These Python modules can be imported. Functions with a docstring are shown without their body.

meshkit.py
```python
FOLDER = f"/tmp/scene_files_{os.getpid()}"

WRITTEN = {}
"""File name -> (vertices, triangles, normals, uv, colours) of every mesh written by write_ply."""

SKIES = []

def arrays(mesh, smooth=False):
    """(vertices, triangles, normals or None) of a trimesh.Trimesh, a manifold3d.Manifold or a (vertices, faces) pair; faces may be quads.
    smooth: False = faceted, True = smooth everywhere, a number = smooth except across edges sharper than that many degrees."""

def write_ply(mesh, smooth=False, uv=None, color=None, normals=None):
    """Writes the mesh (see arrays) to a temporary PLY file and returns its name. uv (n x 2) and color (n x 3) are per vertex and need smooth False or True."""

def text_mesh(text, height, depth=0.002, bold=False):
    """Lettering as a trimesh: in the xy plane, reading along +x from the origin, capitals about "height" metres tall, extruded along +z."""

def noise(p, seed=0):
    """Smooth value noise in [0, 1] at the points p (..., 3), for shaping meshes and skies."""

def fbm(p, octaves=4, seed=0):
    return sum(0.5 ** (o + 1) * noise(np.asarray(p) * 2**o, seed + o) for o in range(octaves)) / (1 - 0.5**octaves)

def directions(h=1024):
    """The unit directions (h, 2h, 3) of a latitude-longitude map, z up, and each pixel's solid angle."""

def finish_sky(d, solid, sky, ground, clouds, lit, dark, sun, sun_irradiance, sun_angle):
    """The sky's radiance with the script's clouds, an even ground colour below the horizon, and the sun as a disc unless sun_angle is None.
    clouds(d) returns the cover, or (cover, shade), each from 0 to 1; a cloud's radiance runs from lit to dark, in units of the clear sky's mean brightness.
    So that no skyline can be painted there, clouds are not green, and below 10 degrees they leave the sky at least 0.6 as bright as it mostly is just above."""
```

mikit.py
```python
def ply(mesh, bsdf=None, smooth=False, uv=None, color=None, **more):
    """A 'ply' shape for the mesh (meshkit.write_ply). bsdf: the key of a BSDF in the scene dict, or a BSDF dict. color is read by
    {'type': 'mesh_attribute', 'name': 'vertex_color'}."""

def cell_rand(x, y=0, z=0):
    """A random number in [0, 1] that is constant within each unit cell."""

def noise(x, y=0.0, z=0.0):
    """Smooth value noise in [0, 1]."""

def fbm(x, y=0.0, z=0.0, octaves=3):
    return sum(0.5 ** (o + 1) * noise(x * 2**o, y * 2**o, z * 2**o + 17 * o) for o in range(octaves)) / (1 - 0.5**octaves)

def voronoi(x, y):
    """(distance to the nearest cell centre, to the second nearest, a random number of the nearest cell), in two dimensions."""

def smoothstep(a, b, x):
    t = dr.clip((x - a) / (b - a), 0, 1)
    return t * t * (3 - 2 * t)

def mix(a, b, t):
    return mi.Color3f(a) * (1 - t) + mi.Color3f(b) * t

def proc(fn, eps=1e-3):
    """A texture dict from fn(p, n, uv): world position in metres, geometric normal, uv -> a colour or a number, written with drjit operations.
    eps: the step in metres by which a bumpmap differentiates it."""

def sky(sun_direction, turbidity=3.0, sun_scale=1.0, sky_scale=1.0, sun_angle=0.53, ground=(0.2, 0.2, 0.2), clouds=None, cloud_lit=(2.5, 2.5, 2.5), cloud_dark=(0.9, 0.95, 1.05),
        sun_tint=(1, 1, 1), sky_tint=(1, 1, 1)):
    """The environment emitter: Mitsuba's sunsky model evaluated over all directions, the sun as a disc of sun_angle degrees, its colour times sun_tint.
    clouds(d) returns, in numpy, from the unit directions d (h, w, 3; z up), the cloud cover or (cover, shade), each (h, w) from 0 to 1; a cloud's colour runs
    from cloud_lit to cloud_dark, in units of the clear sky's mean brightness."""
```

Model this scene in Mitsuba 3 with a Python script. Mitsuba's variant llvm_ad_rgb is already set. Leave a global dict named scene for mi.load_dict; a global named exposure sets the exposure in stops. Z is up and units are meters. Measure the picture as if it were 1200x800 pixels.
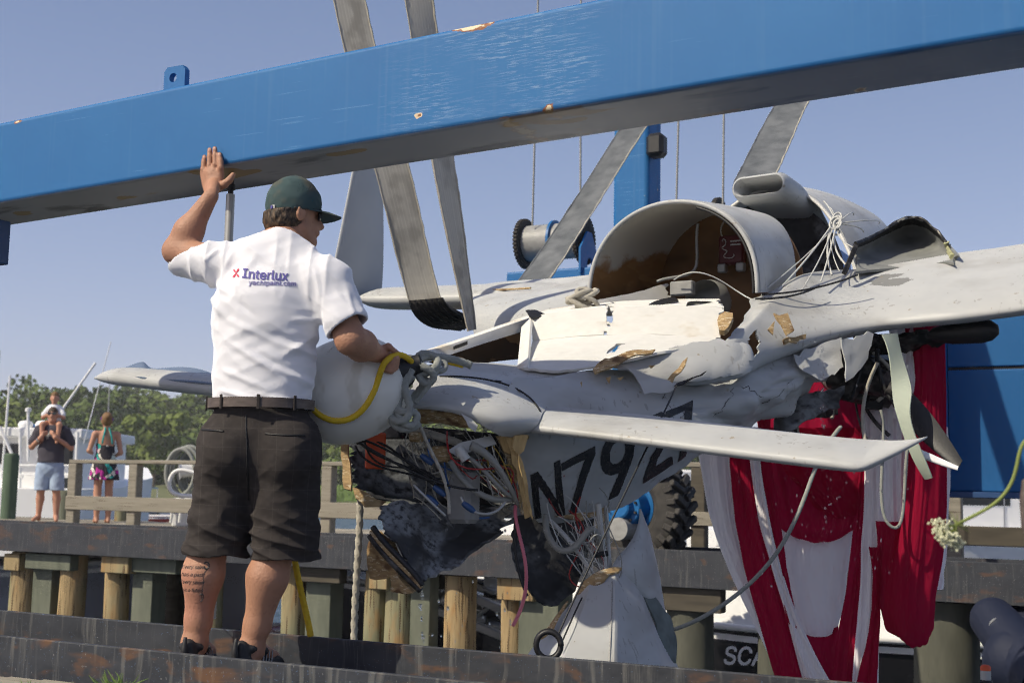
import math, random
import numpy as np, trimesh
import drjit as dr, mitsuba as mi
import mikit, meshkit
from mikit import proc, noise as tn, fbm as tf, voronoi as tv, smoothstep as ss, mix, cell_rand
from shapely.geometry import Polygon, LineString, Point
T4 = mi.ScalarTransform4f
V = np.array
rng = np.random.default_rng(7)
random.seed(7)
scene, labels = {'type': 'scene'}, {}

# ---------------------------------------------------------------- camera, sky, exposure
CAM = V([0, 0, .632]); F = 1500.0
PITCH, ROLL = math.radians(6.62), math.radians(1.1)
fw = V([0, math.cos(PITCH), math.sin(PITCH)])
up0 = V([0, -math.sin(PITCH), math.cos(PITCH)]); ri0 = V([1., 0, 0])
# the photograph is turned slightly: the horizon rises to the left
up_ = up0 * math.cos(ROLL) - ri0 * math.sin(ROLL)
ri_ = ri0 * math.cos(ROLL) + up0 * math.sin(ROLL)
scene['camera'] = {'type': 'thinlens', 'fov': math.degrees(2 * math.atan(600 / F)), 'fov_axis': 'x', 'near_clip': .1, 'far_clip': 3000.,
    'aperture_radius': .0045, 'focus_distance': 5.3,
    'to_world': T4().look_at(origin=CAM.tolist(), target=(CAM + fw).tolist(), up=up_.tolist())}
SUN = V([-.63, -.40, .69])
scene['sky'] = mikit.sky(SUN.tolist(), turbidity=3.5, sun_scale=1.2, sun_tint=(.90, 1., 1.10), sky_tint=(1.62, 1.27, 1.21), ground=(.12, .13, .14))
exposure = 1.55

# ---------------------------------------------------------------- helpers
def unit(v):
    v = np.asarray(v, float); return v / np.linalg.norm(v)
def at(px, py, D):
    d = fw + (px - 600) / F * ri_ + (400 - py) / F * up_
    return CAM + d / d[1] * D
def atz(px, py, z):
    d = fw + (px - 600) / F * ri_ + (400 - py) / F * up_
    return CAM + d * (z - CAM[2]) / d[2]
def atn(px, py, n, c):                     # where the ray meets the upright plane n.p = c
    d = fw + (px - 600) / F * ri_ + (400 - py) / F * up_
    return CAM + d * (c - n @ CAM) / (n @ d)
def key_of(name, parent=None):
    k = (parent + '__' if parent else '') + name
    if k not in scene and k not in labels and k not in roots: return k
    i = 1
    while True:
        q = f'{k}_{i:03d}'
        if q not in scene and q not in labels and q not in roots: return q
        i += 1
roots = set()
def thing(name, label, cat, group=None):
    k = key_of(name); roots.add(k)
    labels[k] = {'label': label, 'category': cat}
    if group: labels[k]['group'] = group
    return k
def put(name, mesh, mat, parent=None, smooth=False, **kw):
    k = key_of(name, parent); roots.add(k)
    scene[k] = mikit.ply(mesh, mat, smooth, **kw)
    return k
def tag(k, label=None, cat=None, group=None, kind=None):
    e = labels.setdefault(k, {})
    for n_, v_ in (('label', label), ('category', cat), ('group', group), ('kind', kind)):
        if v_: e[n_] = v_
    return k
def cat(*ms):
    return trimesh.util.concatenate([m for m in ms if m is not None])
def mesh(v, f): return trimesh.Trimesh(np.asarray(v, float), np.asarray(f, int), process=False)
def frame(z, x=None):
    z = unit(z); x = V([1., 0, 0]) if x is None else np.asarray(x, float)
    if abs(z @ unit(x)) > .98: x = V([0, 0, 1.]) if abs(z[2]) < .9 else V([0, 1., 0])
    x = unit(x - z * (x @ z)); return x, np.cross(z, x), z
def box(c, sx, sy, sz, ax=None, bev=.0):
    """A box about c with the edge lengths sx, sy, sz along the axes ax, its edges chamfered by bev."""
    X, Y, Z = (V([1., 0, 0]), V([0, 1., 0]), V([0, 0, 1.])) if ax is None else ax
    h = V([sx, sy, sz]) / 2
    if bev <= 0:
        m = trimesh.creation.box((sx, sy, sz)); v, f = m.vertices, m.faces
    else:
        pts = []
        for s in np.ndindex(2, 2, 2):
            s = V(s) * 2. - 1
            for k in range(3):
                q = h - bev; q[k] = h[k]; pts.append(s * q)
        m = trimesh.Trimesh(pts).convex_hull; v, f = m.vertices, m.faces
    return mesh(np.asarray(c) + v @ np.stack([X, Y, Z]), f)
def beam(p0, p1, w, h, bev=.0, upv=(0, 0, 1.)):
    p0, p1 = V(p0), V(p1); z = unit(p1 - p0); y = unit(V(upv) - z * (V(upv) @ z)); x = np.cross(y, z)
    return box((p0 + p1) / 2, w, h, np.linalg.norm(p1 - p0), (x, y, z), bev)
def spline(pts, n):
    pts = np.asarray(pts, float)
    if len(pts) < 3: return pts[0] + (pts[-1] - pts[0]) * np.linspace(0, 1, n)[:, None]
    from scipy.interpolate import CubicSpline, PchipInterpolator
    t = np.r_[0, np.cumsum(np.linalg.norm(np.diff(pts[:, :3], axis=0), axis=1) ** .6 + 1e-9)]
    return CubicSpline(t, pts, axis=0)(np.linspace(0, t[-1], n))
def tube(pts, r, n=None, seg=8, smooth=True, closed_ends=True, twist=None):
    """A tube along pts; r a number or one per point; twist = (strands, depth, turns per metre) makes laid rope."""
    pts = np.asarray(pts, float)
    P = spline(pts, n or max(2, 6 * (len(pts) - 1) + 1)) if smooth and len(pts) > 2 else pts
    R = np.interp(np.linspace(0, 1, len(P)), np.linspace(0, 1, np.size(r)), np.ravel(r)) if np.size(r) > 1 else np.full(len(P), float(r))
    Tn = np.gradient(P, axis=0); Tn /= np.linalg.norm(Tn, axis=1, keepdims=True) + 1e-12
    x, _, _ = frame(Tn[0]); X = []
    for t in Tn:
        x = unit(x - t * (x @ t)); X.append(x)
    X = V(X); Y = np.cross(Tn, X)
    a = np.arange(seg) / seg * 2 * math.pi
    rad = R[:, None] * np.ones(seg)
    if twist:
        L = np.r_[0, np.cumsum(np.linalg.norm(np.diff(P, axis=0), axis=1))]
        rad = rad * (1 - twist[1] + twist[1] * np.abs(np.cos(.5 * twist[0] * (a[None] + L[:, None] * twist[2] * 2 * math.pi))))
    v = (P[:, None] + rad[..., None] * (np.cos(a)[None, :, None] * X[:, None] + np.sin(a)[None, :, None] * Y[:, None])).reshape(-1, 3)
    m = len(P); i, j = np.meshgrid(np.arange(m - 1), np.arange(seg), indexing='ij'); j2 = (j + 1) % seg
    q = np.stack([i * seg + j, i * seg + j2, (i + 1) * seg + j2, (i + 1) * seg + j], -1).reshape(-1, 4)
    f = np.vstack([q[:, [0, 1, 2]], q[:, [0, 2, 3]]])
    if closed_ends:
        v = np.vstack([v, P[0], P[-1]]); k = len(v); a0 = np.arange(seg); b0 = (a0 + 1) % seg
        f = np.vstack([f, np.stack([np.full(seg, k - 2), b0, a0], 1), np.stack([np.full(seg, k - 1), (m - 1) * seg + a0, (m - 1) * seg + b0], 1)])
    return mesh(v, f)
def cyl(p0, p1, r, r1=None, seg=20):
    return tube(V([p0, p1]), [r, r if r1 is None else r1], seg=seg, smooth=False)
def lathe(profile, c, axis, seg=28, x=None):
    """profile: (distance along the axis, radius)."""
    X, Y, Z = frame(axis, x); a = np.arange(seg) / seg * 2 * math.pi
    pr = V(profile, float) if False else np.asarray(profile, float)
    v = (np.asarray(c) + pr[:, 0][:, None, None] * Z + pr[:, 1][:, None, None] * (np.cos(a)[None, :, None] * X + np.sin(a)[None, :, None] * Y)).reshape(-1, 3)
    i, j = np.meshgrid(np.arange(len(pr) - 1), np.arange(seg), indexing='ij'); j2 = (j + 1) % seg
    q = np.stack([i * seg + j, i * seg + j2, (i + 1) * seg + j2, (i + 1) * seg + j], -1).reshape(-1, 4)
    return mesh(v, np.vstack([q[:, [0, 1, 2]], q[:, [0, 2, 3]]]))
def loft(rings, caps=True):
    R = np.asarray(rings, float); m, n = R.shape[:2]
    i, j = np.meshgrid(np.arange(m - 1), np.arange(n), indexing='ij'); j2 = (j + 1) % n
    q = np.stack([i * n + j, i * n + j2, (i + 1) * n + j2, (i + 1) * n + j], -1).reshape(-1, 4)
    v = R.reshape(-1, 3); f = np.vstack([q[:, [0, 1, 2]], q[:, [0, 2, 3]]])
    if caps:
        v = np.vstack([v, R[0].mean(0), R[-1].mean(0)]); k = len(v); a = np.arange(n); b = (a + 1) % n
        f = np.vstack([f, np.stack([np.full(n, k - 2), b, a], 1), np.stack([np.full(n, k - 1), (m - 1) * n + a, (m - 1) * n + b], 1)])
    return mesh(v, f)
class Patch:
    """A smooth sheet through a small grid of points (rows x columns x 3)."""
    def __init__(self, ctrl, ku=3, kv=3):
        from scipy.interpolate import RectBivariateSpline
        C = np.asarray(ctrl, float); self.C = C; r, c = C.shape[:2]
        self.s = [RectBivariateSpline(np.linspace(0, 1, r), np.linspace(0, 1, c), C[..., k], kx=min(ku, r - 1), ky=min(kv, c - 1), s=0) for k in range(3)]
    def ev(self, u, v):
        return np.stack([s.ev(u, v) for s in self.s], -1)
    def normal(self, u, v, e=1e-3):
        n = np.cross(self.ev(u + e, v) - self.ev(u - e, v), self.ev(u, v + e) - self.ev(u, v - e))
        return n / (np.linalg.norm(n, axis=-1, keepdims=True) + 1e-12)
    def mesh(self, nu=30, nv=40, thick=.006, bump=None, tear=0., tearf=9., seed=0, edges='tblr', hole=None):
        """edges: which of top, bottom, left, right are torn by about tear (in uv)."""
        u, v = np.meshgrid(np.linspace(0, 1, nu), np.linspace(0, 1, nv), indexing='ij')
        if tear:
            jag = lambda w, s: (meshkit.fbm(np.stack([w * tearf, w * 0 + s * 7.3 + seed, w * 0], -1), 4) * 1.6 - .3) * tear
            lo_u = jag(v, 1) if 't' in edges else 0 * v; hi_u = jag(v, 2) if 'b' in edges else 0 * v
            lo_v = jag(u, 3) if 'l' in edges else 0 * u; hi_v = jag(u, 4) if 'r' in edges else 0 * u
            u, v = lo_u + u * (1 - lo_u - hi_u), lo_v + v * (1 - lo_v - hi_v)
        p, n = self.ev(u, v), self.normal(u, v)
        if bump is not None: p = p + n * bump(u, v, p)[..., None]
        keep = np.ones((nu - 1, nv - 1), bool)
        if hole is not None:
            uc, vc = (u[1:, 1:] + u[:-1, :-1]) / 2, (v[1:, 1:] + v[:-1, :-1]) / 2
            keep &= ~hole(uc, vc)
        return slab(p, p - n * thick, keep) if thick > 0 else sheet(p)
def sheet(A):
    nu, nv = A.shape[:2]; i = np.arange(nu * nv).reshape(nu, nv); a, b, c, d = (x.ravel() for x in (i[:-1, :-1], i[1:, :-1], i[1:, 1:], i[:-1, 1:]))
    return mesh(A.reshape(-1, 3), np.vstack([np.stack([a, b, c], 1), np.stack([a, c, d], 1)]))
def slab(A, B, keep=None):
    nu, nv = A.shape[:2]
    if keep is None: keep = np.ones((nu - 1, nv - 1), bool)
    idx = np.arange(nu * nv).reshape(nu, nv); N = nu * nv
    a, b, c, d = idx[:-1, :-1][keep], idx[1:, :-1][keep], idx[1:, 1:][keep], idx[:-1, 1:][keep]
    f = [np.stack([a, b, c], 1), np.stack([a, c, d], 1), np.stack([a, c, b], 1) + N, np.stack([a, d, c], 1) + N]
    kp = np.pad(keep, 1)
    def wall(p, q):                       # the edge p -> q of a kept cell
        f.append(np.stack([q, p, p + N], 1)); f.append(np.stack([q, p + N, q + N], 1))
    m = keep & ~kp[:-2, 1:-1]; wall(idx[:-1, 1:][m], idx[:-1, :-1][m])
    m = keep & ~kp[2:, 1:-1]; wall(idx[1:, :-1][m], idx[1:, 1:][m])
    m = keep & ~kp[1:-1, :-2]; wall(idx[:-1, :-1][m], idx[1:, :-1][m])
    m = keep & ~kp[1:-1, 2:]; wall(idx[1:, 1:][m], idx[:-1, 1:][m])
    return mesh(np.vstack([A.reshape(-1, 3), B.reshape(-1, 3)]), np.vstack(f))
def P3(rows):                              # rows of (px, py, D) -> points
    return V([[at(*q) for q in r] for r in rows])
def prism(poly, o, x, y, th):
    """A shapely polygon in the plane o + x, y, th thick along x cross y."""
    m = trimesh.creation.extrude_polygon(poly, th, engine='earcut'); z = np.cross(x, y)
    v = m.vertices
    return mesh(np.asarray(o) + v[:, :1] * x + v[:, 1:2] * y + v[:, 2:] * z, m.faces)
def shard(pix, th=.006, jag=0., seed=0, bumpy=0., step=.02):
    """A torn flat-ish piece: an outline of (px, py, D) points filled as a bent sheet."""
    Q = V([at(*q) for q in pix]); c = Q.mean(0); _, _, W = np.linalg.svd(Q - c); x, y = W[0], W[1]; z = np.cross(x, y)
    uv = np.stack([(Q - c) @ x, (Q - c) @ y], 1); w = (Q - c) @ z
    if jag:
        out, r = [], np.random.default_rng(seed)
        for a, b in zip(uv, np.roll(uv, -1, 0)):
            n = max(1, int(np.linalg.norm(b - a) / .03))
            for i in range(n): out.append(a + (b - a) * i / n + (r.normal(size=2) * jag if i else 0))
        poly = Polygon(out).buffer(0)
    else: poly = Polygon(uv).buffer(0)
    if hasattr(poly, 'geoms'): poly = max(poly.geoms, key=lambda g: g.area)
    m = trimesh.creation.extrude_polygon(poly, th, engine='earcut')
    if bumpy or len(Q) > 4: m = m.subdivide_to_size(max(step, .012), max_iter=8)
    v = m.vertices.copy()
    A = np.c_[np.ones(len(uv)), uv, uv ** 2, uv[:, :1] * uv[:, 1:]] if len(Q) >= 7 else np.c_[np.ones(len(uv)), uv]
    k, *_ = np.linalg.lstsq(np.vstack([A, 1e-3 * np.eye(A.shape[1])]), np.r_[w, np.zeros(A.shape[1])], rcond=None)
    q = v[:, :2]; B = np.c_[np.ones(len(q)), q, q ** 2, q[:, :1] * q[:, 1:]] if len(Q) >= 7 else np.c_[np.ones(len(q)), q]
    dz = B @ k
    if bumpy: dz = dz + (meshkit.fbm(np.c_[q * 6 + seed, q[:, :1] * 0], 3) - .5) * 2 * bumpy
    return mesh(c + q[:, :1] * x + q[:, 1:] * y + (v[:, 2] + dz)[:, None] * z, m.faces)

# ---- implicit shapes for bodies: smooth unions of tapered bones, meshed with surface nets
def bone(a, b, ra, rb=None, flat=None, k=1.):
    a, b = np.asarray(a, np.float32), np.asarray(b, np.float32); rb = ra if rb is None else rb
    ab = b - a; L2 = float(ab @ ab) + 1e-9
    fl = None if flat is None else unit(flat).astype(np.float32)
    def f(p):
        t = np.clip((p - a) @ ab / L2, 0, 1); q = p - a - t[:, None] * ab
        if fl is not None: q = q + (q @ fl)[:, None] * (k - 1) * fl
        return np.sqrt((q * q).sum(1)) - (ra + (rb - ra) * t)
    return f
def ell(c, r, ax=None):
    c = np.asarray(c, np.float32); M = np.eye(3) if ax is None else np.stack([unit(a) for a in ax]); r = np.asarray(r, float)
    def f(p):
        q = (p - c) @ M.T.astype(np.float32) / r; l = np.sqrt((q * q).sum(1)) + 1e-9
        g = np.sqrt(((q / r) ** 2).sum(1)) + 1e-9
        return l * (l - 1) / g
    return f
def smin(a, b, k):
    h = np.clip(.5 + .5 * (b - a) / k, 0, 1); return b + (a - b) * h - k * h * (1 - h)
def union(fs, k):
    def f(p):
        d = fs[0](p)
        for g in fs[1:]: d = smin(d, g(p), k)
        return d
    return f
def sdf_mesh(fn, lo, hi, h):
    lo, hi = np.asarray(lo, float), np.asarray(hi, float); C = 4
    nc = np.ceil((hi - lo) / (h * C)).astype(int) + 1; n = nc * C + 1
    cc = np.stack(np.meshgrid(*[(np.arange(m) + .5) * C * h for m in nc], indexing='ij'), -1).reshape(-1, 3) + lo
    vc = fn(cc.astype(np.float32)); near = np.abs(vc) < C * h * 1.5
    val = np.ones(n, np.float32)
    sgn = np.where(vc < 0, -1., 1.).reshape(nc).astype(np.float32)
    val[:-1, :-1, :-1] = sgn.repeat(C, 0).repeat(C, 1).repeat(C, 2)
    ids = np.argwhere(near.reshape(nc)) * C
    off = np.stack(np.meshgrid(*[np.arange(C + 1)] * 3, indexing='ij'), -1).reshape(-1, 3)
    for s in range(0, len(ids), 4000):
        g = (ids[s:s + 4000, None] + off[None]).reshape(-1, 3)
        val[g[:, 0], g[:, 1], g[:, 2]] = fn((g * h + lo).astype(np.float32))
    inside = val < 0
    corners = V(list(np.ndindex(2, 2, 2))); sl = lambda o: tuple(slice(o[k], o[k] + n[k] - 1) for k in range(3))
    cnt = sum(inside[sl(o)].astype(np.int8) for o in corners); act = (cnt > 0) & (cnt < 8)
    cells = np.argwhere(act); idx = np.full(act.shape, -1); idx[act] = np.arange(len(cells))
    cv = np.stack([val[tuple((cells + o).T)] for o in corners], 1)
    acc = np.zeros((len(cells), 3)); w = np.zeros(len(cells))
    for a in range(8):
        for k in range(3):
            if corners[a][k] == 0:
                b = a + (4, 2, 1)[k]; va, vb = cv[:, a], cv[:, b]; m = (va < 0) != (vb < 0)
                t = np.where(m, va / np.where(m, va - vb, 1), 0)
                q = corners[a] + np.eye(3)[k] * t[:, None]; acc += q * m[:, None]; w += m
    verts = (cells + acc / w[:, None]) * h + lo
    F_ = []
    for k in range(3):
        a = inside; s0 = [slice(None)] * 3; s1 = [slice(None)] * 3; s0[k] = slice(0, -1); s1[k] = slice(1, None)
        e = a[tuple(s0)] != a[tuple(s1)]; g = np.argwhere(e); i, j = [(1, 2), (2, 0), (0, 1)][k]
        ok = (g[:, i] > 0) & (g[:, j] > 0) & (g[:, i] < n[i] - 1) & (g[:, j] < n[j] - 1); g = g[ok]
        di, dj = np.eye(3, dtype=int)[i], np.eye(3, dtype=int)[j]
        q = [idx[tuple((g - x).T)] for x in (di * 0, di, di + dj, dj)]
        fl = a[tuple(g.T)]; q = np.stack(q, 1); q = np.where(fl[:, None], q, q[:, ::-1]); q = q[(q >= 0).all(1)]
        F_ += [q[:, [0, 1, 2]], q[:, [0, 2, 3]]]
    return mesh(verts, np.vstack(F_))
def grad(fn, p, e=.004):
    g = np.stack([fn((p + e * a).astype(np.float32)) - fn((p - e * a).astype(np.float32)) for a in np.eye(3)], 1)
    return g / (np.linalg.norm(g, axis=1, keepdims=True) + 1e-9)
def onto(fn, verts, direction, lift=.0015, back=.25):
    """Slides points along direction until they meet the surface of fn, then lifts them off it."""
    d = unit(direction); p = np.asarray(verts, float) - d * back; t = np.zeros(len(p))
    for _ in range(60):
        t += .8 * (fn((p + t[:, None] * d).astype(np.float32)) - lift)
    return p + t[:, None] * d
def flat_text(s, height, bold=False, shear=0., cell=.012):
    m = meshkit.text_mesh(s, height, .0004, bold); m = mesh(m.vertices, m.faces).subdivide_to_size(cell, max_iter=8)
    v = m.vertices.copy(); v[:, 0] += shear * v[:, 1]; return mesh(v, m.faces)
# ---------------------------------------------------------------- materials
RN = unit([.46, .888, 0]); RE = unit([.888, -.46, 0])      # across and along the two runways
AX = unit([.85, -.53, 0]); AB = unit([.53, .85, 0])        # along the aircraft's wings, and from its nose backwards
def rgb(*c): return {'type': 'rgb', 'value': list(map(float, c))}
def mat(name, col, rough=.6, metal=0., spec=.5, bump=None, bs=.002, eps=1e-3, **kw):
    b = {'type': 'principled', 'base_color': rgb(*col) if isinstance(col, tuple) else proc(col), 'roughness': rough if not callable(rough) else proc(rough), 'metallic': metal, 'specular': spec, **kw}
    if bump: b = {'type': 'bumpmap', 'arbitrary': proc(bump, eps), 'scale': bs, 'bsdf': b}
    scene[name] = {'type': 'twosided', 'bsdf': b}
    return name
C3 = mi.Color3f
def along(p, v): return p.x * float(v[0]) + p.y * float(v[1]) + p.z * float(v[2])

S0, S1 = float(atn(462, 110, RN, 3.92) @ RE), float(atn(690, 80, RN, 3.92) @ RE)
CHIPS = []
for a_, b_, r_, m_ in ((550, 31, .017, 3.2), (575, 26, .006, 2), (643, 126, .010, 1.2), (588, 139, .006, 3.), (20, 143, .006, 2), (218, 74, .005, 1.5)):
    q_ = atn(a_, b_, RN, 3.92); CHIPS.append((float(q_ @ RE), float(q_[2]), r_, m_))
def f_blue(p, n, uv):
    s, z, q = along(p, RE), p.z, along(p, RN)
    c = mix((.010, .112, .31), (.016, .138, .35), tf(s * 3, z * 3, q * 3, 3))
    c = mix(c, (.045, .16, .34), ss(.55, .8, tf(s * 60, z * 1.2, q * 4, 2)) * .35)                     # faint vertical runs
    zone = ss(.38, .62, tf(s * 3.1 + 3, z * 5, 1.5, 3)) * ss(S0 - .1, S0 + .15, s) * ss(S1 + .1, S1 - .02, s)
    scr = ss(.50, .70, tf(s * 22, z * 330, q * 330, 3)) * zone
    c = mix(c, (.24, .37, .53), scr * .45)
    c = mix(c, (.10, .25, .45), ss(.70, .78, tf(s * 5, z * 120 + 8, q * 120, 3)) * .5)
    chip = tf(s * 9, z * 9, q * 9, 4)
    c = mix(c, (.62, .5, .33), ss(.775, .79, chip))
    c = mix(c, (.22, .09, .035), ss(.80, .815, chip))
    for s_, z_, r_, m_ in CHIPS:
        d = dr.sqrt(dr.square((s - s_) / m_) + dr.square(z - z_)) + .035 * (tf(s * 30, z * 45, q * 30, 4) - .5)
        c = mix(c, (.25, .10, .04), ss(r_ + .006, r_ + .002, d)); c = mix(c, (.66, .56, .38), ss(r_, r_ - .004, d))
    return mix(c, (.03, .05, .08), ss(.64, .78, tf(s * 1.3, z * 2 + 8, q * 5, 3)) * .35)
mat('blue_paint', f_blue, .55, spec=.3)
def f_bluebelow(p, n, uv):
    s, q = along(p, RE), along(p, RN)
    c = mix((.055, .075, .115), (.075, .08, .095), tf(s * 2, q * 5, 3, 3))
    c = mix(c, (.34, .335, .33), ss(.38, .66, tf(s * 1.3 + 5, q * 2, 1, 2)) * .9)  # pale patches: reflections of sunlit things, painted into the colour
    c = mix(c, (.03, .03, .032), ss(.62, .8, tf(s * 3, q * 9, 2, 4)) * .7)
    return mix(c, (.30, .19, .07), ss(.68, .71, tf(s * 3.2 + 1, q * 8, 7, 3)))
mat('worn_underside_with_sheen', f_bluebelow, .42)
mat('blue_plain', (.012, .118, .32), .45, spec=.35)
mat('blue_dark', (.02, .06, .16), .45); mat('housing_blue', lambda p, n, uv: mix((.010, .085, .24), (.014, .105, .27), tf(p.x * 2, p.y * 2, p.z * 2, 3)), .5, spec=.3)  # housing blue is darkened to carry the shadow lying on it

def f_steel(p, n, uv):
    s, z, q = along(p, RE), p.z, along(p, RN)
    w = .5 * tf(s * 3, z * 3 + 4, q * 3, 3)
    c = mix((.020, .023, .029), (.048, .052, .062), tf(s * 9 + w, z * 16 + w, q * 12, 5))
    c = mix(c, (.15, .148, .14), ss(.52, .80, tf(s * 55 + w * 9, z * 4 + w * 3, q * 30, 4)) * .55)                      # pale runs
    c = mix(c, (.16, .075, .03), ss(.56, .76, tf(s * 6 + 9 + w * 3, z * 15 + w * 5, q * 9, 5)) * .65)                 # rust
    c = mix(c, (.09, .15, .28), ss(.72, .79, tf(s * 170, z * 170, q * 90, 3)) * .5)                                  # flecks of old blue paint
    c = mix(c, (.22, .22, .215), ss(.76, .82, tf(s * 120, z * 70, q * 70, 3)) * .6)
    return mix(c, (.045, .048, .058), .35 * ss(8., 9., q))
mat('rusty_steel', f_steel, .6, spec=.3, bump=lambda p, n, uv: tf(p.x * 60, p.y * 60, p.z * 60, 3), bs=.0015)

WET = [float(v) for v in at(1048, 322, 6.62)]
def f_gel(p, n, uv):
    d = tf(p.x * 7, p.y * 7, p.z * 7, 4)
    c = mix((.385, .395, .395), (.46, .465, .455), d)
    c = mix(c, (.27, .26, .235), ss(.50, .74, tf(p.x * 3 + 4, p.y * 3, p.z * 5, 5)) * .5)
    c = mix(c, (.23, .22, .20), ss(.66, .72, tf(p.x * 55, p.y * 55, p.z * 7, 3)) * ss(.45, .6, tf(p.x * 4, p.y * 4, p.z * 4 + 5, 2)) * .5)
    wd = dr.sqrt(dr.square((p.x - WET[0]) / 1.5) + dr.square((p.y - WET[1]) / 1.5) + dr.square(p.z - WET[2])) + .22 * (tf(p.x * 9, p.y * 9, p.z * 14, 4) - .5)
    c = mix(c, (.20, .20, .19), ss(.085, .075, wd))
    return mix(c, (.27, .22, .15), ss(.79, .82, tf(p.x * 26, p.y * 26, p.z * 26, 3)) * .7)
mat('white_gel', f_gel, .46, spec=.4)
mat('cabin_white', lambda p, n, uv: mix(mix((.58, .57, .53), (.66, .65, .61), tf(p.x * 30, p.y * 30, p.z * 30, 3)), (.42, .34, .22), ss(.62, .78, tf(p.x * 6, p.y * 6, p.z * 10 + 3, 4)) * .6), .6)
def f_foam(p, n, uv):
    c = mix((.20, .11, .045), (.50, .36, .18), tf(p.x * 45, p.y * 45, p.z * 110, 4))
    c = mix(c, (.62, .54, .38), ss(.60, .70, tf(p.x * 60 + 9, p.y * 60, p.z * 150, 3)) * .8)
    return mix(c, (.13, .07, .03), ss(.58, .7, tf(p.x * 14, p.y * 14, p.z * 14 + 3, 3)))
mat('torn_laminate', f_foam, .8, bump=lambda p, n, uv: tf(p.x * 120, p.y * 120, p.z * 120, 3), bs=.003)
def f_stain(p, n, uv):                         # inside of the hoop: rust-brown tide marks that lie low and deep
    h = p.z + .18 * (tf(p.x * 9, p.y * 9, p.z * 9, 4) - .5) - .28 * (along(p, AB) - 6.1)
    c = mix((.27, .135, .045), (.50, .48, .42), ss(1.80, 1.88, h))
    c = mix((.085, .045, .02), c, ss(1.60, 1.76, h))
    return mix(c, (.30, .16, .06), ss(.55, .62, tf(p.x * 7, p.y * 7, p.z * 22, 4)) * (1 - ss(1.80, 1.92, h)))
mat('stained_shell', f_stain, .6)
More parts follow.
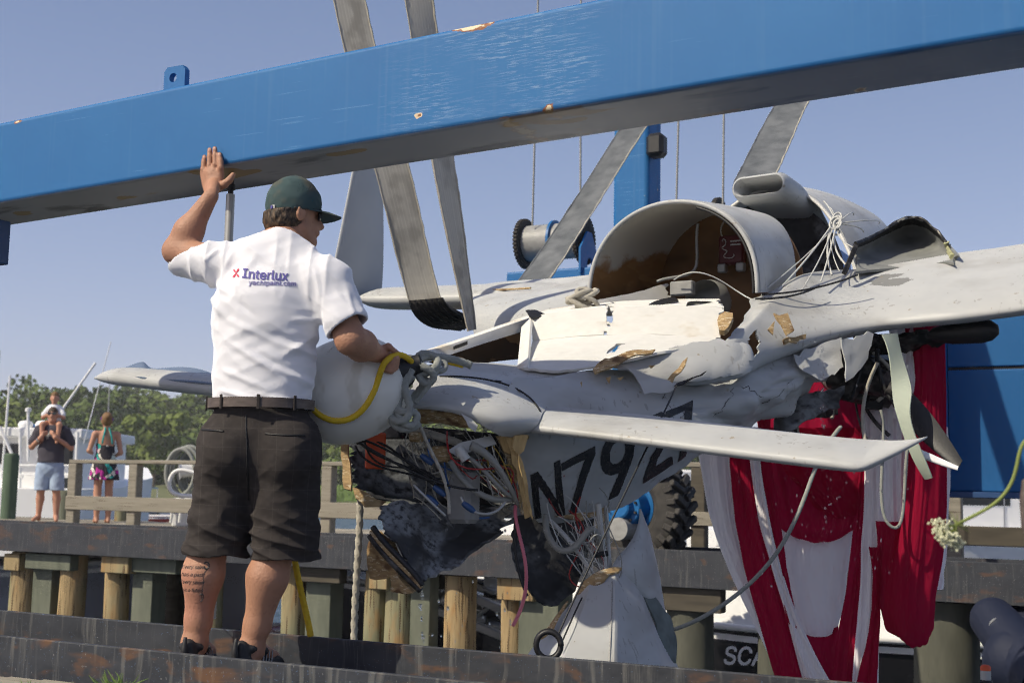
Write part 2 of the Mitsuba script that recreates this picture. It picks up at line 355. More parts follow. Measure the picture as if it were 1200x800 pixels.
def f_carbon(p, n, uv):
    c = mix((.012, .012, .013), (.03, .03, .032), tf(p.x * 20, p.y * 20, p.z * 20, 3))
    return mix(c, (.24, .255, .27), ss(.42, .62, tf(p.x * 4, p.y * 4 + 7, p.z * 4, 4)) * ss(.15, .70, tf(p.x * 40, p.y * 40, p.z * 40, 3)) * .85)
mat('dark_laminate', f_carbon, .5, bump=lambda p, n, uv: tf(p.x * 30, p.y * 30, p.z * 30, 4), bs=.006)
mat('scuffed_laminate', lambda p, n, uv: mix(mix((.022, .023, .025), (.055, .057, .06), tf(p.x * 9, p.y * 9, p.z * 9, 4)), (.27, .285, .30), ss(.44, .60, tf(p.x * 5 + 1, p.y * 5, p.z * 5, 5)) * ss(.2, .6, tf(p.x * 60, p.y * 60, p.z * 60, 3)) * .85), .45, bump=lambda p, n, uv: tf(p.x * 40, p.y * 40, p.z * 40, 4), bs=.005)
mat('mangled_metal', lambda p, n, uv: mix((.015, .014, .013), (.12, .11, .10), ss(.4, .8, tf(p.x * 22, p.y * 22, p.z * 22, 4))), .45, .3)
def f_strap(p, n, uv):
    c = mix((.40, .38, .33), (.50, .475, .415), tf(uv.x * 30, uv.y * 2, 0, 3))
    c = mix(c, (.30, .28, .24), ss(.4, .6, dr.abs(dr.sin(uv.x * 31.4))) * .25)
    c = mix(c, (.20, .185, .155), ss(.55, .8, tf(uv.x * 1.5 + 3, uv.y * 6, 2, 4)) * .6)
    c = mix(c, (.34, .31, .26), ss(.035, .03, dr.minimum(uv.x, 1 - uv.x)))
    return c
mat('sling_web', f_strap, .85)
mat('sling_dark', lambda p, n, uv: mix((.06, .07, .08), (.20, .21, .22), tf(uv.x * 3, uv.y * 14, 0, 5)), .8)
mat('rubber', lambda p, n, uv: mix((.018, .017, .016), (.06, .055, .05), tf(p.x * 16, p.y * 16, p.z * 16, 3)), .8)
mat('black', (.012, .012, .013), .5)
mat('rope_grey', lambda p, n, uv: mix((.19, .20, .185), (.33, .34, .31), tf(p.x * 70, p.y * 70, p.z * 70, 3)), .9)
mat('rope_dirty', lambda p, n, uv: mix((.30, .28, .23), (.48, .45, .38), tf(p.x * 60, p.y * 60, p.z * 60, 3)), .9)
mat('rope_yellow', lambda p, n, uv: mix((.52, .33, .012), (.68, .47, .02), tf(p.x * 90, p.y * 90, p.z * 90, 3)), .75)
mat('wire_white', (.50, .50, .47), .45)
mat('wire_red', (.35, .02, .02), .5); mat('wire_blue', (.03, .10, .30), .5); mat('wire_yellow', (.45, .30, .04), .5)
mat('hose_grey', (.24, .24, .215), .55)
mat('splinter', lambda p, n, uv: mix((.28, .17, .07), (.62, .45, .20), tf(p.x * 90, p.y * 90, p.z * 9, 4)), .8)
mat('foam_green', lambda p, n, uv: mix((.20, .20, .10), (.42, .42, .25), tf(p.x * 60, p.y * 60, p.z * 60, 3)), .8)
mat('bulkhead_brown', lambda p, n, uv: mix((.10, .048, .018), (.30, .15, .055), tf(p.x * 7, p.y * 7, p.z * 9, 4)), .6)
mat('grey_gel', lambda p, n, uv: mix((.34, .355, .37), (.39, .40, .41), tf(p.x * 5, p.y * 5, p.z * 5, 3)), .4)
mat('wire_pink', (.50, .13, .17), .45)
mat('orange', (.62, .085, .02), .5)
mat('sign_red', (.11, .012, .015), .4)
mat('zinc', (.42, .42, .40), .45, .55)
mat('chrome', (.75, .75, .76), .15, 1.)
mat('drum_grey', lambda p, n, uv: mix((.20, .20, .19), (.33, .33, .32), tf(p.x * 25, p.y * 25, p.z * 25, 3)), .5)
def f_pile(p, n, uv):
    a = tf(p.x * 26, p.y * 26, p.z * 2.2, 4)
    c = mix((.25, .17, .08), (.40, .30, .16), a)
    c = mix(c, (.21, .215, .13), ss(.42, .66, tf(p.x * 2.2, p.y * 2.2, p.z * .8, 4)) * .85)
    c = mix(c, (.34, .18, .06), ss(.55, .75, tf(p.x * 9, p.y * 9, p.z * 3 + 7, 4)) * .6)
    c = mix(c, (.06, .075, .045), ss(-.75, -1.25, p.z + .4 * (tf(p.x * 6, p.y * 6, 3, 3) - .5)) * .8)
    return mix(c, (.10, .065, .03), ss(.60, .72, tf(p.x * 55, p.y * 55, p.z * 2.5 + 4, 3)))
mat('pile_wood', f_pile, .85, bump=lambda p, n, uv: tf(p.x * 70, p.y * 70, p.z * 3, 3), bs=.006)
def f_green(p, n, uv): return mix((.085, .095, .07), (.17, .18, .135), tf(p.x * 16, p.y * 16, p.z * 3, 4))
mat('treated_wood', f_green, .85, bump=lambda p, n, uv: tf(p.x * 60, p.y * 60, p.z * 4, 3), bs=.004)
def f_wood(p, n, uv):
    s, q = along(p, RE), along(p, RN)
    c = mix((.16, .145, .115), (.29, .265, .215), tf(s * 2.5, q * 40, p.z * 40, 4))
    return mix(c, (.12, .10, .075), ss(.62, .74, tf(s * 4, q * 60, p.z * 60, 3)))
mat('weathered_wood', f_wood, .85)
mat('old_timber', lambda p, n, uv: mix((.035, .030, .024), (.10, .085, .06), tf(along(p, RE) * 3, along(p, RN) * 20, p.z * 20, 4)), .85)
mat('shade_wood', lambda p, n, uv: mix((.05, .052, .04), (.105, .105, .08), tf(p.x * 16, p.y * 16, p.z * 3, 4)), .85)  # greenish wood darkened: the shade on the right-hand piles is in the colour
mat('cut_wood', (.38, .20, .08), .8)
# people
def f_skin(p, n, uv):
    c = mix((.31, .150, .090), (.43, .225, .142), tf(p.x * 11, p.y * 11, p.z * 9, 4))
    c = mix(c, (.46, .20, .145), ss(.55, .75, tf(p.x * 6 + 3, p.y * 6, p.z * 5, 3)) * .4)
    return mix(c, (.20, .085, .045), ss(.60, .74, tf(p.x * 150, p.y * 150, p.z * 70, 3)) * .22)
mat('skin_tan', f_skin, .6, bump=lambda p, n, uv: tf(p.x * 160, p.y * 160, p.z * 160, 3), bs=.002)
mat('skin_far', (.45, .23, .15), .55)
mat('shirt_white', lambda p, n, uv: mix((.71, .71, .75), (.76, .76, .79), tf(p.x * 40, p.y * 40, p.z * 40, 2)), .9, spec=.2)
def f_plaid(p, n, uv):
    c = mix((.030, .026, .025), (.042, .036, .034), tf(p.x * 60, p.y * 60, p.z * 60, 2))
    fr = lambda x: dr.abs(x - dr.floor(x) - .5)
    a = fr(p.x * 15.5 + p.y * 4 + .22 * tf(p.x * 5, p.z * 5, 1, 2)); b = fr(p.z * 14. + .35 * p.x + .25 * tf(p.x * 6, p.z * 6, 3, 2))
    return mix(c, (.10, .09, .082), dr.maximum(ss(.018, .007, a), ss(.018, .007, b)) * .3)
mat('plaid_cloth', f_plaid, .9, spec=.2)
mat('leather', lambda p, n, uv: mix((.045, .033, .027), (.13, .10, .085), tf(p.x * 30, p.y * 30, p.z * 70, 3)), .5)
mat('cap_green', lambda p, n, uv: mix(mix((.042, .072, .075), (.066, .100, .102), tf(p.x * 30, p.y * 30, p.z * 30, 3)), (.11, .10, .075), ss(.48, .72, tf(p.x * 13, p.y * 13, p.z * 13 + 5, 3)) * .7), .9, spec=.2)
mat('hair_brown', lambda p, n, uv: mix((.018, .011, .007), (.12, .075, .04), ss(.3, .8, tf(p.x * 140, p.y * 140, p.z * 50, 3))), .6, bump=lambda p, n, uv: tf(p.x * 160, p.y * 160, p.z * 45, 3), bs=.006)
mat('ink', (.055, .045, .042), .6)
mat('print_blue', (.10, .085, .31), .7)
mat('print_light', (.19, .17, .40), .7)
mat('print_red', (.72, .05, .10), .7)
mat('print_black', (.016, .016, .018), .45)
mat('print_white', (.75, .75, .75), .5)
mat('shoe_black', (.020, .020, .022), .6)
mat('fender_white', lambda p, n, uv: mix(mix((.64, .62, .56), (.72, .70, .64), tf(p.x * 9, p.y * 9, p.z * 9, 3)), (.40, .36, .28), ss(.60, .76, tf(p.x * 12, p.y * 12, p.z * 5, 4)) * .5), .5)
mat('blue_grey_skin', (.13, .17, .24), .4); mat('pale_belt', (.34, .38, .31), .7)
mat('torn_inner', lambda p, n, uv: mix((.10, .105, .10), (.24, .245, .235), tf(p.x * 9, p.y * 9, p.z * 9, 4)), .6)
mat('dark_lining', lambda p, n, uv: mix((.05, .065, .06), (.17, .20, .19), tf(p.x * 20, p.y * 20, p.z * 20, 4)), .7)
mat('nail', (.55, .32, .24), .35); mat('hair_fair', (.17, .095, .04), .7); mat('teal', (.02, .28, .26), .8); mat('purple', (.10, .02, .16), .8); mat('pink_frame', (.35, .02, .16), .4)
mat('denim', lambda p, n, uv: mix((.24, .32, .46), (.42, .50, .62), tf(p.x * 9, p.y * 9, p.z * 5, 3)), .9)
mat('tee_grey', (.055, .05, .065), .9)
def f_dress(p, n, uv):
    a, b, w = tv(p.x * 19 + tf(p.x * 5, p.z * 5, 0, 2) * 3, p.z * 13 + p.x * 5)
    c = mix((.02, .30, .27), (.02, .018, .025), ss(.55, .5, w)); c = mix(c, (.62, .58, .52), ss(.68, .7, w)); c = mix(c, (.40, .02, .25), ss(.84, .86, w))
    return mix((.015, .013, .018), c, ss(.06, .12, b - a))
mat('dress_print', f_dress, .85)
# cloth of the parachute: uv.x runs across the gores
# nature, boats
mat('leaf_a', (.095, .135, .030), .7, spec=.2); mat('leaf_b', (.135, .175, .040), .7, spec=.2); mat('leaf_c', (.068, .105, .026), .7, spec=.2)
mat('bark', (.09, .07, .05), .9)
mat('grass', (.12, .19, .035), .7)
mat('earth', lambda p, n, uv: mix((.06, .075, .03), (.12, .12, .06), tf(p.x * .3, p.y * .3, 0, 3)), .95)
mat('water', lambda p, n, uv: mix((.02, .04, .055), (.03, .055, .07), tf(p.x * .2, p.y * .2, 0, 2)), .07, spec=.6,
    bump=lambda p, n, uv: tf(p.x * 1.6, p.y * 3.2, 0, 4) + .25 * tf(p.x * 7, p.y * 13, 2, 2), bs=.10, eps=.02)
mat('boat_pale', (.26, .28, .34), .5); mat('boat_white', (.74, .74, .73), .35); mat('boat_black', (.012, .012, .015), .3); mat('boat_navy', (.009, .013, .032), .6); mat('boat_red', (.30, .03, .02), .5)
mat('smoked', (.02, .025, .03), .1)
mat('clear_pane', (.16, .19, .21), .08)
scene['cloth_red'] = {'type': 'principledthin', 'base_color': rgb(.42, .014, .052), 'roughness': .6, 'diff_trans': 1.1}
scene['cloth_white'] = {'type': 'principledthin', 'base_color': rgb(.88, .84, .83), 'roughness': .6, 'diff_trans': .5}
mat('flower_cream', (.55, .55, .38), .8); mat('stem_green', (.20, .24, .06), .7)
# ---------------------------------------------------------------- the setting
def setting(name, m, mt, smooth=False): return tag(put(name, m, mt, None, smooth), kind='structure')
WZ = -1.95
setting('water', mesh([[-455, -50, WZ], [455, -50, WZ], [455, 455, WZ], [-455, 455, WZ]], [[0, 1, 2], [0, 2, 3]]), 'water')
# the far bank and its wooded hill
xs, ys = np.meshgrid(np.linspace(-330, 330, 111), np.linspace(150, 420, 46), indexing='ij')
def hill_z(x, y):
    t = np.clip((y - 158) / 120, 0, 1); t = t * t * (3 - 2 * t)
    prof = np.interp(x / y, [-.9, -.45, -.3, -.2, -.05, .15, .3, .9], [9, 11, 14, 13, 18, 9, 5, 4])
    return WZ - .6 + np.clip((y - 150) / 8, 0, 1) * 1.6 + t * prof + 1.5 * meshkit.fbm(np.stack([x * .03, y * .03, x * 0], -1), 3)
Hm = np.stack([xs, ys, hill_z(xs, ys)], -1)
i, j = np.meshgrid(np.arange(110), np.arange(45), indexing='ij'); q = np.stack([i * 46 + j, (i + 1) * 46 + j, (i + 1) * 46 + j + 1, i * 46 + j + 1], -1).reshape(-1, 4)
setting('hill', mesh(Hm.reshape(-1, 3), np.vstack([q[:, [0, 1, 2]], q[:, [0, 2, 3]]])), 'earth', True)
def leaf_cloud(c, R, n, size, r):
    """n little leaf-clump faces spread through lumpy balls about the centres c with the radii R."""
    k = r.integers(0, len(c), n); d = r.normal(size=(n, 3)); d /= np.linalg.norm(d, axis=1, keepdims=True)
    p = c[k] + d * (R[k] * r.uniform(.55, 1.05, n) ** .6)[:, None] * [1, 1, .8]
    nn = d + r.normal(size=(n, 3)) * .55 + [0, 0, .3]; nn /= np.linalg.norm(nn, axis=1, keepdims=True)
    x = np.cross(nn, r.normal(size=(n, 3))); x /= np.linalg.norm(x, axis=1, keepdims=True); y = np.cross(nn, x)
    s = (size * r.uniform(.6, 1.4, n))[:, None]
    v = np.stack([p - x * s - y * s * .6, p + x * s - y * s * .3, p + x * s * .5 + y * s, p - x * s * .8 + y * s * .6], 1).reshape(-1, 3)
    b = np.arange(n)[:, None] * 4
    return mesh(v, np.vstack([b + [0, 1, 2], b + [0, 2, 3]]))
def crown_parts(x, y, z, h, w, r, n, size):
    m = r.integers(9, 15); c = r.normal(size=(m, 3)) * [w * .33, w * .33, h * .17] + [x, y, z + h * .62]
    return leaf_cloud(c, r.uniform(.20, .36, m) * w, n, size, r)
r0 = np.random.default_rng(3)
back = []
for row, (y0, y1, cnt) in enumerate([(185, 215, 150), (215, 260, 200), (260, 320, 190)]):
    for _ in range(cnt):
        y = r0.uniform(y0, y1); x = r0.uniform(-.72, .55) * y
        back.append((x, y, float(hill_z(V([x]), V([y]))[0])))
for mi_, mt in enumerate(('leaf_a', 'leaf_c', 'leaf_b')):
    tag(put('distant_wood', cat(*[crown_parts(x, y, z - 2.5, r0.uniform(5, 11), r0.uniform(5, 9), r0, 900, .46) for x, y, z in back[mi_::3]]), mt), 'mass of green treetops covering the far hillside', kind='stuff')
grp = 'trees along the foot of the wooded hill'
for k in range(46):
    kx = -.52 + 1.0 * (k + r0.uniform(-.4, .4)) / 46; y = r0.uniform(166, 184); x = kx * y; z = float(hill_z(V([x]), V([y]))[0])
    t = thing('broadleaf_tree', 'green broadleaf tree in the row along the foot of the wooded hill', 'tree', grp)
    h, w = r0.uniform(4.5, 10), r0.uniform(4.5, 8.5)
    put('trunk', tube([[x, y, z - .5], [x + .2, y, z + h * .4], [x - .2, y + .2, z + h * .75]], [.28, .2, .08], seg=7), 'bark', t)
    put('crown', crown_parts(x, y, z - .6, h, w, r0, 2600, .32), ('leaf_a', 'leaf_b', 'leaf_c')[int(r0.integers(0, 3))], t)
# rough grass on the bank
gx = r0.uniform(-.2, .45, 9000) * 160; gy = r0.uniform(152, 166, 9000); gz = hill_z(gx, gy)
gp = np.stack([gx, gy, gz], -1); gw = V([.35, 0, 0]); gh = np.stack([r0.normal(size=9000) * .2, r0.normal(size=9000) * .2, r0.uniform(.5, 1.2, 9000)], -1)
tag(put('bank_grass', mesh(np.stack([gp - gw, gp + gw, gp + gh], 1).reshape(-1, 3), np.arange(27000).reshape(-1, 3)), 'grass'), 'bright green grass along the far bank', kind='stuff')

# the near runway: a steel channel with its flanges up, in which the man stands
def runway(c0, c1, e0, e1, name, web, z1=.15, z0=-.16, wz=-.012):
    """Between the upright planes RN.p = c0 and c1, from RE.p = e0 to e1."""
    t = .022; k = thing(name, *web)
    pt = lambda c, e, z: RN * c + RE * e + V([0, 0, z])
    ax = (RE, RN, V([0, 0, 1.]))
    put('flange', box(pt(c0 + t / 2, (e0 + e1) / 2, (z0 + z1) / 2), e1 - e0, t, z1 - z0, ax, .004), 'rusty_steel', k)
    put('flange', box(pt(c1 - t / 2, (e0 + e1) / 2, (z0 + z1) / 2), e1 - e0, t, z1 - z0, ax, .004), 'rusty_steel', k)
    put('web', box(pt((c0 + c1) / 2, (e0 + e1) / 2, wz), e1 - e0, c1 - c0 - 2 * t - .004, .024, ax), 'rusty_steel', k)
    return k
za, zb_ = .05, .15
n0 = [RN @ atz(*q, za) for q in ((0, 742), (260, 770), (520, 798))]; n1 = [RN @ atz(*q, za) for q in ((0, 710), (400, 748), (900, 795))]
n2 = [RN @ atz(*q, zb_) for q in ((0, 612), (600, 635), (1150, 659))]
print('near', n0, n1, 'far', n2)
C0, C1, C2 = float(np.mean(n0)), float(np.mean(n1)), float(np.mean(n2))
nr = runway(C0, C1, -12, 7, 'near_runway', ('rusty black steel channel runway under the man in the white shirt', 'runway beam'), z1=.05, z0=-.30, wz=-.09)
fr = runway(C2, C2 + .68, -24, 9, 'far_runway', ('long black steel runway beam on wooden piles below the two onlookers', 'runway beam'), z0=-.17)
# splice line on the far runway
sp = atn(262, 633, RN, C2 - .003)
put('splice', beam(atn(268, 617, RN, C2 - .004), atn(258, 640, RN, C2 - .004), .006, .012), 'black', fr)
# planks in front of the near runway
dk = tag(put('near_deck', box(RN * (C0 - .62) + V([0, 0, -.30]), 1, 1, .02, (RE, RN, V([0, 0, 1.]))), 'old_timber'), kind='structure')
e_l = RE @ atz(60, 798, 0.02)
for k in range(9):
    c = RN * (C0 - .78) + RE * (e_l - 1.2 + k * .165) + V([0, 0, -.085 + .004 * (k % 3)])
    put('plank', box(c, .155, 1.25, .04, (RE, RN, V([0, 0, 1.])), .006), 'weathered_wood', dk)
# the quay behind the far runway, with planks, and the fender posts
QC = RN @ at(60, 611, 20.4)
q0 = C2 + .72
qe = float(RE @ atn(640, 640, RN, C2 + 3))
qd = setting('quay', box(RN * ((q0 + QC + 1.6) / 2) + RE * ((qe - 24) / 2) + V([0, 0, -.12]), qe + 24, QC + 1.6 - q0, .14, (RE, RN, V([0, 0, 1.]))), 'old_timber')
for k in range(int((qe + 24) / .297)):
    e = -23.8 + k * .297
    put('plank', box(RN * ((q0 + QC + 1.6) / 2) + RE * e + V([0, 0, -.025 + .003 * (k % 3)]), .288, QC + 1.6 - q0, .045, (RE, RN, V([0, 0, 1.])), .006), 'weathered_wood', qd)

wk = setting('walkway', box(RN * (QC - 1.2) + RE * ((qe + 9) / 2) + V([0, 0, -.12]), 9 - qe - .02, 1.3, .16, (RE, RN, V([0, 0, 1.]))), 'old_timber')
# piles under the far runway
CP = C2 + .30
UP = V([0, 0, 1.])
def pile(px, wpx, c=CP, tilt=0., top=-.19, mt='pile_wood', label=None, cat_='pile', square=False, group=None):
    p = atn(px, 690, RN, c); w = wpx / F * p[1]; p = V([p[0], p[1], 0])
    t = thing('pile', label, cat_, group)
    lo = p + V([0, 0, WZ - .6]) - RE * tilt * 1.6; hi = p + V([0, 0, top])
    if square: m = beam(lo, hi, w, w * .8, .006, RN)
    else:
        zz = np.linspace(0, 1, 9); m = tube(V([lo + (hi - lo) * s + V([.008 * math.sin(px + 5 * s), 0, 0]) for s in zz]), [w / 2 * 1.04, w / 2], seg=18, smooth=False)
    put('shaft', m, mt, t, 40)
    return t
piles = [(28, 32, 0, 'round yellowish pile at the far left edge under the long steel beam'), (86, 30, .06, 'leaning pale pile, second lit one from the left under the long beam'), (137, 28, 0, 'round yellow pile topped by a pale square block'),
    (251, 22, 0, 'narrow lit pile seen between the legs of the man in plaid shorts'), (345, 28, 0, 'yellow pile just right of the legs of the man in plaid shorts'), (441, 25, 0, 'lit pile just right of the hanging twisted rope'),
    (468, 33, 0, 'thick pile right beside the one next to the hanging twisted rope'), (541, 37, 0, 'sunlit golden pile standing alone under the torn dark nose of the aircraft'), (602, 28, 0, 'sunlit pile behind the dangling pink wire')]
for px, w, tl, lb in piles: pile(px, w, CP, tl, label=lb)
for px, w, lb in ((58, 30, 'flat greenish plank pile beside the leftmost round pile'), (175, 30, 'greenish square pile left of the calf with the tattoo'), (381, 34, 'wide greenish square timber right of the yellow rope'), (498, 26, 'dark greenish timber between the thick pile and the golden one'), (640, 50, 'wide shaded timber behind the black flap under the fuselage')):
    pile(px, w, CP + .05, 0, mt='treated_wood', label=lb, square=True)
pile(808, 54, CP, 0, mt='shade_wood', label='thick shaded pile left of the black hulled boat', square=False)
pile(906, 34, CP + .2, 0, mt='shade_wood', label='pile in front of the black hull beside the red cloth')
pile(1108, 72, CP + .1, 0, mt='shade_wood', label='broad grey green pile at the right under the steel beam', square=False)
# heavy timbers that carry the beam: caps and braces
def timber(px0, px1, py0, py1, c, mt, label, th=.14, cat_='timber'):
    a, b = atn(px0, (py0 + py1) / 2, RN, c), atn(px1, (py0 + py1) / 2, RN, c); h = (py1 - py0) / F * (a[1] + b[1]) / 2
    z = (a[2] + b[2]) / 2; a[2] = b[2] = z
    t = thing('timber_block', label, cat_)
    put('block', beam(a + RN * th / 2, b + RN * th / 2, th, h, .008), mt, t)
for a in ((-2, 22, 650, 668, 'left edge'),): timber(4, 22, 649, 668, CP - .22, 'pile_wood', 'small wooden block on top of the leftmost pile')
timber(29, 82, 649, 667, CP - .2, 'treated_wood', 'greenish timber across the top of the two leftmost piles')
timber(118, 150, 650, 671, CP - .22, 'pile_wood', 'pale square block on the third pile from the left')
timber(150, 206, 652, 671, CP - .16, 'treated_wood', 'dark timber running from the third pile towards the tattooed calf')
timber(346, 398, 660, 682, CP - .2, 'old_timber', 'dark timber behind the top of the yellow rope')
timber(432, 453, 674, 690, CP - .24, 'pile_wood', 'small cut block under the torn corner of the nose skin')
timber(452, 524, 668, 688, CP + .2, 'old_timber', 'dark beam above the water left of the golden pile')
timber(582, 624, 672, 703, CP - .22, 'pile_wood', 'brown square block on the pile behind the pink wire')
timber(770, 845, 688, 716, CP - .24, 'old_timber', 'dark timber on the thick pile left of the black hull')
# back rows of piles, in shade
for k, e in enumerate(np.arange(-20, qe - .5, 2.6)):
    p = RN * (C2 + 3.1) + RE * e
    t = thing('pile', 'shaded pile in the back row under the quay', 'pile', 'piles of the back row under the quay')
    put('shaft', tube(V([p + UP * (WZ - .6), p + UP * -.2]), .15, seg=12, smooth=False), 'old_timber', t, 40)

# railings on the quay
def rail_run(pxs, top, mid, c, label, px0, px1, mid_h=.20, mat_='weathered_wood', pw=.16, pm=None):
    t = thing('railing', label, 'railing')
    a, b = atn(px0, 560, RN, c), atn(px1, 560, RN, c)
    for q in (a, b): q[2] = 0
    put('top_rail', beam(a + UP * top, b + UP * top, .15, .055, .008), mat_, t)
    put('mid_rail', beam(a + UP * mid - RN * .08, b + UP * mid - RN * .08, .05, mid_h, .008), mat_, t)
    for px in pxs:
        p = atn(px, 560, RN, c); p[2] = 0
        put('post', beam(p + UP * -.1, p + UP * (top - .03), pw, .14, .01, RN), pm or mat_, t)
    return t
rail_run([88, 159, 300, 386], .93, .33, QC - .9, 'weathered wooden railing in front of the woman in the patterned dress', 84, 560)
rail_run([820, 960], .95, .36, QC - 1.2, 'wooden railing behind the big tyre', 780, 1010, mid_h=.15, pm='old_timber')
rail_run([1117, 1300], .95, .27, QC - 1.2, 'timber railing with its shade painted in, under the blue housing at the right edge', 1060, 1330, mid_h=.19, mat_='old_timber', pm='weathered_wood')  # shadow of the housing put in as a darker timber colour
# green mooring post, stub posts
def post(px, py0, py1, wpx, D, mt, name, label, catg):
    a, b = at(px, py1, D), at(px, py0, D); a = V([b[0], b[1], a[2]])
    t = thing(name, label, catg)
    put('shaft', tube(V([a, b - UP * .04, b]), [wpx / F * D / 2] * 2 + [wpx / F * D / 2 * .8], seg=16, smooth=False), mt, t, 40); return t
mat('green_post', lambda p, n, uv: mix((.05, .085, .055), (.10, .145, .095), tf(p.x * 9, p.y * 9, p.z * 3, 3)), .8)
post(14, 531, 612, 17, 21.5, 'green_post', 'mooring_post', 'green mooring post left of the man carrying a child', 'post')
post(77, 574, 612, 17, 21.8, 'treated_wood', 'stub_post', 'short grey post behind the man carrying a child', 'post')
post(142, 590, 612, 14, 21.5, 'pile_wood', 'stub_post', 'short brown post right of the woman in the patterned dress', 'post')
# ---------------------------------------------------------------- the boat lift
def rrect(w, h, r): return Polygon([(-w / 2 + r, -h / 2 + r), (w / 2 - r, -h / 2 + r), (w / 2 - r, h / 2 - r), (-w / 2 + r, h / 2 - r)]).buffer(r, 6)
def rbeam(p0, p1, w, h, r, upv=UP):
    p0, p1 = V(p0), V(p1); z = unit(p1 - p0); y = unit(V(upv) - z * (V(upv) @ z)); x = np.cross(y, z)
    ring = np.asarray(rrect(w, h, r).exterior.coords)[:-1]; L = np.linspace(0, 1, 2)
    return loft([p0 + (p1 - p0) * t + ring[:, :1] * x + ring[:, 1:] * y for t in L])
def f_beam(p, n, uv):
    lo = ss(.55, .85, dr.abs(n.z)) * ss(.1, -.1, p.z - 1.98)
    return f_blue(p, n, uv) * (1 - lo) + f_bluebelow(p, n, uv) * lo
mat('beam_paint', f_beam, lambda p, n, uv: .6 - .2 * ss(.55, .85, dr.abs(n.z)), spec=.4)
CB = 3.92
lo0, lo1 = atn(0, 238, RN, CB), atn(1200, 38, RN, CB); hi0, hi1 = atn(0, 143, RN, CB), atn(690, 0, RN, CB)
Bd = unit(lo1 - lo0); H = float(np.mean([(hi0 - lo0)[2], np.interp(hi1[0], [lo0[0], lo1[0]], [0, 0]) + (hi1 - (lo0 + Bd * ((hi1 - lo0) @ Bd)))[2]]))
rz = lo0 + (lo1 - lo0) * .5; pr = atz(600, 175, float((lo0 + Bd * 2.3)[2])); Wb = float(np.clip(RN @ pr - CB, .28, .42))
print('beam', lo0, lo1, 'H', H, 'W', Wb)
lift = thing('lift_beam', 'big scratched blue steel beam crossing the top of the picture above the man', 'steel beam')
b0, b1 = lo0 - Bd * .40, lo1 + Bd * 1.6
off = RN * Wb / 2 + UP * H / 2
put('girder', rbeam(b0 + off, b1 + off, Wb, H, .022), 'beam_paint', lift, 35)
put('leg', rbeam(b0 + off - Bd * .02 + UP * -H / 2, V([*(b0 + off - Bd * .02)[:2], .2]), .2, .2, .02, RE), 'blue_dark', lift, 35)
put('end_bracket', box(atn(-2, 284, RN, CB + .1), .06, .08, .20, (RE, RN, UP), .004), 'blue_dark', lift)
lp = atn(207, 107, RN, CB + .12); lp = lp - UP * .03
pl = Polygon([(-.058, 0), (.058, 0), (.058, .115), (.042, .134), (-.042, .134), (-.058, .115)]).difference(Point(-.008, .085).buffer(.020))
put('lifting_lug', prism(pl, lp, RE, UP, .028).apply_translation(RN * .01), 'beam_paint', lift)
# grey hydraulic prop below the beam, behind the man
tp = atn(270, 233, RN, CB + .16); tp[2] = float((lo0 + Bd * ((tp - lo0) @ Bd))[2]) - .001; bt = V([tp[0], tp[1], .1])
t = thing('prop', 'thin grey steel prop standing under the blue beam behind the raised arm', 'prop')
put('tube', cyl(bt, tp - UP * .07, .018), 'zinc', t, 40); put('cap', cat(cyl(tp - UP * .075, tp - UP * .05, .011), cyl(tp - UP * .05, tp - UP * .03, .019), cyl(tp - UP * .03, tp, .012)), 'mangled_metal', t, 40)

def ribbon(L, R, n=40, th=.008):
    L, R = spline(P3([L])[0], n), spline(P3([R])[0], n); m = 9
    w = np.linspace(0, 1, m)[None, :, None]; A = L[:, None] * (1 - w) + R[:, None] * w
    nn = np.cross(np.gradient(A, axis=0), np.gradient(A, axis=1)); nn /= np.linalg.norm(nn, axis=-1, keepdims=True)
    s = np.r_[0, np.cumsum(np.linalg.norm(np.diff(L, axis=0), axis=1))]
    uv = np.stack(np.broadcast_arrays(w[..., 0], s[:, None]), -1).reshape(-1, 2)
    return slab(A, A - nn * th), np.vstack([uv, uv]), A
def fringe(line, r, seed):
    g = np.random.default_rng(seed); P = spline(line, 60); return tube(P + g.normal(size=P.shape) * r * .18, r * g.uniform(.6, 1.1, 60), n=60, seg=5, smooth=False)
def sling(label, L, R, mt, seed, pad=None):
    t = thing('sling', label, 'lifting sling', None); m, uv, A = ribbon(L, R)
    put('web', m, mt, t, False, uv=uv)
    put('edge', fringe(A[:, 0], .006, seed), 'rope_dirty' if mt == 'sling_web' else 'sling_dark', t); put('edge', fringe(A[:, -1], .007, seed + 1), 'rope_dirty', t)
    return t
s1 = sling('wide grey lifting sling, leftmost, with the black rubber pad at its lower end', [(330, -240, 7.1), (391, 0, 7.2), (404, 60, 7.22), (441, 203, 7.3), (465, 300, 7.4), (481, 357, 7.45)], [(368, -240, 7.16), (428, 0, 7.26), (441, 60, 7.28), (481, 203, 7.36), (503, 300, 7.45), (517, 353, 7.47)], 'sling_web', 1)
m, uv, A = ribbon([(480, 352, 7.43), (485, 366, 7.45), (495, 377, 7.52), (512, 384, 7.7), (540, 387, 8.0)], [(518, 349, 7.43), (524, 358, 7.45), (533, 366, 7.5), (548, 374, 7.65), (566, 379, 8.0)], 24, .03)
put('pad', m, 'rubber', s1)
for k in range(7):
    a = A[:, 0] * (1 - k / 6) + A[:, 8] * k / 6; put('rib', tube(a - fw * .012, .006, n=20, seg=6), 'black', s1)
s2 = sling('narrow twisted grey lifting sling, second from the left, hanging down to the fuselage', [(455, -150, 6.5), (475, 0, 6.6), (508, 196, 6.7), (529, 300, 6.78), (549, 388, 6.85)], [(487, -150, 6.53), (507, 0, 6.65), (533, 195, 6.85), (547, 300, 6.95), (557, 386, 6.98)], 'sling_web', 5)
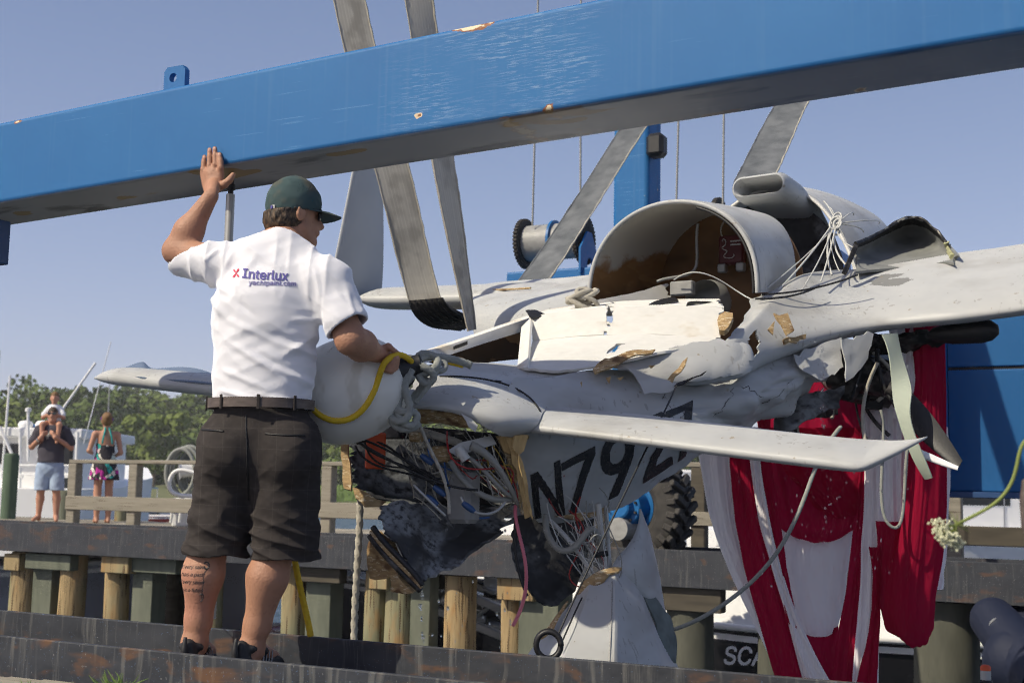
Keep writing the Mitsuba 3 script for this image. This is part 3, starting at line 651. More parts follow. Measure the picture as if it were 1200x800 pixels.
s3 = sling('dark grey lifting sling slanting in front of the cable winch', [(795, 50, 10.1), (720, 162, 9.3), (650, 270, 8.7), (604, 333, 8.3)], [(828, 50, 10.1), (750, 160, 9.3), (685, 264, 8.7), (640, 333, 8.3)], 'sling_dark', 9)
s4 = sling('dark bluish lifting sling slanting up behind the air scoop', [(960, 40, 10.0), (903, 132, 9.2), (885, 165, 8.9), (860, 214, 8.5)], [(995, 40, 10.0), (942, 130, 9.2), (927, 165, 8.9), (904, 214, 8.5)], 'sling_dark', 13)

# far side: sill, pillar, winches, cables, wheel, engine housing
CF = C2 + .12
fs0, fs1 = atn(594, 325, RN, CF), atn(985, 325, RN, CF)
zt = float(atn(594, 319, RN, CF)[2]); fs0[2] = fs1[2] = zt - .17
fl = thing('lift_sill', 'blue steel sill and upright pillar of the boat lift behind the aircraft', 'steel frame')
put('sill', rbeam(fs0 + RN * .2, fs1 + RN * .2, .40, .34, .02), 'blue_plain', fl, 35)
pp = atn(738, 200, RN, CF + .04); hw = .355
put('pillar', rbeam(V([pp[0], pp[1], zt - .2]) + RN * .19, V([pp[0], pp[1], 5.4]) + RN * .19, hw, hw, .05, RE), 'blue_paint', fl, 35)
put('lower_leg', rbeam(V([pp[0], pp[1], .7]) + RN * .19, V([pp[0], pp[1], zt - .3]) + RN * .19, hw, hw, .05, RE), 'blue_paint', fl, 35)
bp = atn(765, 168, RN, CF - .02)
put('rubber_stop', box(bp + RN * .1, .17, .16, .22, (RE, RN, UP), .035), 'black', fl, 30)
def winch(pa, pb, label, r_px=30):
    a, b = atn(*pa, RN, CF + .18), atn(*pb, RN, CF + .18); b[2] = a[2]; ax = unit(b - a); L = np.linalg.norm(b - a); R = r_px / F * a[1]
    t = thing('cable_winch', label, 'winch')
    for c, s in ((a, 1), (b, -1)):
        g = put('gear', lathe([(-.02, .02), (-.02, R * .93), (.02, R * .93), (.02, R * .75), (.03, R * .72), (.03, .02)], c, ax, 48), 'rubber', t, 40)
        X, Y, _ = frame(ax); tt = []
        for k in range(40):
            th = k / 40 * 2 * math.pi; d = math.cos(th) * X + math.sin(th) * Y
            tt.append(box(c + d * R * .95, R * .09, .04, R * .10, (np.cross(d, ax), ax, d)))
        put('teeth', cat(*tt), 'rubber', g)
    prof = [(.03, R * .70)] + [(.03 + (L - .06) * k / 40, R * (.70 + .012 * (k % 2))) for k in range(41)] + [(L - .03, .02)]
    put('drum', lathe(prof, a, ax, 40), 'drum_grey', t, 40)
    put('drum_flange', lathe([(L * .5, R * .68), (L * .5, R * .84), (L * .54, R * .84), (L * .54, R * .68)], a, ax, 40), 'blue_plain', t, 40)
    pg = Polygon([(-.20, -.36), (.16, -.36), (.18, -.12), (.05, .06), (-.05, .06), (-.20, -.12)]).difference(Point(.02, -.25).buffer(.07))
    put('bracket', prism(pg, b + ax * .05 + RN * -.02, RN, UP, .02), 'blue_plain', t)
    put('bracket', box(a + ax * (L * .5) + UP * (-R - .10), L + .12, .34, .03, (ax, np.cross(UP, ax), UP), .004), 'blue_plain', t)
    return t
winch((616, 286), (684, 287), 'cable winch with grey drum between two brown toothed wheels, left of the blue pillar')
winch((787, 266), (843, 261), 'cable winch half hidden behind the aircraft hoop, only its toothed wheels showing', 30)
for px0, px1, lb in ((632, 624, 'steel cable rising from the winch left of the blue pillar'), (681, 680, 'thin steel cable between the sling and the blue pillar'), (800, 792, 'steel cable just right of the blue pillar'), (850, 847, 'steel cable left of the dark sling above the scoop')):
    a, b = atn(px1, 264, RN, CF + .02), atn(px0, -60, RN, CF + .02)
    tag(put('lift_cable', cyl(a, b + (b - a) * .15, .0095, seg=8), 'drum_grey', None, True), lb, 'cable')
# wheel standing in the far runway
wc = atn(748, 594, RN, C2 + .34); wa = unit([-.58, -.81, 0])
wh = thing('wheel', 'muddy lugged tyre with a blue hub standing in the far runway under the aircraft', 'wheel')
Rw, Ww = .50, .38
ty = put('tyre', lathe([(-.15, .24), (-.19, .30), (-.19, .40), (-.16, .46), (-.08, .475), (.08, .475), (.16, .46), (.19, .40), (.19, .30), (.15, .24), (-.15, .24)], wc, wa, 56), 'rubber', wh, 30)
X, Y, _ = frame(wa, [0, 0, 1])
for side in (-1, 1):
    for k in range(24):
        th = (k + (.5 if side > 0 else 0)) / 24 * 2 * math.pi; d = math.cos(th) * X + math.sin(th) * Y; tg = np.cross(wa, d)
        ax1 = unit(wa * side + tg * .55); put('lug', box(wc + wa * side * .095 + d * .487, .19, .062, .05, (ax1, unit(np.cross(d, ax1)), d), .008), 'rubber', ty)
        put('lug', box(wc + wa * side * .185 + d * .435, .03, .055, .09, (wa, tg, d), .008), 'rubber', ty)
put('rim', lathe([(.05, .24), (.16, .245), (.17, .225), (.10, .20), (.08, .02)], wc, wa, 40), 'blue_plain', wh, 30)
hb = put('hub', lathe([(.08, .17), (.26, .17), (.27, .16), (.27, .11), (.34, .10), (.35, .085), (.35, .0)], wc, wa, 40), 'blue_plain', wh, 30)
for k in range(10):
    th = k / 10 * 2 * math.pi; c = wc + (math.cos(th) * X + math.sin(th) * Y) * .137 + wa * .27
    put('bolt', lathe([(0, .013), (.02, .013), (.02, 0)], c, wa, 6), 'mangled_metal', hb)
put('axle_drum', cyl(wc - UP * .19 + wa * .16, wc - UP * .19 + wa * .36, .10), 'drum_grey', wh, 30)
# blue engine housing at the right
eb = thing('engine_housing', 'large blue steel housing of the boat lift at the right edge of the picture', 'machine housing')
CE = C2 + .5
h0, h1 = atn(1114, 578, RN, CE), atn(1330, 578, RN, CE); zb = float(h0[2]); ztop = 2.15
dep = .9
for za_, zb_ in ((zb + .02, float(atn(1114, 432, RN, CE)[2]) - .012), (float(atn(1114, 432, RN, CE)[2]) + .012, ztop)):
    a, b = V([*h0[:2], (za_ + zb_) / 2]), V([*h1[:2], (za_ + zb_) / 2])
    put('panel', rbeam(a + RN * dep / 2, b + RN * dep / 2, dep, zb_ - za_, .012), 'housing_blue', eb, 35)
put('ledge', box((h0 + h1) / 2 + RN * .4 - UP * .02, np.linalg.norm(h1 - h0) + .04, 1.0, .05, (RE, RN, UP), .006), 'blue_dark', eb)
put('seam', box(V([*((h0 + h1) / 2)[:2], float(atn(1114, 432, RN, CE)[2])]) + RN * .45, np.linalg.norm(h1 - h0), .86, .03, (RE, RN, UP)), 'black', eb)
put('side_plate', box(V([*h0[:2], (zb + ztop) / 2]) - RE * .03 + RN * .14, .045, 1.16, ztop - zb, (RE, RN, UP), .006), 'blue_plain', eb)
# ---------------------------------------------------------------- the wrecked aircraft
AIR = thing('wrecked_aircraft', 'wrecked white canard aircraft with a torn nose, hanging in the slings', 'aircraft')
TLT = math.radians(12)
rdg = lambda q: np.abs(2 * meshkit.noise(q) - 1)
def back(t=TLT): return AB * math.cos(t) + UP * math.sin(t)
def foil(n=22):
    x = (1 - np.cos(np.linspace(0, math.pi, n))) / 2
    y = 5 * (.2969 * np.sqrt(x) - .126 * x - .3516 * x ** 2 + .2843 * x ** 3 - .1015 * x ** 4)
    return np.r_[x[::-1], x[1:-1]], np.r_[y[::-1], -y[1:-1]]
FX, FY = foil()
def wing(stations, tl=TLT, n=40, bdir=None):
    """stations: (leading edge point, chord, thickness)."""
    S = V([np.r_[s[0], s[1], s[2]] for s in stations]); S = spline(S, n) if len(S) > 2 else S
    b = back(tl) if bdir is None else unit(bdir); R = []
    T = np.gradient(S[:, :3], axis=0)
    for s, t in zip(S, T):
        nrm = unit(np.cross(t, b)); nrm = nrm if nrm[2] > 0 or bdir is not None else -nrm
        R.append(s[:3] + FX[:, None] * s[3] * b + FY[:, None] * s[4] * nrm)
    return loft(R)
# near wing at the right
# far wing at the left with its winglet
put('wing', wing([(at(700, 350, 7.35), .8, .16), (at(560, 350, 7.7), .75, .155), (at(440, 352, 8.0), .66, .14), (at(424, 351, 8.05), .60, .11), (at(416, 350, 8.08), .5, .03)]), 'white_gel', AIR, 40)
put('winglet', wing([(at(382, 352, 8.0), .56, .06), (at(393, 300, 8.02), .50, .06), (at(409, 220, 8.05), .36, .05), (at(424, 140, 8.1), .24, .04)], bdir=unit(AB + .12 * UP)), 'grey_gel', AIR, 40)
stk = Patch(P3([[(540, 338, 8.25), (600, 329, 8.05), (650, 326, 7.85), (715, 318, 7.6)], [(545, 344, 7.85), (590, 343, 7.6), (640, 340, 7.4), (710, 334, 7.2)], [(550, 364, 7.45), (584, 360, 7.2), (635, 355, 7.0), (705, 349, 6.95)], [(556, 394, 7.3), (580, 390, 7.05), (630, 378, 6.9), (700, 364, 6.85)]]))
put('strake', stk.mesh(40, 50, .012), 'white_gel', AIR, 40)
put('strake_lip', tube(stk.ev(np.full(30, .30), np.linspace(0, .55, 30)) + V([0, -.004, .012]), .006, smooth=False), 'torn_laminate', AIR, True)
# the arched shell behind the cabin, its rim, the bulkhead
HC = at(786, 350, 6.6); HA, HH = .492, .525
def hoop(s, th, a=HA, h=HH, rise=.16):
    c = HC + AB * s + UP * rise * s; th = np.asarray(th)
    return c + np.multiply.outer(-np.cos(th) * a, AX) + np.multiply.outer(np.sin(th) ** .82 * h, UP)
ths = np.linspace(0, math.pi, 49); Hs = np.linspace(0, 1, 26)
def rear(th): return .86 + .10 * np.sin(th) - .20 * (np.cos(th) < 0) * np.cos(th) ** 2
A = np.stack([[hoop(s * rear(t), t, HA * (1 - .10 * s), HH * (1 - .05 * s * s)) for t in ths] for s in Hs]); ctr = V([HC + AB * s * .9 + UP * .15 for s in Hs])[:, None]
Bn = A - ctr; Bn -= AB * (Bn @ AB)[..., None]; Bn /= np.linalg.norm(Bn, axis=-1, keepdims=True)
put('canopy_shell', slab(A, A - Bn * .010), 'white_gel', AIR, 40)
put('shell_lining', slab(A[:, :] - Bn * .013, A - Bn * .020), 'stained_shell', AIR, 40)
rim = V([hoop(-.012, t, HA - .012, HH - .012) for t in ths])
put('canopy_rim', tube(rim, .012, smooth=False, seg=10), 'white_gel', AIR, True)
put('rim_seal', tube(V([hoop(-.004, t, HA - .035, HH - .035) for t in np.linspace(1.9, math.pi, 24)]), .008, smooth=False), 'black', AIR, True)
bl = [hoop(.80, t, HA * .9, HH * .93) for t in ths]; bp_ = Polygon([((q - HC - AB * .8) @ AX, (q - HC - AB * .8) @ UP) for q in bl] + [(.44, -.28), (-.44, -.28)])
bh = put('bulkhead', prism(bp_, HC + AB * .8, AX, UP, .02), 'bulkhead_brown', AIR)
rb = at(858, 293, 7.15); sg = put('equipment_box', box(rb, .145, .05, .165, (AX, AB, UP), .008), 'sign_red', AIR)
put('squiggle', tube(V([rb - AB * .028 + AX * x + UP * z for x, z in ((-.05, .05), (-.035, .06), (-.03, .03), (-.05, .01), (-.02, -.01), (-.04, -.035), (.0, -.05), (.02, -.03))]), .0022), 'print_white', sg, True)
for k in range(2): put('text_line', box(rb - AB * .027 + AX * .03 + UP * (.045 - .02 * k), .06, .002, .008, (AX, AB, UP)), 'print_white', sg)
put('wire_loop', tube(V([rb + AX * x + UP * z - AB * .02 for x, z in ((-.05, .08), (-.045, .16), (.0, .19), (.03, .15), (.04, .08))]), .004), 'wire_white', AIR, True)
for k, x in enumerate((-.05, .06)): put('connector', box(rb + AX * x - UP * .105 - AB * .02, .05, .04, .05, (AX, AB, UP), .006), 'zinc', AIR)
put('duct', lathe([(0, .0), (0, .12), (.06, .13), (.12, .10)], at(833, 358, 6.9), -AB + .3 * UP, 30), 'drum_grey', AIR, 40)
put('bracket', box(at(800, 338, 6.75), .13, .05, .075, (AX, AB, UP), .006), 'drum_grey', AIR)
put('pipe', tube(P3([[(818, 262, 6.9), (817, 300, 6.9), (812, 318, 6.85), (790, 325, 6.8), (770, 330, 6.8)]])[0], .008), 'drum_grey', AIR, True)
put('wire', tube(P3([[(790, 328, 6.7), (830, 322, 6.6), (862, 340, 6.6), (885, 352, 6.5), (893, 345, 6.4)]])[0], .004), 'wire_white', AIR, True)
for x0, x1, y0, y1, D in ((700, 770, 360, 332, 6.7), (770, 800, 350, 338, 6.8)):
    pass
put('inner_wall', Patch(P3([[(694, 352, 6.55), (740, 342, 6.75), (785, 330, 6.95)], [(694, 372, 6.5), (745, 366, 6.7), (790, 356, 6.9)]])).mesh(10, 20, .01, tear=.08), 'cabin_white', AIR, 40)
# engine cowling behind the shell, with its air scoop
cw = Patch(P3([[(833, 268, 7.35), (866, 236, 7.45), (905, 222, 7.5), (950, 233, 7.45), (988, 283, 7.3), (1008, 345, 7.1)], [(880, 255, 8.0), (905, 230, 8.1), (940, 222, 8.1), (985, 236, 8.0), (1022, 275, 7.9), (1035, 340, 7.7)], [(945, 268, 8.7), (960, 244, 8.7), (982, 236, 8.8), (1012, 246, 8.8), (1040, 270, 8.7), (1056, 330, 8.5)]]))
put('cowling', cw.mesh(30, 50, .012, tear=.03, edges='t', seed=3), 'white_gel', AIR, 40)
put('cowl_edge', tube(cw.ev(np.full(40, .012), np.linspace(.12, .95, 40)), .010, smooth=False), 'cabin_white', AIR, True)
put('cowl_inside', Patch(P3([[(846, 275, 7.6), (880, 240, 7.65), (940, 242, 7.65), (985, 300, 7.5)], [(850, 330, 7.7), (890, 330, 7.75), (940, 330, 7.75), (990, 340, 7.6)]])).mesh(8, 12, .01), 'dark_laminate', AIR, 40)
def rr_ring(c, x, y, w, h, r, n=8): 
    g = np.asarray(rrect(w, h, r).exterior.segmentize(w / n).coords)[:-1]; g = np.asarray(rrect(w, h, r).exterior.interpolate(np.linspace(0, 1, 48, endpoint=False), normalized=True).xy if False else [list(rrect(w, h, r).exterior.interpolate(t, normalized=True).coords)[0] for t in np.linspace(0, 1, 48, endpoint=False)])
    return c + g[:, :1] * x + g[:, 1:] * y
sx = unit(AX + .02 * UP); s0 = at(889, 218, 7.25); sb = unit(AB + .02 * UP); sy = unit(np.cross(sx, sb)); sy = sy if sy[2] > 0 else -sy
rings = [rr_ring(s0 + sb * .30, sx, sy, .26, .06, .028), rr_ring(s0 + sb * .02, sx, sy, .275, .082, .035), rr_ring(s0 - sb * .012, sx, sy, .30, .105, .05), rr_ring(s0, sx, sy, .325, .13, .06), rr_ring(s0 + sb * .06, sx, sy, .345, .155, .07),
         rr_ring(s0 + sb * .3 - UP * .01, sx, sy, .34, .16, .075), rr_ring(s0 + sb * .65 - UP * .05, sx, sy, .30, .13, .06), rr_ring(s0 + sb * 1.1 - UP * .15, sx, sy, .2, .08, .035)]
put('air_scoop', loft(rings), 'white_gel', AIR, 50)
# torn shell standing on the wing root
ts = Patch(P3([[(1000, 287, 6.85), (1035, 270, 7.15), (1070, 255, 7.25), (1100, 273, 7.05), (1123, 299, 6.6)], [(1004, 300, 7.05), (1040, 288, 7.4), (1072, 282, 7.5), (1098, 290, 7.25), (1117, 303, 6.7)], [(1003, 318, 6.75), (1035, 315, 6.85), (1068, 312, 6.85), (1098, 308, 6.75), (1118, 308, 6.55)]]))
put('torn_shell', ts.mesh(24, 50, .014, tear=.10, edges='t', tearf=7, seed=11), 'torn_inner', AIR, 40)
eg = np.random.default_rng(6); put('torn_edge', tube(ts.ev(np.interp(np.arange(70), np.arange(0, 70, 5), eg.uniform(.0, .06, 14)), np.linspace(.02, .86, 70)) + V([0, .01, .012]), np.interp(np.arange(70), np.arange(0, 70, 7), eg.uniform(.005, .013, 10)), smooth=False, seg=6), 'mangled_metal', AIR)
put('torn_edge', ts.mesh(8, 70, .006, tear=.05, tearf=16, edges='tb', seed=5, hole=lambda u, v: (u > .20) | (v > .88)), 'black', AIR)
put('torn_edge', tube(ts.ev(np.linspace(.02, .4, 20), np.linspace(.84, .99, 20)), eg.uniform(.008, .022, 20), smooth=False, seg=6), 'foam_green', AIR)
put('broken_rib', shard([(988, 318, 6.6), (1002, 285, 6.7), (1006, 288, 6.7), (993, 320, 6.6)], .02), 'mangled_metal', AIR)
# shoulder where the near wing runs into the body
sh = Patch(P3([[(878, 352, 6.35), (912, 336, 6.5), (955, 318, 6.72), (1010, 315, 6.98), (1100, 300, 6.86), (1200, 286, 6.72), (1360, 262, 6.45)], [(860, 383, 6.02), (892, 362, 6.22), (935, 342, 6.45), (1010, 336, 6.65), (1100, 322, 6.54), (1200, 308, 6.42), (1360, 285, 6.16)], [(836, 412, 5.82), (872, 394, 5.98), (918, 374, 6.22), (1010, 359, 6.40), (1100, 346, 6.28), (1200, 333, 6.13), (1360, 311, 5.88)], [(800, 446, 5.74), (862, 432, 5.86), (916, 408, 6.12), (1010, 382, 6.30), (1100, 371, 6.16), (1200, 359, 6.00), (1360, 338, 5.75)], [(806, 450, 5.9), (866, 438, 6.0), (922, 416, 6.3), (1010, 392, 6.42), (1100, 381, 6.27), (1200, 370, 6.11), (1360, 349, 5.86)]]))
wav = lambda a, f, s: (lambda u, v, p: (meshkit.fbm(p * f + s, 3) - .5) * a)
put('near_wing', sh.mesh(56, 130, .010, bump=lambda u, v, p: (rdg(p * 5 + 3) - .5) * .035 * np.clip(.48 - v, 0, 1) * 1.4 + (meshkit.fbm(p * 4, 3) - .5) * .010, tear=.05, edges='l', tearf=13, hole=lambda u, v: ((v - .235 - .07 * (u - .6)) / .026) ** 2 + ((u - .62) / .11) ** 2 < .6 + .8 * meshkit.noise(np.stack([u * 40, v * 40, u * 0], -1))), 'white_gel', AIR, 45)
put('wing_underside', Patch(P3([[(930, 404, 6.38), (1010, 391, 6.43), (1100, 380, 6.28), (1200, 369, 6.12), (1360, 348, 5.87)], [(930, 380, 6.75), (1010, 366, 6.72), (1100, 352, 6.58), (1200, 338, 6.45), (1360, 314, 6.18)], [(930, 345, 7.05), (1010, 318, 6.99), (1100, 303, 6.87), (1200, 289, 6.73), (1360, 265, 6.46)]])).mesh(24, 60, .006), 'white_gel', AIR, 40)
put('torn_patch', shard([(906, 368, 6.1), (922, 368, 6.12), (926, 380, 6.1), (930, 388, 6.08), (921, 394, 6.06), (915, 382, 6.08)], .012, .006, 3), 'torn_laminate', AIR)
put('torn_patch', shard([(900, 386, 6.05), (908, 376, 6.06), (906, 392, 6.05)], .012, .006, 4), 'torn_laminate', AIR)
put('torn_patch', shard([(918, 398, 6.1), (945, 391, 6.15), (944, 397, 6.15), (920, 404, 6.1)], .012, .006, 5), 'torn_laminate', AIR)
# body side with the registration
side = Patch(P3([[(598, 440, 5.46), (660, 439, 5.62), (720, 432, 5.76), (790, 440, 5.92), (870, 424, 6.1), (985, 388, 6.5)], [(590, 492, 5.30), (650, 492, 5.42), (720, 488, 5.56), (800, 480, 5.72), (882, 458, 5.95), (988, 405, 6.42)], [(600, 550, 5.36), (662, 552, 5.47), (724, 540, 5.62), (796, 520, 5.78), (884, 484, 6.0), (990, 420, 6.45)], [(622, 612, 5.62), (690, 611, 5.74), (748, 586, 5.88), (806, 548, 6.02), (886, 502, 6.25), (992, 432, 6.65)]]))
dent = lambda u, v, p: (meshkit.fbm(p * 5, 3) - .5) * .02 + (rdg(p * [4, 4, 6] + 1.7) + .5 * rdg(p * [9, 9, 14]) - .6) * (.008 + .16 * np.clip(v - .48, 0, 1)) + .015 * np.sin(40 * v + 14 * u) * np.clip(v - .62, 0, .3)
put('body_side', side.mesh(70, 110, .009, bump=dent, tear=.03, edges='lrb', tearf=10, seed=2), 'white_gel', AIR, 45)
uu, vv = np.meshgrid(np.linspace(0, 1, 120), np.linspace(0, 1, 160), indexing='ij'); PP = side.ev(uu, vv)
def topx(p):
    d = p - CAM; z = d @ fw; return np.stack([600 + F * (d @ ri_) / z, 400 - F * (d @ up_) / z], -1)
from scipy.interpolate import LinearNDInterpolator
inv = LinearNDInterpolator(topx(PP.reshape(-1, 3)), np.stack([uu.ravel(), vv.ravel()], -1), fill_value=.5)
def glyph(ch, quad, bold=True):
    """A painted character on the body side; quad: its corners as they stand on that side."""
    m = flat_text(ch, 1.0, bold, 0, .09); v = m.vertices; x0, x1 = v[:, 0].min(), v[:, 0].max()
    a, b = ((v[:, 0] - x0) / (x1 - x0))[:, None], np.clip(v[:, 1], 0, 1)[:, None]; TL, TR, BR, BL = V(quad, float) if False else np.asarray(quad, float)
    q = (BL * (1 - a) + BR * a) * (1 - b) + (TL * (1 - a) + TR * a) * b
    uv = inv(q); p, n = side.ev(uv[:, 0], uv[:, 1]), side.normal(uv[:, 0], uv[:, 1]); n = n * np.sign((n @ -fw))[:, None]
    p = p + side_n_sign * side.normal(uv[:, 0], uv[:, 1]) * dent(uv[:, 0], uv[:, 1], p)[:, None] + n * .0025
    return mesh(p, m.faces)
side_n_sign = 1.0
for ch, qd in (('N', [(621, 556), (656, 538), (663, 604), (627, 608)]), ('7', [(657, 543), (697, 522), (699, 590), (664, 606)]), ('9', [(703, 517), (742, 498), (746, 570), (706, 590)]), ('2', [(750, 494), (783, 478), (790, 545), (753, 566)]), ('7', [(780, 482), (813, 467), (824, 520), (792, 545)])):
    put('registration_letter', glyph(ch, qd), 'print_black', AIR)
# torn sheets over the side
put('torn_sheet', Patch(P3([[(700, 428, 5.70), (765, 408, 5.78), (846, 396, 5.88), (880, 408, 5.95)], [(745, 440, 5.66), (790, 432, 5.70), (850, 420, 5.78), (886, 425, 5.88)], [(792, 455, 5.72), (800, 452, 5.70), (850, 445, 5.76), (884, 436, 5.85)]])).mesh(40, 60, .007, bump=lambda u, v, p: (rdg(p * 6 + 4) - .5) * .018, tear=.13, edges='tblr', tearf=13, seed=21), 'white_gel', AIR, 45)
put('torn_patch', shard([(701, 427, 5.66), (725, 418, 5.67), (768, 410, 5.72), (764, 416, 5.70), (730, 424, 5.64), (716, 432, 5.62), (697, 440, 5.62), (695, 433, 5.64)], .008, .006, 6), 'torn_laminate', AIR)
put('torn_patch', shard([(782, 446, 5.62), (800, 424, 5.64), (806, 420, 5.65), (798, 436, 5.62), (788, 449, 5.61)], .008, .006, 7), 'torn_laminate', AIR)
put('torn_patch', shard([(790, 452, 5.6), (828, 434, 5.66), (806, 446, 5.62)], .006, .006, 8), 'mangled_metal', AIR)
put('torn_sheet', shard([(735, 432, 5.60), (760, 440, 5.60), (783, 446, 5.61), (795, 452, 5.62), (785, 460, 5.60), (755, 462, 5.57), (750, 450, 5.58)], .006, .003, 9, .01), 'white_gel', AIR, 40)
for q in ([(710, 443), (716, 441), (714, 450)], [(723, 443), (731, 441), (727, 446)], [(680, 448), (682, 447), (682, 454)], [(760, 428), (768, 428), (763, 432)]):
    put('chip', shard([(x, y, 5.50 if x < 740 else 5.62) for x, y in q], .004), 'torn_laminate', AIR)
cr_ = np.random.default_rng(77)
for u0, v0, du, dv in ((.12, .55, .3, .03), (.3, .62, .25, -.05), (.5, .70, -.3, .06), (.2, .78, .35, .05), (.7, .82, -.2, .08)):
    k_ = 12; uu_ = u0 + du * np.linspace(0, 1, k_) + cr_.normal(size=k_) * .012; vv_ = v0 + dv * np.linspace(0, 1, k_) + cr_.normal(size=k_) * .006
    P_ = side.ev(uu_, vv_); N_ = side.normal(uu_, vv_); P_ = P_ + N_ * dent(uu_, vv_, P_)[:, None]; N_ = N_ * np.sign(N_ @ -fw)[:, None]
    put('crack', tube(P_ + N_ * .001, np.r_[.0003, cr_.uniform(.0006, .0022, k_ - 2), .0003], smooth=False, seg=5), 'black', AIR)
# the white cabin tub
cab = [Patch(P3([[(640, 363, 6.7), (725, 353, 6.6), (846, 350, 6.45)], [(620, 371, 6.36), (722, 360, 6.22), (850, 360, 6.08)]])), Patch(P3([[(620, 371, 6.36), (722, 360, 6.22), (850, 360, 6.08)], [(623, 385, 6.30), (722, 376, 6.14), (848, 377, 6.0)], [(624, 400, 6.25), (721, 392, 6.08), (846, 396, 5.93)]])),
       Patch(P3([[(624, 400, 6.25), (721, 392, 6.08), (846, 396, 5.93)], [(620, 414, 6.0), (700, 410, 5.86), (810, 406, 5.82)], [(614, 430, 5.76), (680, 433, 5.66), (770, 412, 5.72)]]))]
crack = lambda u, v: np.abs(v - .455 - .02 * np.sin(u * 9)) < .008 + .01 * u
put('cabin_ledge', cab[0].mesh(10, 60, .012, hole=crack, tear=.03, edges='r'), 'cabin_white', AIR, 45)
put('cabin_panel', cab[1].mesh(24, 60, .012, hole=lambda u, v: np.abs(v - .465 + .06 * (u > .6) * (u - .6)) < .010 + .008 * np.sin(u * 6), tear=.03, edges='r', bump=wav(.012, 5, 1)), 'cabin_white', AIR, 45)
put('cabin_floor', cab[2].mesh(30, 60, .012, tear=.04, edges='rb', bump=wav(.016, 5, 6), hole=lambda u, v: (np.abs(v - .60) < .02) & (u > .32) & (u < .62)), 'cabin_white', AIR, 45)
put('cabin_rail', loft([at(487, 419, 5.85) + AB * a + UP * b for a, b in ((0, 0), (.05, .01), (.05, -.03), (0, -.035))][:0] or [[at(486, 417, 5.85), at(490, 413, 6.0), at(496, 424, 6.0), at(497, 426, 5.85)], [at(560, 393, 6.25), at(562, 389, 6.4), at(566, 398, 6.4), at(565, 403, 6.25)], [at(621, 372, 6.6), at(623, 368, 6.75), at(625, 380, 6.75), at(623, 385, 6.6)]]), 'cabin_white', AIR, 20)
put('placard', shard([(532, 405.5, 6.05), (548, 399.5, 6.14), (548, 403.5, 6.14), (532, 409.5, 6.05)], .004), 'black', AIR)
put('inner_skin', Patch(P3([[(500, 424, 6.05), (560, 402, 6.3), (620, 384, 6.62)], [(530, 432, 6.3), (570, 425, 6.5), (616, 420, 6.7)]])).mesh(12, 20, .01), 'stained_shell', AIR, 40)
put('cabin_end', Patch(P3([[(611, 383, 6.5), (622, 372, 6.36)], [(606, 432, 5.85), (618, 430, 5.74)]])).mesh(8, 6, .012), 'cabin_white', AIR)
put('broken_end', shard([(841, 380, 5.98), (850, 372, 6.02), (859, 372, 6.0), (857, 384, 5.95), (849, 393, 5.92), (843, 392, 5.93)], .03, .008, 11, .03), 'torn_laminate', AIR)
for pts in ([(760, 359, 6.25), (774, 352, 6.3), (790, 350, 6.35), (795, 355, 6.3), (778, 357, 6.25), (766, 361, 6.2)], [(790, 364, 6.1), (800, 361, 6.12), (836, 356, 6.3), (832, 354, 6.3), (805, 357, 6.2), (801, 369, 6.05), (795, 370, 6.04)], [(616, 364, 6.4), (628, 366, 6.4), (642, 371, 6.35), (625, 376, 6.32), (620, 372, 6.34)]):
    put('strap', shard(pts, .008, .001, 2, .012), 'black', AIR)
# nose: deck, fairing of the forward wing, the forward wing itself
put('nose_deck', Patch(P3([[(500, 428, 6.0), (560, 424, 6.0), (612, 428, 5.95), (680, 432, 5.9)], [(492, 436, 5.6), (560, 436, 5.65), (608, 440, 5.66), (668, 438, 5.72)], [(486, 446, 5.4), (550, 446, 5.42), (600, 456, 5.45), (660, 452, 5.58)]])).mesh(24, 40, .01, bump=wav(.01, 6, 8)), 'white_gel', AIR, 45)
fr_ = Patch(P3([[(488, 441, 5.42), (520, 440, 5.44), (565, 445, 5.47), (608, 458, 5.46), (640, 480, 5.36)], [(480, 454, 5.24), (516, 453, 5.24), (562, 459, 5.22), (602, 472, 5.21), (634, 488, 5.24)], [(476, 467, 5.14), (516, 469, 5.12), (560, 477, 5.09), (597, 489, 5.10), (628, 499, 5.2)], [(475, 480, 5.13), (516, 482, 5.12), (552, 492, 5.1), (576, 508, 5.12), (606, 511, 5.22)]]))
put('wing_fairing', fr_.mesh(40, 60, .009, bump=wav(.008, 7, 5), tear=.05, edges='bl', tearf=9, seed=8), 'white_gel', AIR, 50)
put('panel_seam', tube(P3([[(515, 441, 5.40), (560, 443, 5.42), (600, 453, 5.42), (622, 467, 5.37), (633, 482, 5.28)]])[0], .004), 'black', AIR, True)
put('seam_tear', shard([(580, 445, 5.40), (588, 446, 5.40), (587, 449, 5.39)], .004), 'black', AIR)
put('lip_laminate', shard([(484, 480, 5.15), (520, 481, 5.15), (545, 488, 5.13), (556, 500, 5.14), (540, 498, 5.2), (500, 494, 5.24), (488, 492, 5.22)], .012, .003, 12), 'torn_laminate', AIR)
put('lip_flake', shard([(540, 484, 5.08), (552, 490, 5.07), (560, 498, 5.07), (557, 506, 5.07), (549, 500, 5.07), (546, 493, 5.07)], .008, .003, 13, .01), 'white_gel', AIR)
put('forward_wing', wing([(at(570, 500, 5.30), .30, .062), (at(640, 505, 5.18), .32, .066), (at(850, 530.5, 4.82), .32, .068), (at(985, 547, 4.62), .33, .068), (at(1006, 548.5, 4.6), .335, .06), (at(1016, 545.5, 4.6), .30, .052), (at(1050, 530, 4.62), .15, .03), (at(1086, 512.5, 4.68), .015, .006)], math.radians(20), 110), 'white_gel', AIR, 40)
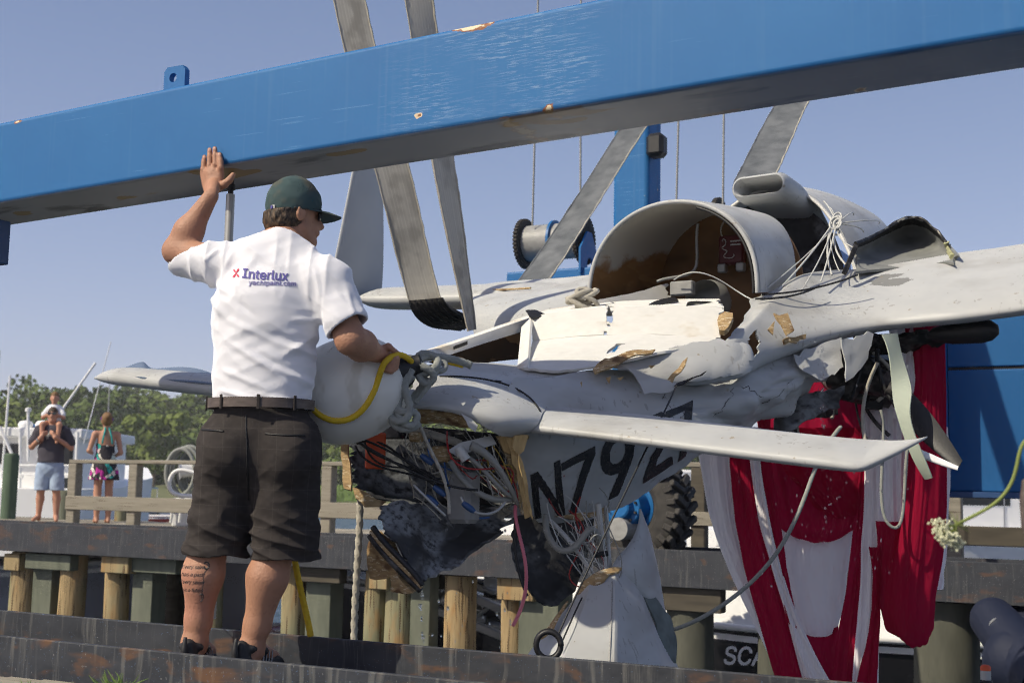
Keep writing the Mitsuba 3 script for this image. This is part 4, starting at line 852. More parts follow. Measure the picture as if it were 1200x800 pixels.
put('forward_wing', wing([(at(420, 470, 5.75), .36, .10), (at(245, 456, 6.3), .34, .10), (at(140, 445, 6.72), .31, .095), (at(118, 443, 6.82), .28, .075), (at(110, 443, 6.87), .20, .02)], math.radians(13), 50), 'white_gel', AIR, 40)
put('raised_flap', Patch(P3([[(121, 436, 7.0), (150, 429, 7.08), (168, 424, 7.12), (178, 431, 7.02), (206, 430, 6.9), (250, 438, 6.68)], [(116, 440, 6.86), (150, 440.5, 6.7), (168, 442, 6.6), (178, 443, 6.58), (206, 445, 6.45), (250, 449, 6.28)]])).mesh(10, 50, .008), 'blue_grey_skin', AIR, 40)
put('bay_wall', Patch(P3([[(408, 505, 5.95), (480, 500, 6.0), (550, 505, 6.0), (618, 512, 5.95)], [(414, 550, 5.95), (480, 550, 6.0), (550, 555, 6.0), (620, 560, 5.95)], [(430, 580, 5.9), (480, 592, 5.95), (550, 602, 5.95), (618, 610, 5.9)]])).mesh(24, 40, .012, bump=wav(.05, 5, 13), tear=.05, edges='blr', seed=33), 'dark_laminate', AIR, 40)
# broken underside of the nose: dark laminate sheets, foam, wiring
put('nose_skin', Patch(P3([[(404, 516, 5.35), (470, 505, 5.5), (540, 505, 5.6), (604, 520, 5.7)], [(408, 545, 5.3), (470, 545, 5.5), (540, 550, 5.65), (606, 555, 5.7)], [(416, 574, 5.25), (470, 585, 5.4), (540, 596, 5.5), (610, 590, 5.6)]])).mesh(30, 50, .012, bump=lambda u, v, p: (rdg(p * 5 + 7.2) - .4) * .05, tear=.10, tearf=13, edges='blr', seed=31), 'dark_laminate', AIR, 40)
put('nose_skin', Patch(P3([[(446, 597, 5.22), (485, 586, 5.35), (545, 590, 5.5), (612, 580, 5.6)], [(440, 612, 5.15), (485, 615, 5.25), (545, 618, 5.42), (604, 605, 5.55)], [(462, 646, 5.10), (492, 650, 5.18), (530, 648, 5.3), (588, 622, 5.45)], [(495, 688, 5.08), (497, 684, 5.1), (518, 664, 5.2), (566, 640, 5.35)]])).mesh(40, 50, .010, bump=lambda u, v, p: (rdg(p * [5, 5, 5] + 2.2) + .5 * rdg(p * 11 + 4) - .7) * .045, tear=.11, tearf=13, edges='tblr', seed=32), 'scuffed_laminate', AIR, 25)
for a in ((0, .012, 'black'), (1, .010, 'torn_laminate'), (2, .012, 'mangled_metal')):
    put('skin_edge', tube(P3([[(437 - 2 * a[0], 617 + 5 * a[0], 5.13), (455 - 2 * a[0], 640 + 5 * a[0], 5.1), (478 - 2 * a[0], 664 + 5 * a[0], 5.08), (495 - a[0], 686 + 3 * a[0], 5.07)]])[0], a[1]), a[2], AIR, True)
put('foam_block', shard([(430, 636, 5.2), (437, 624, 5.2), (456, 646, 5.15), (474, 668, 5.12), (468, 680, 5.14), (455, 676, 5.18), (432, 678, 5.22)], .05, .004, 14, .02), 'torn_laminate', AIR)
put('foam_block', shard([(461, 672, 5.12), (470, 670, 5.12), (488, 692, 5.1), (478, 693, 5.12), (462, 690, 5.14)], .03, .004, 15, .02), 'torn_laminate', AIR)
put('torn_strip', shard([(399, 518, 5.3), (408, 516, 5.3), (411, 574, 5.24), (403, 572, 5.25)], .02, .004, 16, .01), 'torn_laminate', AIR)
put('torn_strip', shard([(414, 571, 5.2), (422, 574, 5.2), (440, 585, 5.2), (452, 588, 5.24), (444, 594, 5.22), (428, 594, 5.2), (417, 584, 5.2)], .02, .004, 17, .02), 'torn_laminate', AIR)
put('torn_strip', shard([(580, 510, 5.32), (618, 509, 5.36), (610, 530, 5.38), (616, 560, 5.42), (621, 604, 5.5), (612, 603, 5.48), (604, 570, 5.42), (590, 530, 5.35)], .018, .005, 18, .03), 'torn_laminate', AIR)
put('torn_strip', shard([(600, 514, 5.3), (614, 512, 5.32), (606, 528, 5.34), (598, 532, 5.33)], .015, .004, 19, .02), 'torn_laminate', AIR)
for q in ([(592, 512, 5.2), (603, 510, 5.2), (612, 545, 5.24), (621, 603, 5.3), (614, 606, 5.3), (606, 560, 5.24)], [(602, 510, 5.18), (618, 509, 5.2), (613, 528, 5.2), (606, 534, 5.19), (600, 524, 5.18)], [(606, 530, 5.16), (612, 540, 5.17), (619, 585, 5.24), (622, 606, 5.28), (616, 590, 5.24)], [(584, 512, 5.24), (594, 510, 5.22), (598, 532, 5.24), (590, 528, 5.24)]):
    put('splinter', shard(q, .014, .004, len(q) + int(q[0][0]), .012), 'splinter', AIR)
orb = put('orange_unit', box(at(440, 528, 5.28), .083, .05, .148, (unit(V([1, .1, 0])), unit(V([-.1, 1, 0])), UP), .006), 'orange', AIR)
put('grille', box(at(460, 507, 5.4), .13, .08, .05, (AX, AB, UP), .004), 'mangled_metal', AIR)
put('block', box(at(518, 532, 5.28), .075, .06, .065, (AX, AB, UP), .008), 'torn_laminate', AIR)
put('block', box(at(488, 512, 5.25), .05, .05, .04, (AX, AB, UP), .008), 'torn_laminate', AIR)
put('actuator', box(at(544, 583, 5.32), .11, .10, .21, (AX, AB, UP), .018), 'drum_grey', AIR, 30)
put('bracket', shard([(524, 528, 5.22), (540, 518, 5.22), (576, 510, 5.25), (582, 520, 5.25), (548, 530, 5.22), (538, 536, 5.22)], .006), 'zinc', AIR)
put('elbow_joint', lathe([(0, .018), (.03, .022), (.04, .02), (.06, .02)], at(537, 524, 5.16), unit(V([.4, 0, -.6])), 16), 'wire_white', AIR, 40)
put('hose', tube(P3([[(552, 522, 5.15), (575, 537, 5.17), (592, 560, 5.2), (606, 590, 5.3)]])[0], [.020, .011, .010], 24, 10), 'hose_grey', AIR, True)
put('hose', tube(P3([[(542, 532, 5.17), (562, 546, 5.18), (585, 570, 5.2), (603, 582, 5.3)]])[0], .009), 'hose_grey', AIR, True)
put('hose', tube(P3([[(528, 540, 5.2), (545, 565, 5.22), (570, 582, 5.22), (602, 583, 5.3)]])[0], .013), 'hose_grey', AIR, True)
put('hose', tube(P3([[(470, 500, 5.35), (510, 510, 5.3), (540, 520, 5.3)]])[0], .018), 'rope_dirty', AIR, True)
put('fuel_line', tube(P3([[(485, 568, 5.15), (505, 588, 5.14), (522, 604, 5.15)]])[0], .006), 'zinc', AIR, True)
put('fuel_line', tube(P3([[(540, 582, 5.16), (552, 597, 5.15), (570, 602, 5.16), (592, 588, 5.2)]])[0], .006), 'zinc', AIR, True)
for q in ((506, 586), (549, 594), (515, 575), (500, 538)): put('fitting', lathe([(-.03, .009), (-.012, .013), (.012, .013), (.03, .009)], at(*q, 5.15), unit(V([.7, 0, -.5])), 10), 'blue_dark', AIR, 40)
wr = np.random.default_rng(5)
def wires(n, A_, B_, sa, sb_, sag, r, mt, name='wire', mid=0.):
    for k in range(n):
        a = at(A_[0] + wr.normal() * sa, A_[1] + wr.normal() * sa, A_[2] + wr.normal() * .05); b = at(B_[0] + wr.normal() * sb_, B_[1] + wr.normal() * sb_, B_[2] + wr.normal() * .05)
        m1, m2 = a * .67 + b * .33 + wr.normal(size=3) * sag + UP * -abs(mid), a * .33 + b * .67 + wr.normal(size=3) * sag + UP * -abs(mid)
        put(name, tube(V([a, m1, m2, b]), r * wr.uniform(.7, 1.3), 20, 6), mt, AIR, True)
wires(8, (555, 515, 5.35), (594, 580, 5.35), 14, 8, .03, .0022, 'wire_white')
wires(8, (480, 505, 5.35), (530, 560, 5.4), 14, 14, .05, .0024, 'hose_grey')
wires(6, (470, 505, 5.3), (520, 590, 5.3), 12, 16, .05, .003, 'rope_dirty')
wires(3, (540, 520, 5.3), (598, 588, 5.35), 14, 8, .05, .003, 'wire_red'); wires(3, (500, 515, 5.3), (560, 590, 5.3), 14, 12, .05, .003, 'wire_blue'); wires(3, (560, 520, 5.3), (600, 585, 5.35), 12, 8, .05, .003, 'wire_yellow'); wires(12, (560, 512, 5.45), (604, 588, 5.42), 22, 10, .03, .0020, 'hose_grey')
wires(3, (672, 602, 5.5), (702, 680, 5.5), 18, 9, .035, .0026, 'wire_red'); wires(8, (672, 602, 5.52), (702, 680, 5.52), 20, 7, .025, .0022, 'hose_grey')
wires(5, (420, 515, 5.2), (520, 570, 5.2), 4, 8, .02, .004, 'black')
put('wire', tube(P3([[(412, 514, 5.15), (450, 535, 5.14), (500, 560, 5.13), (560, 574, 5.15)]])[0], .005), 'black', AIR, True)
put('wire', tube(P3([[(604, 592, 5.3), (607, 620, 5.25), (615, 655, 5.22), (616, 690, 5.22), (601, 733, 5.2)]])[0], .0075), 'wire_pink', AIR, True)
put('wire', tube(P3([[(604, 610, 5.4), (605, 655, 5.4), (618, 698, 5.4)]])[0], .006), 'black', AIR, True)
# lower fuselage: black flap, wiring loom, broken white cone
put('dark_flap', Patch(P3([[(604, 604, 5.7), (650, 600, 5.72), (700, 600, 5.8)], [(598, 650, 5.66), (645, 655, 5.7), (690, 650, 5.78)], [(622, 688, 5.62), (645, 712, 5.64), (676, 690, 5.72)]])).mesh(30, 36, .010, bump=wav(.03, 6, 3), tear=.05, edges='blr', seed=41), 'dark_laminate', AIR, 40)
put('hose', tube(P3([[(641, 603, 5.45), (644, 630, 5.42), (660, 645, 5.4), (678, 636, 5.4), (692, 620, 5.42), (702, 630, 5.45), (700, 660, 5.5)]])[0], .014, 50, 12), 'hose_grey', AIR, True)
put('pipe', tube(P3([[(701, 590, 5.5), (705, 630, 5.52), (712, 690, 5.5)]])[0], .013), 'wire_white', AIR, True)
put('pipe', tube(P3([[(710, 592, 5.55), (713, 640, 5.55), (716, 685, 5.52)]])[0], .009), 'wire_white', AIR, True)
put('pipe', tube(P3([[(645, 610, 5.5), (680, 650, 5.46), (700, 685, 5.45)]])[0], .011), 'wire_white', AIR, True)
wires(16, (672, 602, 5.5), (704, 682, 5.5), 20, 7, .025, .0022, 'wire_white')
wires(7, (690, 612, 5.45), (690, 640, 5.4), 12, 14, .06, .0018, 'wire_white', mid=.05)
put('cable_tie', tube(P3([[(696, 650, 5.45), (712, 648, 5.46)]])[0], .012), 'black', AIR)
put('torn_strip', shard([(650, 604, 5.6), (700, 598, 5.62), (712, 592, 5.64), (708, 600, 5.62), (680, 610, 5.6)], .01, .003, 20), 'torn_laminate', AIR)
cone = Patch(kv=1, ctrl=P3([[(676, 696, 5.42), (690, 678, 5.40), (720, 662, 5.45), (742, 676, 5.55), (752, 692, 5.7)], [(650, 728, 5.40), (682, 715, 5.25), (722, 705, 5.28), (755, 712, 5.48), (768, 724, 5.7)], [(618, 768, 5.45), (662, 765, 5.12), (722, 762, 5.12), (772, 765, 5.4), (790, 770, 5.7)], [(590, 820, 5.5), (650, 822, 5.0), (722, 824, 5.0), (785, 822, 5.35), (812, 820, 5.7)]]))
put('cone', cone.mesh(50, 60, .010, bump=wav(.010, 6, 3), tear=.07, tearf=14, edges='t', seed=51), 'white_gel', AIR, 20)
put('cone_tear', shard([(676, 696, 5.40), (684, 684, 5.39), (712, 668, 5.40), (722, 663, 5.42), (730, 668, 5.44), (708, 682, 5.36), (686, 700, 5.36)], .008, .004, 22), 'torn_laminate', AIR)
put('cone_tear', shard([(660, 708, 5.36), (668, 706, 5.36), (648, 738, 5.28), (636, 750, 5.32), (640, 738, 5.34)], .006, .003, 23), 'torn_laminate', AIR)
put('cone_fin', Patch(P3([[(750, 596, 5.72), (752, 600, 5.75), (756, 612, 5.9)], [(734, 640, 5.6), (756, 636, 5.66), (768, 650, 5.85)], [(716, 664, 5.5), (748, 668, 5.55), (776, 690, 5.8)], [(730, 700, 5.55), (758, 700, 5.6), (782, 720, 5.8)]])).mesh(40, 30, .009, bump=wav(.012, 7, 7), tear=.03, edges='lr', seed=52), 'white_gel', AIR, 50)
put('cone_lining', shard([(743, 682, 5.62), (760, 692, 5.66), (786, 722, 5.72), (789, 755, 5.72), (786, 800, 5.7), (776, 790, 5.6), (772, 740, 5.56), (756, 705, 5.58)], .008, .004, 24, .02), 'dark_lining', AIR, 40)
put('cone_seam', tube(cone.ev(np.linspace(.15, .95, 20), np.full(20, .47)) - fw * .004, .0025, smooth=False), 'drum_grey', AIR, True)
put('control_wire', tube(P3([[(792, 452, 5.6), (770, 500, 5.2), (702, 640, 4.98), (652, 748, 4.9)]])[0], .004, 40), 'black', AIR, True)
put('control_wire', tube(P3([[(682, 700, 5.3), (668, 730, 5.18), (655, 760, 5.12)]])[0], .0035), 'black', AIR, True)
cc = at(643, 756, 4.85); th = np.linspace(0, 4 * math.pi, 60)
put('coil', tube(cc + np.stack([np.cos(th) * .046, th * .003, np.sin(th) * .05], -1), .011, smooth=False), 'black', AIR, True)
# engine and wreckage under the near wing
er = np.random.default_rng(12)
eng = put('engine', cat(box(at(1010, 440, 6.75), .34, .3, .26, frame(V([.2, -.3, .9])), .03), cyl(at(975, 440, 6.7), at(1040, 450, 6.5), .07), cyl(at(990, 465, 6.6), at(1020, 420, 6.5), .05)), 'mangled_metal', AIR, 30)
for k in range(26):
    c = at(er.uniform(935, 1062), er.uniform(405, 482), er.uniform(6.4, 6.9)); z = er.normal(size=3)
    m = (box(c, *er.uniform(.03, .11, 3), frame(z), .006) if k % 2 else lathe([(-.04, .01), (-.04, .035), (.04, .035), (.04, .01)], c, z, 16))
    put('engine_part', m, ('mangled_metal', 'black', 'mangled_metal', 'drum_grey')[k % 4] if k != 7 else 'zinc', AIR, 30)
for k in range(14):
    a = V([er.uniform(925, 1050), er.uniform(400, 430), er.uniform(6.3, 6.7)]); b = a + [er.normal() * 18, er.uniform(40, 110), 0]
    put('hose', tube(V([at(*a), at(*(a * .5 + b * .5 + [er.normal() * 10, 0, .05])), at(*b)]), er.uniform(.004, .012), 14, 7), ('black', 'mangled_metal', 'rope_dirty')[k % 3], AIR, True)
put('crumpled_skin', shard([(985, 398, 6.2), (1020, 392, 6.3), (1017, 420, 6.25), (1000, 442, 6.2), (988, 448, 6.2), (990, 425, 6.2)], .008, .006, 25, .015), 'white_gel', AIR, 40)
put('crumpled_skin', shard([(930, 415, 6.2), (985, 396, 6.3), (988, 430, 6.25), (962, 446, 6.2), (950, 440, 6.2), (935, 432, 6.2)], .008, .006, 26, .018), 'white_gel', AIR, 40)
put('dark_skin', shard([(905, 480, 6.4), (945, 460, 6.4), (990, 452, 6.45), (985, 476, 6.4), (940, 495, 6.35), (925, 505, 6.35), (908, 500, 6.35)], .01, .006, 27, .06), 'dark_laminate', AIR, 40)
m, uv, _ = ribbon([(1034, 392, 6.15), (1044, 430, 6.1), (1046, 465, 6.05), (1052, 490, 6.0), (1064, 525, 5.95), (1084, 562, 5.95)], [(1052, 390, 6.2), (1063, 435, 6.12), (1068, 462, 6.0), (1066, 484, 5.95), (1076, 520, 5.9), (1092, 560, 5.9)], 40, .006)
put('torn_belt', m, 'pale_belt', AIR, 40)
put('blade', wing([(at(1050, 480, 6.2), .12, .02), (at(1075, 510, 6.1), .13, .02), (at(1122, 550, 5.95), .05, .01)], bdir=V([.5, .1, .8])), 'black', AIR, 40)
put('blade_edge', wing([(at(1066, 530, 6.0), .035, .02), (at(1096, 543, 5.95), .035, .02), (at(1122, 551, 5.9), .02, .01)], bdir=V([.3, .1, .9])), 'print_white', AIR, 40)
put('pod', lathe([(-.20, .01), (-.17, .035), (-.08, .055), (.06, .06), (.11, .05), (.14, .025), (.145, 0)], at(1135, 389, 6.3), unit(AX + .03 * UP), 28), 'black', AIR, 40)
put('wing_root_gap', shard([(1000, 396, 6.5), (1060, 388, 6.5), (1110, 380, 6.5), (1110, 398, 6.55), (1050, 412, 6.6), (1005, 415, 6.6)], .03, .008, 28, .04), 'mangled_metal', AIR)
# ---------------------------------------------------------------- parachute cloth, ropes, fender, small things
chute = thing('parachute', 'wet red and white striped parachute cloth hanging in folds under the near wing', 'parachute')
def gore(rows, color, bulge=.05, folds=5, amp=.010, seed=0, n=60, mcols=90, sag=()):
    """rows: (left px, right px, py, D left, D right)."""
    ctrl = []
    for k, (l, r, y, a, b) in enumerate(rows):
        L, R = at(l, y, a), at(r, y, b); dz = UP * (sag[k] if k < len(sag) else 0) / F * a; ctrl.append([L, L * .7 + R * .3 - fw * bulge - dz, L * .3 + R * .7 - fw * bulge - dz, R])
    fold = lambda u, v, p: amp * np.sin(folds * 2 * math.pi * (v + .10 * meshkit.fbm(np.stack([u * 3, v * 0 + seed, u * 0], -1), 2)) + seed) * (.4 + .6 * meshkit.noise(np.stack([u * 4, v * 3, u * 0 + seed], -1))) + .02 * (meshkit.fbm(np.stack([u * 5, v * 3, u * 0 + seed], -1), 3) - .5) + .022 * (meshkit.fbm(np.stack([u * 1.6 + seed, (v + .06 * np.sin(u * 5)) * (4 + 3.2 * folds), u * 0 + 2 * seed], -1), 2) - .5)
    return put('gore', Patch(ctrl).mesh(n, mcols, 0, bump=fold), color, chute, True)
gore([(812, 866, 500, 7.0, 6.95), (824, 864, 560, 6.98, 6.92), (836, 869, 620, 6.95, 6.9), (856, 882, 672, 6.9, 6.86), (890, 905, 745, 6.86, 6.84), (912, 926, 800, 6.85, 6.83)], 'cloth_white', .03, 2, .008, 1)
gore([(853, 884, 480, 6.80, 6.76), (856, 880, 545, 6.80, 6.76), (862, 894, 610, 6.79, 6.74), (872, 912, 665, 6.76, 6.70), (893, 930, 740, 6.74, 6.68), (916, 955, 815, 6.72, 6.66)], 'cloth_red', .03, 3, .006, 2)
gore([(876, 893, 500, 6.74, 6.72), (880, 893, 560, 6.73, 6.71), (891, 904, 620, 6.72, 6.68), (909, 917, 680, 6.68, 6.66), (928, 946, 750, 6.66, 6.62), (945, 985, 815, 6.66, 6.60)], 'cloth_white', .02, 2, .007, 3)
gore([(888, 904, 490, 6.70, 6.72), (893, 908, 560, 6.70, 6.72), (904, 917, 625, 6.68, 6.72), (913, 928, 690, 6.66, 6.70), (926, 940, 735, 6.64, 6.68)], 'cloth_red', .02, 1, .006, 4)
# the big swag in the middle: red above, white below, red at the bottom
gore([(880, 1045, 440, 7.15, 7.05), (890, 1035, 500, 7.12, 7.0), (896, 1020, 560, 7.05, 6.98), (903, 1006, 606, 6.98, 6.95)], 'cloth_red', .10, 6, .014, 5, sag=(0, 6, 14, 22))
gore([(892, 1024, 500, 6.90, 6.88), (908, 1022, 535, 6.86, 6.86), (930, 1016, 562, 6.84, 6.85), (955, 1008, 590, 6.84, 6.86)], 'cloth_red', .06, 4, .012, 6, sag=(0, 12, 18, 14))
gore([(903, 1006, 598, 7.02, 6.99), (909, 998, 650, 6.99, 6.96), (918, 990, 700, 6.97, 6.95), (931, 981, 734, 6.95, 6.93)], 'cloth_white', .07, 2, .006, 7, sag=(18, 12, 8, 7))
gore([(929, 983, 731, 6.94, 6.92), (940, 982, 765, 6.9, 6.88), (965, 985, 800, 6.86, 6.84), (975, 986, 820, 6.85, 6.83)], 'cloth_red', .03, 2, .006, 8, sag=(5, 3))
gore([(1004, 1030, 500, 6.84, 6.8), (1002, 1024, 580, 6.82, 6.78), (994, 1016, 660, 6.80, 6.76), (982, 1006, 740, 6.78, 6.72), (970, 1004, 820, 6.74, 6.70)], 'cloth_red', .02, 3, .007, 9)
gore([(1012, 1036, 470, 6.74, 6.72), (1012, 1032, 580, 6.74, 6.70), (1008, 1030, 680, 6.72, 6.68), (1000, 1030, 760, 6.70, 6.66), (996, 1030, 820, 6.68, 6.64)], 'cloth_white', .02, 3, .009, 10)
gore([(1018, 1036, 640, 6.66, 6.64), (1020, 1032, 720, 6.64, 6.62), (1004, 1030, 790, 6.62, 6.6), (998, 1028, 820, 6.62, 6.6)], 'cloth_red', .02, 2, .006, 11)
gore([(1024, 1068, 430, 6.72, 6.66), (1028, 1068, 520, 6.70, 6.64), (1030, 1066, 600, 6.68, 6.62), (1036, 1064, 650, 6.66, 6.6), (1046, 1062, 688, 6.64, 6.6)], 'cloth_white', .03, 5, .014, 12)
gore([(1040, 1085, 380, 6.7, 6.6), (1046, 1075, 410, 6.62, 6.58), (1050, 1070, 450, 6.58, 6.56), (1048, 1064, 490, 6.56, 6.55)], 'cloth_white', .03, 3, .012, 14)
# right lobe, closed round below like a bag
gore([(1064, 1106, 380, 6.62, 6.68), (1066, 1108, 470, 6.58, 6.66), (1062, 1109, 560, 6.55, 6.66), (1050, 1106, 640, 6.52, 6.64), (1038, 1098, 690, 6.52, 6.62), (1036, 1094, 725, 6.56, 6.62), (1046, 1086, 738, 6.64, 6.66)], 'cloth_red', .10, 3, .006, 13, sag=(0, 0, 0, 0, 3, 8, 12))
gore([(1028, 1062, 610, 6.64, 6.58), (1028, 1058, 660, 6.64, 6.56), (1030, 1056, 700, 6.64, 6.56), (1040, 1064, 735, 6.66, 6.60)], 'cloth_red', .03, 2, .006, 15)
gore([(1101, 1112, 500, 6.78, 6.8), (1103, 1113, 580, 6.76, 6.8), (1098, 1110, 650, 6.74, 6.78), (1094, 1106, 690, 6.72, 6.76)], 'cloth_white', .01, 1, .003, 16)
cd_ = thing('shroud_cord', 'loose parachute cord curving down in front of the red and white cloth', 'cord')
put('cord', tube(P3([[(790, 737, 6.2), (835, 716, 6.1), (880, 682, 6.05), (915, 640, 6.0), (940, 590, 6.0), (953, 555, 6.05), (985, 500, 6.3)]])[0], .010, 60, 8), 'rope_grey', cd_, True)
put('cord', tube(P3([[(1032, 480, 6.4), (1033, 560, 6.38), (1040, 612, 6.36), (1050, 618, 6.36), (1058, 600, 6.36), (1065, 520, 6.36)]])[0], .008, 50, 8), 'rope_grey', cd_, True)
# white cords tied at the back of the cowling
k0 = thing('parachute_bridle', 'bundle of white parachute cords knotted above the near wing and fanning out', 'cord')
kn = (981, 262, 6.95)
for a in ((893, 342, 6.42), (912, 340, 6.45), (938, 342, 6.45), (962, 330, 6.5), (975, 322, 6.6), (984, 318, 6.62), (991, 310, 6.68), (1000, 290, 6.75)):
    b = (kn[0] + rng.normal() * 4, kn[1] + rng.normal() * 5, kn[2]); m_ = [(a[0] + b[0]) / 2 + rng.normal() * 3, (a[1] + b[1]) / 2 + 4, (a[2] + b[2]) / 2 - .03]
    put('cord', tube(P3([[a, tuple(m_), b]])[0], rng.uniform(.003, .006), 16, 6), 'wire_white', k0, True)
for a in ((965, 236, 7.2), (972, 243, 7.1), (1000, 252, 7.5), (1030, 262, 7.8), (1012, 272, 7.4)):
    put('cord', tube(P3([[a, ((a[0] + kn[0]) / 2, (a[1] + kn[1]) / 2 - 3, 7.0), kn]])[0], .004, 12, 6), 'wire_white', k0, True)
for j in range(5):
    th = np.linspace(0, 6.3, 24); c = at(981 + rng.normal() * 4, 262 + rng.normal() * 7, 6.9); r_ = rng.uniform(.012, .03)
    put('knot', tube(c + np.stack([np.cos(th) * r_, rng.normal() * .01 + np.sin(th) * .01, np.sin(th + .4) * r_ * 1.3], -1), .006, smooth=False, seg=6), 'wire_white', k0, True)
for q0_, q1_ in (((893, 345, 6.36), (1005, 322, 6.4)), ((885, 350, 6.3), (960, 335, 6.4))):
    put('dark_cord', tube(P3([[q0_, ((q0_[0] + q1_[0]) / 2, (q0_[1] + q1_[1]) / 2 + 5, q0_[2]), q1_]])[0], .005, 16, 6), 'black', k0, True)
rw_ = thing('rope_knot', 'off white rope wound round the left foot of the aircraft arch', 'rope')
for j in range(7):
    th = np.linspace(0, 6.4, 26); c = at(684 + 6 * math.sin(j * 2.1), 342 + 2.8 * j, 6.42); r_ = .035 + .012 * (j % 3)
    put('turn', tube(c + np.stack([np.cos(th) * r_, np.sin(th) * r_ * .5, np.sin(th + j) * r_ * .5], -1), .014, smooth=False, seg=8, twist=(3, .25, 12)), 'rope_dirty', rw_, True)

# fender and ropes at the nose
fd = thing('fender', 'big white round boat fender held against the nose by the man in the white shirt', 'fender')
fc = at(409, 457, 5.02); fa = unit(at(466, 436, 5.02) - at(409, 457, 5.02) + V([0, -.02, 0]))
fz = np.linspace(-1, 1, 30); FR = .205
put('body', lathe([(FR * 1.18 * z_, FR * max(0, 1 - abs(z_) ** 2.3) ** .5) for z_ in fz], fc, fa, 56), 'fender_white', fd, 60)
put('rope_eye', lathe([(FR * 1.10, .0), (FR * 1.10, .075), (FR * 1.2, .065), (FR * 1.32, .04), (FR * 1.5, .036), (FR * 1.52, 0)], fc, fa, 24), 'black', fd, 50)
for j in range(9):
    q = at(381 + j * .9, 445 - 5.5 * j * .8, 4.9); d_ = unit(q - fc); put('stitch_mark', tube(V([fc + d_ * FR * .96 + V([-.012, 0, 0]), fc + d_ * FR * 1.0 + V([.012, 0, .004])]), .0025, smooth=False), 'rope_dirty', fd)
ry = thing('yellow_rope', 'yellow braided rope looped round the white fender into the man\'s hand', 'rope')
def on_fender(px, py):
    o = at(px, py, 4.4); d = unit(o - CAM); t = 0
    for _ in range(80):
        p = o + d * t; z_ = (p - fc) @ fa; r_ = np.linalg.norm(p - fc - z_ * fa); zz = min(1, abs(z_ / (FR * 1.18)))
        t += .6 * max(min(np.hypot(r_, z_ / 1.18) - FR * 1.0, .1), -.02)
    return o + d * (t - .008)
pts = [on_fender(*q) for q in ((366, 478), (380, 489), (398, 493), (418, 486), (434, 467), (443, 445))]
put('loop', tube(V(pts + [at(449, 428, 4.82), at(456, 420, 4.84), at(470, 416, 4.9), at(486, 428, 4.98), at(494, 440, 5.02)]), .0125, 90, 10, twist=(4, .18, 18)), 'rope_yellow', ry, True)
put('end', tube(P3([[(508, 421, 5.1), (525, 424, 5.15), (542, 428, 5.2)]])[0], .012, 24, 10, twist=(4, .18, 18)), 'rope_yellow', ry, True)
yt = thing('yellow_strap', 'yellow rope hanging straight down behind the right leg of the man in shorts', 'rope')
put('strap', tube(P3([[(342, 630, 4.95), (350, 680, 4.98), (358, 715, 4.99), (364, 745, 5.0)]])[0], .013, 40, 10, twist=(4, .15, 16)), 'rope_yellow', yt, True)
hr = thing('hanging_rope', 'twisted grey rope hanging down left of the torn nose', 'rope')
put('rope', tube(P3([[(422, 585, 5.3), (420, 640, 5.3), (417, 690, 5.3), (415, 760, 5.3)]])[0], .016, 200, 12, twist=(3, .45, 7)), 'rope_dirty', hr, True)
gk = thing('grey_rope', 'tangle of grey mooring rope knotted round the nose of the aircraft', 'rope')
for pts_, r_ in ([[(552, 428, 5.2), (530, 421, 5.15), (510, 418, 5.08), (494, 420, 5.03), (488, 430, 5.0), (496, 437, 5.0), (508, 432, 5.0), (512, 421, 5.05), (502, 415, 5.05), (490, 419, 5.02)], .017],
    [[(478, 432, 4.98), (483, 425, 4.98), (497, 430, 4.97), (508, 440, 4.99), (504, 448, 5.0), (490, 438, 4.99)], .016], [[(482, 434, 4.96), (472, 456, 4.94), (466, 478, 4.94), (472, 494, 4.93), (484, 498, 4.94), (488, 486, 4.95), (476, 482, 4.93), (464, 480, 4.95)], .0165],
    [[(470, 452, 4.97), (461, 468, 4.97), (458, 488, 4.96), (466, 500, 4.95), (480, 502, 4.95), (490, 496, 4.97)], .0165], [[(478, 440, 4.95), (476, 462, 4.93), (480, 478, 4.93), (474, 492, 4.92), (462, 492, 4.93), (460, 484, 4.95)], .016],
    [[(484, 432, 4.97), (478, 420, 5.0), (470, 430, 5.0), (474, 444, 4.98), (484, 440, 4.96)], .015], [[(500, 442, 5.02), (492, 456, 5.04), (484, 466, 5.05), (476, 478, 5.02)], .015], [[(514, 428, 5.02), (508, 444, 5.0), (498, 458, 5.0), (486, 472, 5.0)], .009], [[(516, 424, 5.05), (522, 428, 5.05), (518, 434, 5.03), (508, 428, 5.0)], .013]):
    put('strand', tube(P3([pts_])[0], r_, 70, 10, twist=(3, .22, 14)), 'rope_grey', gk, True)
put('strand', tube(P3([[(485, 484, 5.02), (496, 508, 5.1), (506, 530, 5.12), (516, 550, 5.12), (524, 575, 5.14), (526, 602, 5.15)]])[0], .008, 60, 8, twist=(3, .3, 20)), 'rope_dirty', gk, True)

# falling water drops
dr_ = np.random.default_rng(4); ds = []
def drops(n, x, y0, y1, D, sx, spread=0):
    for _ in range(n):
        yy = dr_.uniform(y0, y1); c = at(x + dr_.normal() * sx, yy, D + dr_.normal() * .05); s_ = trimesh.creation.icosphere(subdivisions=1, radius=dr_.uniform(.002, .0048)); s_.vertices[:, 2] *= dr_.uniform(1, 2.2); s_.apply_translation(c); ds.append(s_)
drops(60, 965, 395, 560, 6.05, 3); drops(26, 495, 690, 765, 5.07, 2.5); drops(55, 960, 560, 700, 5.9, 45); drops(40, 560, 600, 760, 5.2, 55); drops(20, 1000, 400, 700, 6.0, 40)
scene['drop_glass'] = {'type': 'dielectric', 'int_ior': 1.33}
tag(put('water_drops', cat(*ds), 'drop_glass', None, True), 'water drops falling from the wreck and the cloth', kind='stuff')

